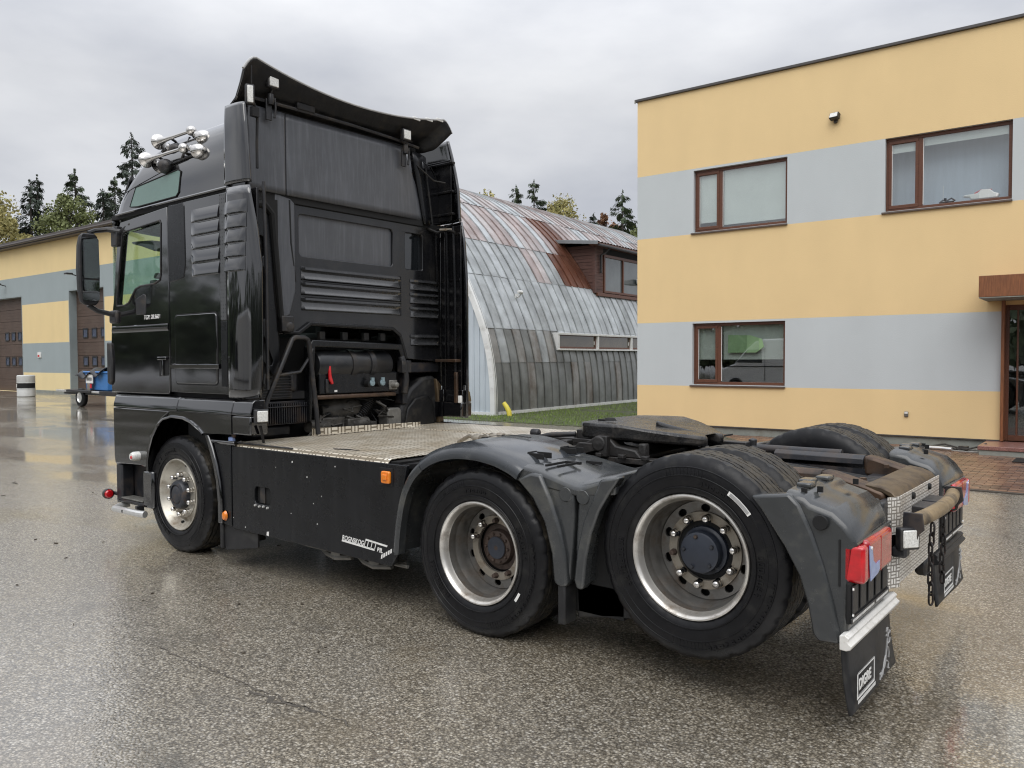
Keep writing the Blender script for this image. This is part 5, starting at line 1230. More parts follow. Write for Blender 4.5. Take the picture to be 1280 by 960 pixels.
mb = MB(); mb.box(.86,2.7,-1.19,1.2,.90,ZD-.016); mb.obj('deck_support', 'dark', T)
mb = MB(); mb.box(.80,.86,YO-.004,YO+.03,.975,1.03); mb.obj('end_clip', 'sky_and_clip_blue', T, bevel=.01)
mb = MB(); mb.box(.845,.885,YO-.002,YO+.02,1.025,1.06); mb.obj('marker_light', 'rust', T, bevel=.008)
worklamp(1.235, -1.20, 1.205, .042).rotation_euler.z = R(-8)
mb = MB(); mb.tube([(1.19,-1.19,1.13),(1.17,-1.15,1.0)], .012, 6); mb.obj('lamp_stay', 'dark', T); mb = MB(); mb.tube([(1.15,-1.16,1.28),(1.13,-1.13,1.38),(1.17,-1.14,1.45),(1.15,-1.12,1.52)], .008, 6); mb.obj('cable', 'dark', T)

# ---------------------------------------------------------------- engine bay under the cab
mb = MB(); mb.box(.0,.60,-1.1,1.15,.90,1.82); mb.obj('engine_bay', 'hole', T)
mb = MB(); mb.box(.62,.78,-1.08,-.60,1.30,1.52)
for k in range(9): mb.box(.775,.80,-1.06,-.62,1.315+.022*k,1.325+.022*k)
mb.obj('air_grille', 'steel_dark', T, bevel=.004)
mb = MB(); mb.box(.62,.80,-1.02,-.42,1.09,1.285)
for k in range(26): y = -1.01+.0225*k; mb.box(.80,.825,y,y+.010,1.10,1.27)
mb.box(.80,.835,-1.02,-.42,1.235,1.245)
mb.obj('cooler_box', 'frame', T, bevel=.004)
mb = MB(); mb.box(.64,.80,-.63,-.55,1.36,1.54); mb.obj('filter_canister', 'steel_dark', T, bevel=.025)
mb = MB(); mb.box(.55,.78,-1.0,-.62,.99,1.08); mb.obj('rear_spring', 'dark', T, bevel=.02)
mb = MB(); 
mb.tube([(.96,-.98,1.20),(.955,-.985,1.27),(.93,-.72,1.77),(.925,-.70,1.80),(.92,-.665,1.815),(.91,-.57,1.815),(.905,-.535,1.80),(.905,-.52,1.76),(.93,-.47,1.2),(.94,-.46,1.0)], .021, 10)
mb.tube([(.93,-.88,1.50),(.915,-.62,1.53),(.90,-.52,1.64),(.86,-.45,1.72)], .013, 8)
mb.obj('grab_frame', 'steel_dark', T)
mb = MB(); mb.prism([(-.49,1.10),(-.47,1.10),(-.42,1.74),(.55,1.72),(.60,1.60),(.64,1.62),(.585,1.775),(-.45,1.80),(-.49,1.74)], 'yz', .79, .87); mb.obj('tank_frame', 'panel', T, bevel=.02)
mb = MB(); mb.tube([(.84,.60,1.66),(.86,.62,1.58),(.84,.66,1.45),(.84,.64,1.30)], .035, 8); mb.box(.80,.88,.58,.70,1.50,1.62); mb.obj('tow_coupling', 'steel_dark', T, bevel=.01)
mb = MB(); mb.lathe([(0,-.42),(.05,-.42),(.115,-.405),(.13,-.38),(.13,.42),(.11,.45),(0,.455)], 36, 'y', (.735,.04,1.585)); tk = mb.obj('air_tank', 'tank', T)
for y in (-.02, .20):
    mb = MB(); mb.lathe([(.1305,y-.03),(.139,y-.028),(.139,y+.028),(.1305,y+.03)], 36, 'y', (.735,.04,1.585)); mb.obj('tank_strap', 'steel_dark', tk)
mb = MB(); mb.box(.80,.835,-.36,.55,1.325,1.515); bp_ = mb.obj('valve_panel', 'panel', T, bevel=.012)
mb = MB(); mb.box(.76,.86,-.40,.52,1.285,1.322); mb.obj('shelf', 'rust', T, bevel=.012)
mb = MB(); mb.prism([(-.28,1.58),(-.255,1.58),(-.25,1.50),(-.225,1.42),(-.245,1.41),(-.275,1.46)], 'yz', .84, .865); mb.obj('red_handle', 'red_plastic', bp_, bevel=.008)
mb = MB(); mb.box(.83,.85,-.30,-.27,1.34,1.46); mb.obj('hour_meter', 'steel_dark', bp_, bevel=.006)
for y in (.19, .315):
    mb = MB(); mb.lathe([(0,.06),(.03,.055),(.034,.0)], 12, 'x', (.83,y-.02,1.41)); mb.obj('coupling', 'dark', bp_)
    mb = MB(); mb.lathe([(0,.075),(.026,.07),(.030,.05)], 12, 'x', (.83,y,1.415)); mb.box(.885,.905,y-.014,y+.014,1.43,1.465); mb.obj('coupling_cap', 'pale_blue', bp_)
mb = MB(); mb.box(.83,.85,.44,.54,1.345,1.435); mb.lathe([(0,.06),(.025,.055),(.035,.0)], 10, 'x', (.85,.49,1.39)); mb.obj('socket', 'alu_worn', bp_, bevel=.008)
mb = MB(); mb.box(.834,.838,-.20,-.17,1.345,1.362); mb.obj('sticker', 'white', bp_)
# hoses, gearbox and odd castings
mb = MB(); P = []; rr = []
for k in range(40):
    f = k/39; a = R(100-110*f); P.append((.72-.04*f, .20+.17*math.cos(a*1.0)+.06, 1.07+.22*math.sin(a)+.03)); rr.append(.062+(.012 if k % 3 == 0 else 0))
P = [(.70, .30-.16*(f:=k/39)**1.6, 1.27-.20*f) for k in range(40)]
mb.tube(P, rr, 14); mb.obj('corrugated_hose', 'flap', T)
mb = MB(); mb.lathe([(0,-.34),(.09,-.33),(.14,-.2),(.15,0),(.11,.1),(0,.12)], 18, 'y', (.62,.1,1.17)); mb.obj('gearbox_housing', 'alu_worn2', T)
mb = MB(); mb.box(.60,.80,-.30,-.05,1.03,1.12); mb.box(.66,.84,-.05,.14,1.01,1.10); mb.lathe([(0,-.1),(.05,-.09),(.06,.1),(0,.11)], 12, 'y', (.80,.1,1.05)); mb.box(.7,.83,.18,.30,1.0,1.06); mb.obj('gear_casting', 'alu_worn2', T, bevel=.012)
mb = MB(); mb.tube([(.80,-.46,1.06),(.78,-.30,1.05),(.74,-.12,1.02)], .055, 12); mb.obj('exhaust_pipe', 'alu_worn2', T)
mb = MB()
random.seed(3)
for k in range(26):
    y = random.uniform(-.45,.6); z = random.uniform(1.0,1.28); mb.tube([(.66,y,z),(.72+random.uniform(0,.08),y+random.uniform(-.1,.1),z+random.uniform(-.08,.05)),(.66,y+random.uniform(-.2,.2),z+random.uniform(-.1,.1))], random.uniform(.006,.014), 6)
mb.obj('hoses', 'dark', T)
mb = MB()
for k in range(9):
    y = random.uniform(-.4,.5); z = random.uniform(1.02,1.26); mb.tube([(.80,y,z),(.85,y+random.uniform(-.12,.12),z-.05),(.82,y+random.uniform(-.2,.2),z+random.uniform(-.1,.05)),(.78,y+random.uniform(-.2,.2),z)], random.uniform(.006,.012), 6)
mb.obj('wires', 'alu_worn2', T)
mb = MB(); mb.prism([(.44,1.0),(.44,1.15),(.47,1.17),(.60,1.17),(.62,1.14),(.62,1.0)], 'yz', .68, .82); mb.obj('electric_box', 'alu_worn', T, bevel=.015)
# inner wheel arch of the far front wheel
mb = MB()
arc = [(.62+.0,1.02),(.66,1.17),(.78,1.32),(.95,1.42),(1.15,1.44),(1.22,1.40),(1.24,1.0)]
mb.prism([(.60,.98),(.63,1.16),(.76,1.34),(.93,1.45),(1.08,1.47),(1.17,1.40),(1.18,.98)], 'yz', .50, .80); mb.obj('inner_wheel_arch', 'flap', T, bevel=.03)
mb = MB(); mb.prism([(.66,.98),(.70,1.16),(.80,1.25),(.98,1.28),(1.05,1.2),(1.07,.98)], 'yz', .80, .83); mb.obj('arch_flap', 'dark', T, bevel=.02)
mb = MB(); mb.prism([(1.08,1.44),(1.16,1.36),(1.19,.99),(1.12,.99),(1.10,1.3)], 'yz', .78, .84); mb.obj('arch_edge', 'rust_brown', T, bevel=.012)
mb = MB(); mb.box(.70,.80,.64,1.16,1.50,1.60); mb.box(.70,.82,.64,.70,1.2,1.6); mb.obj('cross_beam', 'frame', T, bevel=.01)

# ---------------------------------------------------------------- chassis frame
for s in (-1, 1):
    mb = MB(); c = s*.38
    mb.prism([(c-s*.035,.962),(c+s*.04,.962),(c+s*.04,.95),(c-s*.023,.95),(c-s*.023,.717),(c+s*.04,.717),(c+s*.04,.705),(c-s*.035,.705)], 'yz', .6, 5.42); mb.obj('frame_rail', 'frame', T)
for x in (1.5, 2.6, 3.9, 5.2):
    mb = MB(); mb.box(x-.05,x+.05,-.36,.36,.74,.94); mb.obj('cross_member', 'frame', T, bevel=.01)
for x, zc in ((3.37,.49),(4.72,.672)):
    mb = MB(); mb.lathe([(.07,-1.0),(.09,-.5),(.16,-.25),(.2,0),(.16,.25),(.09,.5),(.07,1.0)], 18, 'y', (x,0,zc)); mb.obj('axle', 'dark', T)
    mb = MB()
    for s in (-1, 1): mb.lathe([(.1,-.14),(.12,-.08),(.115,0),(.125,.08),(.1,.14)], 18, 'z', (x+.28,s*.48,.78))
    mb.obj('air_spring', 'flap', T)
mb = MB(); mb.box(.9,4.2,-.33,.33,.55,.72); mb.obj('propeller_shaft', 'dark', T, bevel=.08)
mb = MB()
for q in range(7):
    y = -.28+.09*q; mb.tube([(2.4+.3*q,y,.96),(3.6,y+.03,.93),(4.5,y*.8,.985),(5.0,y*.7,.95),(5.25,y*.6,.93)], .011, 6)
for q in range(4): mb.tube([(4.2+.12*q,-.28,.95),(4.3+.12*q,-.15,1.03),(4.42+.1*q,.1,.99),(4.55,.25,.97)], .007, 6)
mb.obj('air_lines', 'flap', T)
# mounting plate and fifth wheel
mb = MB()
for s in (-1, 1):
    mb.prism([(2.80,1.0),(2.80,1.02),(4.35,1.02),(4.35,1.0),(4.35,.985),(2.80,.985)], 'xz', s*.36, s*.47)
    for k in range(9): mb.box(2.95+.16*k,2.99+.16*k,s*.47-.05,s*.47-.01,1.02,1.045)
mb.obj('mounting_rail', 'fw_dirty', T, bevel=.004)
F = empty('fifth_wheel', (3.66, 0, 1.0), T)
mb = MB()
outl = [(-.50,-.22),(-.47,-.34),(-.38,-.42),(-.2,-.455),(.05,-.45),(.25,-.39),(.45,-.28),(.62,-.17),(.655,-.115),(.62,-.075),(.45,-.06),(.16,-.055),(.08,-.04),(.05,0)]
outl = outl+[(x,-y) for x, y in outl[:-1][::-1]]
outl = [(.655-(.655-x)*.70, y) for x, y in outl]
def top(x): return .225-.075*max(0, x-.25)/.4*1.0
n = len(outl)
a = mb.V([(x, y, top(x)-.005) for x, y in outl]); b = mb.V([(x, y*.985, top(x)-.105+.09*max(0, x-.2)) for x, y in outl])
for k in range(n): mb.face([a[k], a[(k+1)%n], b[(k+1)%n], b[k]])
mb.face(a); mb.face(b[::-1]); bmesh.ops.triangulate(mb.bm, faces=[f for f in mb.bm.faces if len(f.verts) > 4])
pl = mb.obj('coupling_plate', 'greasy', F, bevel=.018)
mb = MB()
for s in (-1, 1):
    mb = MB(); mb.prism([(-.15,.02),(.38,.02),(.34,.07),(.20,.09),(.15,.14),(.05,.14),(-.02,.10),(-.12,.07)], 'xz', s*.33, s*.46)
    mb.lathe([(0,-.04),(.05,-.035),(.055,.02)], 16, 'y', (.1,s*.47,.10)) 
    mb.box(.34,.39,s*.40-.03,s*.40+.03,.02,.11); mb.box(-.24,-.18,s*.40-.04,s*.40+.04,.02,.10); mb.obj('pedestal', 'fw_dirty', F, bevel=.01)
mb = MB(); mb.box(-.3,.3,-.40,.40,-.005,.02); mb.box(-.2,.35,-.3,.3,.10,.16); mb.obj('base_plate', 'fw_dirty', F, bevel=.006)
mb = MB(); mb.lathe([(0,.02),(.03,.018),(.045,0)], 10, 'z', (-.0,-.2,.222)); mb.box(-.07,-.01,-.24,-.2,.219,.232); mb.obj('grease_lump', 'hole', F, bevel=.004)
mb = MB(); mb.tube([(-.2,-.30,.13),(-.36,-.36,.12),(-.55,-.35,.08)], .02, 6); mb.box(-.66,-.5,-.42,-.3,.03,.09); mb.box(-.78,-.62,-.38,-.26,.0,.05); mb.lathe([(0,.04),(.03,.03),(.03,-.03),(0,-.04)], 10, 'x', (-.60,-.22,.11)); mb.obj('release_handle', 'steel_dark', F, bevel=.008)
mb = MB(); mb.prism([(-.15,0),(.0,.03),(.1,.06),(.12,.10),(-.05,.10)], 'xz', -.47, -.50); mb.box(.1,.16,-.50,-.43,.02,.15); mb.obj('plate_bracket', 'fw_dirty', F, bevel=.006)
for x in (4.2, 4.28):
    pass
mb = MB(); mb.box(4.12,4.42,.22,.30,1.05,1.09); mb.box(4.1,4.4,-.30,.35,.99,1.03); mb.lathe([(0,.07),(.03,.06),(.025,.02),(.04,0)], 8, 'z', (4.42,.33,1.04)); mb.box(4.38,4.50,.28,.36,1.0,1.03); mb.obj('ramp_bracket', 'steel_dark', T, bevel=.006)
# air couplings at the head of the fender
mb = MB()
for k, (x, y) in enumerate(((2.72,-.48),(2.80,-.40),(2.86,-.46),(2.78,-.30),(2.9,-.33))): mb.lathe([(0,.06),(.03,.055),(.035,.02),(.03,0)], 10, 'x', (x,y,1.07)); mb.tube([(x,y,1.07),(x-.1,y+.06,1.08),(x-.25,y+.1,1.02)], .014, 6)
mb.obj('air_coupling', 'beige_metal', T)
mb = MB(); mb.prism([(2.98,-.22),(3.06,-.26),(3.12,-.22),(3.04,-.16)], 'xy', 1.05, 1.07); mb.obj('red_coupling', 'red_plastic', T, bevel=.006)
mb = MB(); mb.tube([(2.55,-.3,1.02),(2.8,-.48,1.075),(3.05,-.50,1.06),(3.2,-.45,1.02)], .014, 6); mb.prism([(2.75,-.30),(3.0,-.36),(2.98,-.28),(2.78,-.24)], 'xy', 1.07, 1.085); mb.obj('hoses', 'dark', T)

# ---------------------------------------------------------------- fenders of the rear axles
def arch(inner, sect, name, matn, s, cap=True, parent=None, bevel=.004):
    """inner: lip points (x,z); sect: (outward offset, y)"""
    mb = MB(); rs = []; m = len(inner)
    for i, (x, z) in enumerate(inner):
        x0, z0 = inner[max(i-1,0)]; x1, z1 = inner[min(i+1,m-1)]
        t = Vector((x1-x0, z1-z0)).normalized(); nrm = Vector((-t.y, t.x))
        rs.append([(x+nrm.x*d, y, z+nrm.y*d) for d, y in sect])
    mb.loft(rs); return O(mb, s, name, matn, parent or T, smooth=40)
def smooth_path(p, k=4):
    out = []
    for i in range(len(p)-1):
        p0, p1, p2, p3 = p[max(i-1,0)], p[i], p[i+1], p[min(i+2,len(p)-1)]
        for j in range(k):
            t = j/k; out.append(tuple(.5*((2*p1[a])+(-p0[a]+p2[a])*t+(2*p0[a]-5*p1[a]+4*p2[a]-p3[a])*t*t+(-p0[a]+3*p1[a]-3*p2[a]+p3[a])*t**3) for a in (0,1)))
    out.append(p[-1]); return out
def fenders(s):
    lip = smooth_path([(2.95,.945),(3.02,.985),(3.11,1.018),(3.22,1.038),(3.33,1.043),(3.43,1.037),(3.53,1.020),(3.63,.988),(3.69,.958)])
    topsec = [(0,-1.238),(.035,-1.240),(.062,-1.225),(.082,-1.19),(.092,-1.12),(.10,-.90),(.098,-.60),(.08,-.57),(.06,-.57),(.07,-.9),(.06,-1.15),(.04,-1.2),(0,-1.20)]
    arch(lip, topsec, 'fender_top', 'plastic_blue', s)
    arch(smooth_path([(3.06,1.005),(3.15,1.035),(3.3,1.052),(3.45,1.045)]), [(.098,-.815),(.101,-.812),(.101,-.79),(.098,-.787)], 'fender_groove', 'hole', s)
    front = smooth_path([(2.735,.395),(2.755,.56),(2.80,.745),(2.87,.87),(2.948,.942)])
    arch(front, [(0,-1.236),(.030,-1.240),(.058,-1.225),(.068,-1.18),(.06,-.58),(.045,-.58),(.03,-1.17),(0,-1.18)], 'fender_front', 'plastic', s)
    mb = MB(); mb.tube([(2.735+.0,YO-.012,.40),(2.70,YO-.012,.39)], .008, 5); O(mb, s, 'fender_tip', 'plastic', T)
    # saddle between the wheels: two legs with recessed faces under a moulded top
    mb = MB(); mb.prism([(3.855,1.002),(4.058,.935),(4.062,.80),(4.05,.62),(4.035,.44),(4.02,.42),(3.975,.43),(3.95,.7),(3.88,.88)], 'xz', YO+.010, -.62); O(mb, s, 'saddle_leg', 'plastic', T, bevel=.014)
    strip = [(3.69,.962),(3.79,1.005),(3.855,1.000),(3.925,.87),(3.985,.72),(4.018,.58),(4.035,.43),(4.015,.405),(3.965,.405),(3.942,.43),(3.928,.58),(3.880,.74),(3.80,.865)]
    mb = MB(); mb.prism(strip, 'xz', YO-.018, YO+.06); O(mb, s, 'saddle_rib', 'plastic', T, bevel=.016)
    mb = MB(); mb.prism([(4.098,.93),(4.23,1.0),(4.262,.96),(4.18,.80),(4.14,.62),(4.125,.43),(4.10,.42),(4.072,.44),(4.07,.62),(4.085,.86)], 'xz', YO+.010, -.62); O(mb, s, 'saddle_leg', 'plastic', T, bevel=.014)
    strip = [(4.358,1.03),(4.238,1.008),(4.19,.90),(4.135,.78),(4.095,.62),(4.075,.46),(4.09,.415),(4.12,.41),(4.138,.43),(4.152,.58),(4.185,.72),(4.235,.845),(4.298,.945)]
    mb = MB(); mb.prism(strip, 'xz', YO-.018, YO+.06); O(mb, s, 'saddle_rib', 'plastic', T, bevel=.014)
    mb = MB()
    rs = []
    for y, dz in ((YO+.006,-.03),(YO+.05,.0),(YO+.3,.012),(-.62,.02)):
        rs.append([(3.655,y,1.045+dz*.4),(3.80,y,1.032+dz*.6),(4.062,y,.975+dz),(4.10,y,.972+dz),(4.24,y,1.015+dz*.7),(4.32,y,1.035+dz*.4),(4.32,y,.93),(4.08,y,.90),(3.655,y,.95)])
    mb.loft(rs); O(mb, s, 'saddle_top', 'plastic', T, bevel=.012)
    for x, z in ((4.008,.905),(4.118,.90)):
        mb = MB(); mb.lathe([(0,-.006),(.036,-.006),(.040,-.002),(.042,.0)], 24, 'y', (x,YO+.010,z)); O(mb, s, 'blanking_cap', 'plastic', T)
    for x, y, z in ((3.70,-1.02,1.085),(3.72,-.72,1.09)):
        mb = MB(); mb.box(x-.06,x+.05,y-.042,y-.034,z-.03,z+.004); mb.box(x-.06,x+.05,y+.034,y+.042,z-.03,z+.004); mb.box(x-.066,x-.058,y-.042,y+.042,z-.03,z+.008); O(mb, s, 'fender_clip', 'hole', T, bevel=.003)
    mb = MB()
    for x in (3.84,3.92): mb.box(x-.006,x+.006,-1.16,-.98,1.035,1.047)
    mb.box(3.83,3.93,-.96,-.94,1.03,1.045); mb.box(3.88,3.98,-.82,-.80,1.02,1.036); O(mb, s, 'top_slot', 'hole', T)
    mb = MB(); mb.box(3.965,4.015,YO-.01,YO+.1,.20,.42); mb.prism([(4.0,.42),(4.42,.42),(4.42,.28),(4.22,.25),(4.01,.21)], 'xz', YO+.12, YO+.14); O(mb, s, 'mud_flap', 'flap', T, bevel=.01)
    mb = MB(); mb.box(3.99,4.30,-1.10,-.58,.25,.95); O(mb, s, 'fender_liner', 'hole', T)
    # rear fender
    strip = [(5.038,1.010),(5.215,1.036),(5.262,.99),(5.315,.88),(5.365,.74),(5.41,.58),(5.435,.46),(5.44,.415),(5.345,.408),(5.322,.44),(5.300,.56),(5.262,.68),(5.195,.80),(5.09,.95)]
    mb = MB(); mb.prism(strip, 'xz', YO-.022, YO+.06); O(mb, s, 'rear_fender_rib', 'plastic', T, bevel=.014)
    mb = MB(); rs = []
    for y, d, dz in ((YO-.004,.0,-.025),(YO+.03,.006,.0),(YO+.25,.0,.012),(-.68,-.01,.008),(-.635,-.02,-.02)):
        rs.append([(5.185+d,y,1.05+dz),(5.275,y,1.035+dz),(5.30,y,1.012+dz),(5.395,y,.985+dz),(5.448,y,.94+dz),(5.488+d,y,.875+dz*.6),(5.492+d,y,.835),(5.47,y,.68),(5.462,y,.43),(5.40,y,.43),(5.33,y,.7),(5.19,y,.90)])
    mb.loft(rs); f = O(mb, s, 'rear_fender', 'plastic', T, bevel=.014)
    mb = MB(); mb.tube([(5.493,YO+.0,.846),(5.497,-.9,.852),(5.486,-.64,.848)], .008, 6); O(mb, s, 'fender_bead', 'plastic', f)
    for x, y in ((5.23,-1.06),(5.23,-.80),(5.20,-.95)):
        mb = MB(); mb.box(x-.03,x+.035,y-.045,y+.045,1.045,1.068); O(mb, s, 'fender_tab', 'plastic', f, bevel=.008)
    mb = MB()
    for x, y in ((5.26,-1.17),(5.30,-1.08),(5.25,-.86),(5.36,-.75)): mb.box(x-.012,x+.012,y-.006,y+.006,1.03,1.056)
    O(mb, s, 'top_slot', 'hole', f)
    mb = MB(); mb.lathe([(0,-.0),(.030,-.001),(.034,.006)], 20, 'y', (5.352,YO-.024,.925)); O(mb, s, 'cable_hole', 'hole', f)
    # tail lamp
    L = empty('tail_lamp', (5.434, s*1.218, .765), T)
    def lo(mb, *a, **k): return O(mb, s, *a, **k)
    mb = MB(); mb.prism(rrect(.01,.445,-.088,.092,.02), 'yz', -.0, .055); lo(mb, 'lamp_base', 'steel_dark', L, bevel=.01)
    mb = MB(); mb.box(.004,.095,-.006,.062,-.085,.075); lo(mb, 'side_lens', 'red_bright', L, bevel=.015, seg=3)
    mb = MB(); mb.prism(rrect(.066,.455,-.084,.088,.02), 'yz', .05, .094); lo(mb, 'rear_lens', 'red', L, bevel=.02, seg=3)
    mb = MB(); mb.prism([(.060,.072),(.105,.055),(.125,-.005),(.165,-.028),(.225,-.022),(.225,-.06),(.20,-.074),(.085,-.086),(.075,-.04)], 'yz', .0945, .0975); lo(mb, 'lens_sky_patch', 'sky_and_clip_blue', L)  # pale blue paints the sky reflected in the broken part of the lens
    mb = MB(); mb.lathe([(0,.006),(.007,.005),(.008,0)], 8, 'x', (.097,.09,.055)); lo(mb, 'lens_screw', 'lens_clear', L)
    mb = MB(); mb.box(.0925,.0952,.258,.262,-.075,.08); lo(mb, 'lens_joint', 'red', L)
    # plate holder, bar and flap
    mb = MB(); mb.box(5.425,5.433,-1.228,-1.17,.66,.86); O(mb, s, 'lamp_gap', 'hole', T)
    P_ = empty('plate_holder', (5.475, s*1.20, .60), T)
    mb = MB(); mb.box(-.012,.004,-.05,.56,-.09,.085); lo(mb, 'backing', 'hole', P_, bevel=.006)
    for q in range(5):
        mb = MB(); mb.box(.004,.012,-.035+.12*q,.045+.12*q,-.05,.07); lo(mb, 'holder_panel', 'panel_dim', P_, bevel=.004)
    mb = MB(); mb.box(.004,.012,-.045,.555,-.088,-.064); lo(mb, 'holder_strip', 'steel_dark', P_, bevel=.003)
    mb = MB(); random.seed(5)
    y = -.03
    while y < .53:
        w = random.uniform(.006,.016)
        if not (.30 < y < .33): mb.box(.012,.0128,y,y+w,-.082,-.071)
        y += w+.005
    lo(mb, 'strip_print', 'white', P_)
    mb = MB()
    for y, z in ((-.035,.06),(-.035,-.05),(.54,.06)): mb.lathe([(0,.006),(.006,.005),(.007,0)], 8, 'x', (.012,y,z))
    lo(mb, 'screw', 'alu', P_)
    mb = MB()
    mb.prism([(5.448,.470),(5.47,.474),(5.486,.462),(5.480,.448),(5.486,.44),(5.498,.432),(5.492,.415),(5.475,.408),(5.448,.410)], 'xz', -1.285, -.475); O(mb, s, 'flap_bar', 'bar_white' if s < 0 else 'flap', T, bevel=.003)
    mb = MB()
    zf = .425 if s < 0 else .462
    def fl(u, v): return (5.462+.03*v*v+.008*math.sin(u*5), -1.272+.77*u+.015*v, zf-.295*v+.006*math.sin(u*4)*v)
    mb.grid(fl, 12, 8); fo = O(mb, s, 'rear_mud_flap', 'flap', T, smooth=70); s_ = fo.modifiers.new('s', 'SOLIDIFY'); s_.thickness = .012
    mb = MB(); mb.box(5.40,5.455,-1.19,-.50,.43,.60); O(mb, s, 'flap_holder', 'plastic', T, bevel=.01)
    return fo
M['tube_brown'] = mat('worn_tube', (.25, .185, .105), .42, metal=.3, var=.3, vs=9, dirt=((.055,.045,.035), .4, 6), bump=.06, bs=40)
M['chain'] = mat('chain_steel', (.016, .014, .014), .5, metal=.4, var=.4, vs=60, dirt=((.06,.035,.025), .4, 60))
fl_left = fenders(-1); fl_right = fenders(1)
# print on the mud flaps: a framed word and a leaping figure
def flap_print(fo, s):
    X = 5.502; y0 = -1.215 if s < 0 else .575; ZF = 0 if s < 0 else .037
    def qd(mb, pts): mb.prism([(y0+a*.86, ZF+.165+(b-.165)*.72) for a, b in pts], 'yz', X, X+.0015)
    mb = MB()
    def frame(a0, b0, a1, b1, w):
        qd(mb, [(a0,b0),(a1,b0),(a1,b0+w),(a0,b0+w)]); qd(mb, [(a0,b1-w*.5),(a1,b1-w*.5),(a1,b1),(a0,b1)]); qd(mb, [(a0,b0+w),(a0+w*.8,b0+w),(a0+w*.8,b1-w*.5),(a0,b1-w*.5)]); qd(mb, [(a1-w*.8,b0+w),(a1,b0+w),(a1,b1-w*.5),(a1-w*.8,b1-w*.5)])
    frame(.0,.195,.31,.345,.012); mb.obj('print_frame', 'white', fo)
    mb = MB(); frame(.012,.212,.298,.352,.004); mb.obj('print_frame', 'grey_print', fo)
    text('DIGRE', .064, on_rear(X+.0008, y0+.024, ZF+.222), 'white', fo, 'print_lettering', sx=1.02, bold=.002, ext=.0008)
    mb = MB(); random.seed(11); a = .02
    while a < .33:
        w = random.uniform(.008,.02); qd(mb, [(a,.163),(a+w,.163),(a+w,.183),(a,.183)]); a += w+.006
    mb.obj('small_print', 'white', fo)
    # leaping figure in outline
    mb = MB()
    fig = [[(.40,.165),(.42,.19),(.45,.20),(.47,.225),(.475,.25),(.49,.28),(.495,.31),(.50,.33)],[(.47,.225),(.50,.215),(.525,.20),(.515,.175),(.535,.168)],[(.49,.29),(.52,.275),(.53,.25),(.525,.225)],[(.50,.33),(.488,.348),(.475,.345)],[(.50,.33),(.52,.352),(.512,.375),(.495,.38),(.485,.365),(.50,.345)],[(.475,.25),(.455,.235),(.44,.21),(.425,.175),(.44,.165)],[(.52,.352),(.535,.345),(.545,.355)],[(.505,.30),(.535,.30),(.545,.32)],[(.38,.158),(.395,.19),(.375,.185)]]
    for l in fig: mb.tube([(X+.001, y0+a*1.0-.02, ZF+.17+(b-.17)*.95) for a, b in l], .0042, 5)
    mb.obj('leaping_figure', 'grey_print', fo)
flap_print(fl_left, -1); flap_print(fl_right, 1)

# ---------------------------------------------------------------- tail of the frame
mb = MB()      # rusty sliding ramps on both rails, joined by a rolled end
for s in (-1, 1):
    c = s*.40
    mb2 = MB(); mb2.prism([(c-.055,.985),(c-.05,1.02),(c-.02,1.04),(c+.02,1.04),(c+.05,1.02),(c+.055,.985)], 'yz', 4.55, 5.10); mb2.obj('guide_tube', 'frame' if s > 0 else 'rust', T, bevel=.004)
    mb2 = MB(); 
    for k in range(2): pass
    mb2.prism([(5.102,.985),(5.102,1.043),(5.16,1.035),(5.34,.985),(5.42,.955),(5.42,.90),(5.102,.92)], 'xz', c-.06, c+.06); mb2.obj('guide_ramp', 'rust', T, bevel=.02)
mb = MB(); mb.tube([(4.15,.44,1.03),(4.95,.44,1.03)], .030, 12); mb.obj('guide_pipe', 'frame', T)
mb = MB(); mb.tube([(4.0,-.30,.99),(5.0,-.30,1.0)], .022, 10); mb.obj('guide_pipe', 'frame', T)
mb = MB(); mb.box(5.30,5.345,-.36,.36,.72,.955); mb.obj('end_member', 'frame', T, bevel=.006)
mb = MB(); sec = [(5.30,.975),(5.33,.992),(5.40,.982),(5.45,.962),(5.478,.93),(5.482,.89),(5.455,.865),(5.44,.88),(5.452,.905),(5.44,.935),(5.40,.955),(5.30,.955)]
mb.prism(sec, 'xz', -.455, .455); mb.obj('end_roll', 'rust_brown', T, bevel=.006, smooth=50)
mb = MB(); mb.lathe([(0,.022),(.018,.02),(.02,0)], 6, 'z', (5.28,-.33,.985)); mb.lathe([(0,.02),(.016,.018),(.018,0)], 6, 'z', (5.24,.30,.985)); mb.obj('bolt', 'rust', T)
# tread plate at the back
mb = MB(); mb.prism([(-.456,.515),(.456,.515),(.456,.945),(-.456,.945)], 'yz', 5.484, 5.490); mb.boxuv(); rp_ = mb.obj('rear_plate', 'plate', T, smooth=0)
mb = MB(); mb.prism([(5.486,-.457),(5.490,-.459),(5.452,-.535),(5.448,-.533)], 'xy', .76, .945); mb.boxuv(); mb.obj('plate_flange', 'plate', rp_, smooth=0); mb = MB(); mb.prism([(5.486,-.457),(5.490,-.459),(5.452,-.535),(5.448,-.533)], 'xy', .495, .665); mb.boxuv(); mb.obj('plate_flange', 'plate', rp_, smooth=0)
for y in (-.20, .18):
    mb = MB(); mb.lathe([(0,.014),(.016,.012),(.02,.0)], 10, 'x', (5.49,y,.915)); mb.obj('plate_bolt', 'hole', rp_)
wl_ = worklamp(5.555, -.53, .755, .043); wl_.rotation_euler.z = R(-38)
mb = MB(); mb.box(5.47,5.54,-.55,-.47,.66,.71); mb.obj('lamp_foot', 'steel_dark', T, bevel=.012)
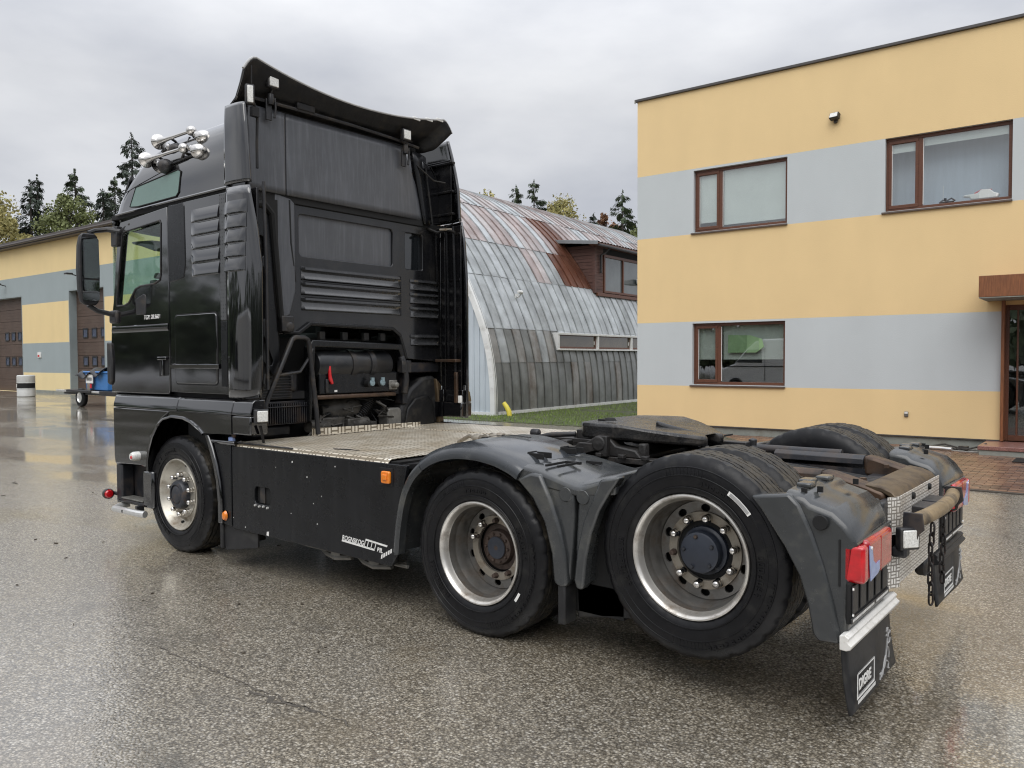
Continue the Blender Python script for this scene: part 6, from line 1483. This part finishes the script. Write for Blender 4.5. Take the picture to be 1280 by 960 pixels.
mb = MB(); mb.prism([(5.40,.62),(5.46,.64),(5.47,.80),(5.45,.90),(5.42,.95),(5.395,.94),(5.40,.84),(5.37,.80),(5.37,.74)], 'xz', -.62, -.575); mb.lathe([(0,-.05),(.03,-.045),(.04,0),(.03,.05),(0,.055)], 12, 'y', (5.44,-.585,.80)); mb.box(5.41,5.45,-.6,-.46,.60,.93); mb.obj('hinge_arm', 'steel_dark', T, bevel=.01)
mb = MB(); mb.tube([(5.10,-.45,.94),(5.2,-.53,.93),(5.28,-.55,.90),(5.30,-.55,.80)], .045, 12); mb.obj('breather_hose', 'flap', T)
mb = MB(); mb.box(5.38,5.45,-.60,-.50,.48,.58); mb.obj('socket_box', 'dark', T, bevel=.015)
# underrun tube on two brackets, chains
mb = MB()
P = [(5.555+.035*(1-(2*u-1)**2), -.50+1.0*u, .835) for u in [k/16 for k in range(17)]]
mb.tube(P, .037, 14); ut = mb.obj('underrun_tube', 'tube_brown', T)
for s in (-1, 1):
    mb = MB(); y = s*.505; mb.prism([(5.515,.88),(5.60,.88),(5.61,.80),(5.585,.775),(5.578,.745),(5.555,.735),(5.535,.75),(5.53,.78),(5.512,.80)], 'xz', y-.006, y+.006, [circ(5.556,.757,.011,10)]); mb.obj('end_plate', 'frame', ut, bevel=.004)
for y in (-.115, .12):
    mb = MB(); mb.box(5.488,5.575,y-.10,y+.10,.855,.862); mb.box(5.488,5.572,y-.10,y-.093,.80,.86); mb.box(5.488,5.572,y+.093,y+.10,.80,.86); mb.box(5.488,5.575,y-.10,y+.10,.795,.801); mb.obj('tube_bracket', 'frame', T, bevel=.003)
lk = MB()
P = [(0, .013*math.cos(a), .020*math.sin(a)+ (.012 if math.sin(a) > 0 else -.012)) for a in [2*PI*k/14 for k in range(14)]]
lk.tube(P, .0052, 6, closed=True); lm = lk.mesh('chain_link', 50); lm.materials.append(M['chain'])
for y, n, zt in ((-.30, 8, .80), (-.03, 7, .80)):
    C_ = empty('chain', (5.60, y, zt), T)
    for k in range(n):
        o = link('chain_link', lm, 'chain', C_); o.location = (random.uniform(-.004,.004), random.uniform(-.004,.004), -.03-.050*k); o.rotation_euler = (0, 0, R(50) if k % 2 == 0 else R(-35))
        o.scale = (1,1,1.05)
# tow eye below the plate
mb = MB(); mb.lathe([(.018,-.03),(.05,-.034),(.062,-.02),(.062,.02),(.05,.034),(.018,.03)], 24, 'x', (5.46,.20,.47)); mb.prism([(.10,.60),(.30,.60),(.25,.50),(.15,.50)], 'yz', 5.43, 5.48); mb.box(5.2,5.45,.14,.26,.52,.60); mb.obj('tow_eye', 'steel_dark', T, bevel=.006)
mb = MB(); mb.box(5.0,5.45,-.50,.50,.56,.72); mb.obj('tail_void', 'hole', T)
# ================================================================ end of the truck
# ================================================================ THINGS ROUND THE YARD
M['keg'] = mat('white_drum', (.56,.57,.56), .4, var=.1, vs=4)
o = empty('drum', (-33.4, 9.9, 0)); o.scale = (.8, .8, .92); tag(o, 'white drum with a black band standing before the garage doors', 'drum')
MB().lathe([(0,0),(.42,0),(.46,.03),(.46,.38),(.455,.39)], 28, 'z').obj('drum_body', 'keg', o)
MB().lathe([(.452,.39),(.452,.70)], 28, 'z').obj('band', 'hole', o)
MB().lathe([(.455,.70),(.46,.71),(.46,1.02),(.42,1.06),(0,1.06)], 28, 'z').obj('drum_lid', 'keg', o)
mb = MB(); mb.lathe([(.456,.395),(.475,.40),(.475,.42),(.456,.425)], 28, 'z'); mb.lathe([(.456,.67),(.475,.675),(.475,.695),(.456,.70)], 28, 'z'); mb.obj('hoop', 'keg', o)
mb = MB(); mb.prism([(-.1,.46),(-.04,.46),(.0,.62),(-.07,.64)], 'xz', -.47, -.46); mb.obj('band_mark', 'white', o)
# flat trailer with a blue crate
t_ = empty('flat_trailer', (-23.2, 7.9, 0)); tag(t_, 'low dark flatbed trailer parked beyond the front of the truck cab', 'trailer')
mb = MB(); mb.box(-1.3,7.0,-.02,2.0,.42,.58); mb.obj('flatbed', 'steel_dark', t_, bevel=.02)
mb = MB(); mb.box(-1.9,1.5,-.06,.10,.50,.57); mb.box(-1.9,-1.2,.0,1.9,.50,.56); mb.obj('side_rail', 'alu', t_, bevel=.01)
mb = MB(); mb.box(-.9,1.0,-.12,.16,.50,.60); mb.obj('wheel_guard', 'steel_dark', t_, bevel=.03)
for y in (0, 1.9):
    w = empty('wheel', (.1, y, .33), t_)
    MB().lathe([(.18,-.08),(.25,-.10),(.31,-.08),(.33,-.04),(.33,.04),(.31,.08),(.25,.1),(.18,.08)], 28, 'y').obj('tyre', 'rubber', w)
    mb = MB(); mb.lathe([(.185,-.085),(.17,-.05),(.06,-.06),(0,-.06)], 24, 'y'); mb.obj('rim', 'alu', w)
mb = MB(); mb.box(6.2,6.9,-.05,.0,.40,.46); mb.obj('reflector', 'amber', t_)
c_ = empty('blue_crate', (-22.1, 8.4, .59)); tag(c_, 'blue plastic bin under a crumpled black sheet on the trailer', 'bin')
M['blue'] = mat('blue_plastic', (.055,.20,.50), .4, var=.12, vs=3)
mb = MB(); mb.loft([[(-.80,-.42,0),(.80,-.42,0),(.80,.42,0),(-.80,.42,0)],[(-.88,-.46,.62),(.88,-.46,.62),(.88,.46,.62),(-.88,.46,.62)]]); mb.box(-.92,.92,-.50,.50,.60,.66); mb.obj('bin_body', 'blue', c_, bevel=.04)
M['sheet_black'] = mat('black_tarpaulin', (.018,.018,.02), .4, var=.3, vs=4)
mb = MB(); random.seed(2)
def shb(u, v): 
    x = -1.25+1.9*u; y = -.62+1.0*v; drop = max(0, abs(v-.6)-.35)
    return (x+.05*math.sin(v*9), y, 0.74+.09*math.sin(u*11+v*4)*math.sin(v*7+u*3)+.08*u-(.36*(1-v)**3*(.4+.6*math.sin(u*6)**2))-.25*max(0,.3-u))
mb.grid(shb, 20, 14); sh = mb.obj('black_sheet', 'sheet_black'); sh.location = (-22.1, 8.4, .59); tag(sh, 'crumpled black plastic sheet draped over the blue bin', 'sheet'); so_ = sh.modifiers.new('s', 'SOLIDIFY'); so_.thickness = .02
n_ = empty('paper_sign', (-22.35, 7.86, .62)); tag(n_, 'small white paper sign leaning on the blue bin', 'sign')
mb = MB(); mb.box(-.26,.26,-.02,0,.22,.52); mb.obj('sheet', 'white', n_)
mb = MB()
for k in range(9): mb.box(-.2+.045*k,-.175+.045*k,-.024,-.02,.31,.42)
mb.obj('print', 'steel_dark', n_)
mb = MB(); mb.box(-.18,.02,-.015,.0,-.02,.22); mb.obj('post', 'beige_metal', n_)
mb = MB(); mb.box(.02,.14,-.016,.0,.05,.2); mb.obj('red_patch', 'red_plastic', n_)
# yellow plastic stub by the hangar, bullet camera on its wall
mb = MB(); mb.tube([(0,0,-.03),(-.02,0,.12),(-.10,-.01,.25),(-.19,-.02,.36)], [.075,.075,.07,.06], 12); o = mb.obj('yellow_pipe', 'yellow_pipe'); o.location = (-7.78, 12.95, .02); tag(o, 'short yellow plastic pipe sticking out of the grass', 'pipe')
mb = MB(); mb.tube([(0,0,0),(.12,-.02,.02),(.2,-.05,.08)], .022, 6); mb.lathe([(0,-.12),(.05,-.11),(.055,.08),(.0,.1)], 12, 'y', (.2,-.08,.14)); mb.box(-.02,.02,-.08,.08,-.1,.1); o = mb.obj('wall_camera', 'white_trim'); o.parent = HB; o.location = (-.80, 2.15, 3.55)
# mat, scrap and bits by the door
mb = MB(); mb.box(0,1.1,0,.55,.0,.016); o = mb.obj('door_mat', 'hole', bevel=.004); o.location = (4.78, 9.62, .016); o.rotation_euler.z = WA; tag(o, 'black rubber mat lying on the brick paving by the step', 'mat')
mb = MB(); mb.tube([(0,0,.03),(.35,.03,.04),(.62,.0,.06),(.75,-.05,.03)], .022, 8); mb.box(.05,.5,-.05,-.02,.02,.06); mb.tube([(.2,.1,.02),(.5,.14,.09),(.8,.1,.03)], .015, 6); mb.tube([(.62,.05,.03),(.9,-.08,.04),(1.1,-.02,.1),(1.2,.0,.16)], .018, 6); mb.box(.78,.92,-.06,.04,.02,.09); o = mb.obj('scrap_metal', 'alu_worn2', bevel=.004); o.location = (3.08, 10.95, .015); o.rotation_euler.z = -.12; tag(o, 'heap of bent pipes and scrap lying against the office wall', 'scrap')
mb = MB(); mb.tube([(0,0,.035),(.5,.02,.045),(.72,-.02,.04)], .026, 8); o = mb.obj('metal_pipe', 'alu'); o.location = (3.05, 10.78, .015); o.rotation_euler.z = -.08; tag(o, 'bright metal pipe lying on the paving by the office wall', 'pipe')
mb = MB(); mb.prism([(0,0),(.5,-.02),(.55,.3),(.3,.42),(.05,.36)], 'xy', 0, .02); mb.prism([(.1,.1),(.5,.05),(.48,.22),(.2,.3)], 'xy', .02, .05); o = mb.obj('rubble', 'concrete', bevel=.006); o.location = (3.75,10.75,.012); tag(o, 'flat broken rubble lying beside the granite door step', 'rubble')

# cracks worn into the asphalt
M['crack'] = mat('asphalt_crack', (.085, .075, .062), .5, var=.5, vs=30, bump=.3, bs=80)
def crack(pts, w, seed):
    rnd = random.Random(seed); mb = MB(); P = []
    for (x0, y0), (x1, y1) in zip(pts, pts[1:]):
        n = max(3, int(math.hypot(x1-x0, y1-y0)/.035))
        for k in range(n): f = k/n; P.append((x0+(x1-x0)*f+rnd.gauss(0,.012), y0+(y1-y0)*f+rnd.gauss(0,.012)))
    A, B = [], []
    for i, (x, y) in enumerate(P):
        ww = w*(.25+rnd.random())*math.sin(PI*(i+.5)/len(P))**.5; A.append((x-ww*.4, y-ww, .0022)); B.append((x+ww*.4, y+ww, .0022))
    a, b = mb.V(A), mb.V(B)
    for i in range(len(a)-1): mb.face([a[i], a[i+1], b[i+1], b[i]])
    return mb
CR = [([(1.55,-2.50),(1.95,-2.47),(2.4,-2.46),(2.9,-2.455),(3.55,-2.43),(3.9,-2.40)], .006, 1), ([(2.95,-2.49),(3.2,-2.47),(3.5,-2.44)], .014, 2), ([(-3.2,-2.6),(-2.2,-2.2),(-1.4,-2.25)], .02, 3), ([(5.9,.9),(6.2,1.6),(6.1,2.4)], .016, 4)]
for p_, w_, s_d in CR: tag(crack(p_, w_, s_d).obj('asphalt_crack', 'crack', smooth=0), kind='structure')

# ================================================================ TREES
M['needle'] = mat('spruce_needles', (.066,.092,.046), .7, var=.5, vs=.8)
M['needle_blue'] = mat('dark_spruce_needles', (.050,.068,.048), .7, var=.5, vs=.8)
M['pine'] = mat('pine_needles', (.155,.18,.065), .7, var=.5, vs=.7)
M['leaf_y'] = mat('autumn_leaves', (.34,.30,.11), .65, var=.4, vs=.6, dirt=((.17,.18,.06), .5, .7))
M['leaf_r'] = mat('reddish_leaves', (.24,.12,.06), .65, var=.5, vs=.6)
M['bark'] = mat('bark', (.05,.042,.036), .8, var=.4, vs=3, bump=.4, bs=8)
def foliage(vs, fs, c, size, nrm=None, rnd=random):
    a = Vector((rnd.gauss(0,1), rnd.gauss(0,1), rnd.gauss(0,.7))).normalized(); b = a.orthogonal().normalized(); q = rnd.uniform(0, 6.28); d = a.cross(b)
    e1 = (b*math.cos(q)+d*math.sin(q))*size; e2 = (-b*math.sin(q)+d*math.cos(q))*size*rnd.uniform(.45,.8)
    i = len(vs); vs += [tuple(c-e1), tuple(c+e2), tuple(c+e1), tuple(c-e2)]; fs.append((i, i+1, i+2, i+3))
def spruce(loc, h, rad, label, seed, mname='needle', dense=1.0, base=.12, group=None):
    rnd = random.Random(seed); t = empty('spruce_tree', loc); tag(t, label, 'tree', group)
    mb = MB(); mb.tube([(0,0,-.2),(.05,0,h*.4),(0,.04,h*.75),(0,0,h)], [h*.016,h*.012,h*.006,.015], 7); mb.obj('trunk', 'bark', t)
    vs, fs = [], []; bm_ = MB()
    z = h*base
    while z < h*.99:
        f = (z/h-base)/(1-base); L = 1.4*rad*(1-f)**.82*rnd.uniform(.7,1.1)+.10; nb = max(4, int((7-2*f)))
        for k in range(nb):
            a = rnd.uniform(0, 6.28); l = L*rnd.uniform(.55,1.12); dr = rnd.uniform(.18,.40)*l; tipz = z-dr+.12*l
            bm_.tube([(0,0,z),(l*.5*math.cos(a), l*.5*math.sin(a), z-dr*.7),(l*math.cos(a), l*math.sin(a), tipz)], [.03+.02*(1-f), .02, .008], 3)
            n = int((12+l*30)*dense)
            for q in range(n):
                u = rnd.uniform(.12,1.0)**.8; r_ = l*u; zz = z-dr*math.sin(u*1.5)+.12*l*u*u
                w = (.10+.22*(1-u))*l*.55+.06
                c = Vector((r_*math.cos(a)+rnd.uniform(-w,w), r_*math.sin(a)+rnd.uniform(-w,w), zz-rnd.uniform(0,.28+.1*(1-f))))
                s = rnd.uniform(.11,.24)*(1-.35*f); i = len(vs); dx, dy = math.cos(a)*s, math.sin(a)*s
                pz = rnd.uniform(-.1,.04)-.08
                vs += [tuple(c), (c.x+dx*1.4-dy*.5, c.y+dy*1.4+dx*.5, c.z+pz), (c.x+dx*2.0, c.y+dy*2.0, c.z+pz*1.8-.04), (c.x+dx*1.2+dy*.5, c.y+dy*1.2-dx*.5, c.z+pz*.8)]
                fs.append((i, i+1, i+2, i+3))
        z += h*.026+.10*rnd.random()
    for q in range(50):
        zz = rnd.uniform(.9,1.0)*h; foliage(vs, fs, Vector((rnd.gauss(0,.06), rnd.gauss(0,.06), zz)), .10, rnd=rnd)
    me = bpy.data.meshes.new('crown'); me.from_pydata(vs, [], fs); link('crown', me, mname, t); tag(bm_.obj('branches', 'bark', t), kind='stuff'); return t
def leafy(loc, h, rad, label, seed, mname='leaf_y', name='birch_tree', blobs=26, dense=90, group=None, base=.3, size=.17):
    rnd = random.Random(seed); t = empty(name, loc); tag(t, label, 'tree', group)
    mb = MB(); mb.tube([(0,0,-.2),(.1,0,h*.3),(.0,.1,h*.6),(.1,0,h*.95)], [h*.018,h*.014,h*.009,.02], 7)
    vs, fs = [], []
    for k in range(blobs):
        f = rnd.uniform(base, 1); a = rnd.uniform(0, 6.28); env = math.sin(PI*min(1, (f-base)/(1-base)*.85+.12))**.7
        r_ = rad*env*math.sqrt(rnd.random()); c = Vector((r_*math.cos(a), r_*math.sin(a), f*h*.96)); br = rnd.uniform(.45,1.0)*rad*.36
        mb.tube([(0,0,max(.5,c.z-r_*.9-.6)), (c.x*.5, c.y*.5, c.z-r_*.25-.2), tuple(c)], [.07,.045,.015], 4)
        for q in range(dense):
            d = Vector((rnd.gauss(0,1), rnd.gauss(0,1), rnd.gauss(0,.75))).normalized()*br*rnd.uniform(.35,1.1)
            foliage(vs, fs, c+d, size*rnd.uniform(.6,1.3), rnd=rnd)
    mb.obj('trunk', 'bark', t); me = bpy.data.meshes.new('crown'); me.from_pydata(vs, [], fs); link('crown', me, mname, t); return t
def at(px, dist):
    d = (fw+r2*(px-640)/1003.92); d = Vector((d.x, d.y)).normalized()*dist; return (6.4579+d.x, -4.7307+d.y, 0)
TG = 'trees standing behind the garage roof'; TH = 'trees standing behind the hangar roof'
def htop(py, px, dist):
    d = fw+r2*(px-640)/1003.92+u2*(480-py)/1003.92; return 1.6313+dist*d.z/math.hypot(d.x, d.y)
spruce(at(43,74), htop(224,43,74), 2.6, 'thin spruce left of the tall pair behind the garage roof', 1, 'needle_blue', .62, group=TG)
spruce(at(52,75), htop(219,52,75), 2.7, 'slender sparse spruce second from the left behind the garage', 2, 'needle_blue', .62, group=TG)
spruce(at(99,78), htop(211,99,78), 4.2, 'tall full spruce rising behind the bushy green pine', 3, 'needle', 1.1, group=TG)
leafy(at(92,70), htop(238,92,70), 2.7, 'bushy mid green pine in front of the tall spruce', 4, 'pine', 'pine_tree', 60, 260, TG, .35, .11)
spruce(at(133,72), htop(236,133,72), 4.0, 'dark spruce just left of the truck mirror arm', 5, 'needle_blue', 1.0, group=TG)
spruce(at(148,76), htop(221,148,76), 3.6, 'dark spruce between the mirror arm and the cab front', 6, 'needle', 1.0, group=TG)
spruce(at(170,70), htop(166,170,70), 4.4, 'tallest spruce rising directly above the cab windscreen edge', 7, 'needle_blue', .95, group=TG)
leafy(at(-8,66), htop(236,0,66), 3.4, 'pale yellow birch at the far left edge of the view', 8, 'leaf_y', 'birch_tree', 50, 230, TG, .3, .12)
leafy(at(22,72), htop(272,22,72), 1.9, 'low pale birch filling the gap beside the yellow birch', 9, 'leaf_y', 'birch_tree', 30, 200, TG, .35, .12)
leafy(at(606,80), htop(233,606,80), 2.4, 'small yellow treetop nearest the truck above the hangar', 10, 'leaf_y', 'birch_tree', 20, 90, TH, .5, .17)
spruce(at(646,84), htop(231,646,84), 3.0, 'shorter of the two dark spruces above the hangar ridge', 11, 'needle', 1.0, .3, TH)
spruce(at(668,84), htop(224,668,84), 3.6, 'taller of the two dark spruces above the hangar ridge', 12, 'needle', 1.0, .3, TH)
leafy(at(697,82), htop(244,697,82), 3.6, 'yellow green birch crown above the middle of the hangar', 13, 'leaf_y', 'birch_tree', 40, 200, TH, .45, .12)
leafy(at(722,84), htop(264,722,84), 2.2, 'small yellow crown right of the yellow green birch', 14, 'leaf_y', 'birch_tree', 18, 90, TH, .5, .18)
spruce(at(742,82), htop(266,742,82), 2.2, 'small dark spruce tip left of the reddish treetop', 15, 'needle_blue', 1.0, .4, TH)
leafy(at(757,83), htop(262,757,83), 2.4, 'reddish autumn crown beside the large right spruce', 16, 'leaf_r', 'rowan_tree', 22, 90, TH, .5, .18)
spruce(at(778,80), htop(237,778,80), 5.2, 'large spruce against the corner of the office building', 17, 'needle', 1.15, .2, TH)
leafy(at(796,78), htop(284,796,78), 3.0, 'pale green crown low against the office corner', 18, 'pine', 'birch_tree', 24, 90, TH, .4, .18)
# the wood that stands round the yard behind the viewer; the paint and the panes mirror it
vs, fs = [], []; rnd = random.Random(33)
for k in range(15000):
    a = rnd.uniform(R(175), R(395)); d = rnd.uniform(62, 80); h = 7.6+1.6*math.sin(a*9)+1.0*math.sin(a*23+1)
    z = abs(rnd.gauss(0,.45)); z = min(1, z)*h+1
    c = Vector((d*math.cos(a), d*math.sin(a)-4, z)); foliage(vs, fs, c, rnd.uniform(.6,1.3), rnd=rnd)
me = bpy.data.meshes.new('far_wood'); me.from_pydata(vs, [], fs); tag(link('far_wood', me, 'needle'), kind='stuff')

# a white van parked on the other side of the yard: it shows in the ground floor window
M['van_white'] = mat('white_van_paint', (.70,.71,.72), .25, coat=.4, var=.05, vs=2)
V = empty('panel_van', (-5.7, -8.9, 0), None, R(2)); tag(V, 'white panel van seen reflected in the ground floor window', 'van')
mb = MB(); prof_ = [(-2.9,.35),(-2.95,.75),(-2.75,1.10),(-2.05,1.35),(-1.45,2.05),(-1.05,2.38),(-.6,2.48),(2.6,2.50),(2.8,2.40),(2.85,.40)]
mb.prism(prof_, 'xz', -.98, .98); mb.obj('body', 'van_white', V, bevel=.08, seg=3)
mb = MB(); mb.prism([(-1.95,1.42),(-1.40,2.0),(-.75,2.02),(-.72,1.40)], 'xz', -.995, .995); mb.obj('side_window', 'dark_glass', V, bevel=.02)
mb = MB(); mb.prism([(-2.02,1.38),(-1.98,1.36),(-1.40,2.02),(-1.46,2.06)], 'xz', -.85, .85); mb.obj('windscreen', 'dark_glass', V)
for x in (-1.95, 1.75):
    for y in (-.95, .95):
        w = empty('wheel', (x, y, .36), V); MB().lathe([(.2,-.1),(.3,-.11),(.36,-.07),(.36,.07),(.3,.11),(.2,.1)], 24, 'y').obj('tyre', 'rubber', w)
        MB().lathe([(.21,-.112),(.19,-.10),(0,-.09)], 20, 'y').obj('rim', 'silver_dull', w); MB().lathe([(.21,.112),(.19,.10),(0,.09)], 20, 'y').obj('rim', 'silver_dull', w)
for y in (.99, -.995):
    mb = MB(); mb.box(-.60,-.58,y,y+.006,.6,2.1); mb.box(.9,.92,y,y+.006,.6,2.1); mb.box(-2.4,2.8,y,y+.006,1.22,1.26); mb.obj('door_seam', 'steel_dark', V)
mb = MB(); mb.box(-2.97,-2.80,-.9,.9,.35,.62); mb.obj('bumper', 'steel_dark', V, bevel=.04)
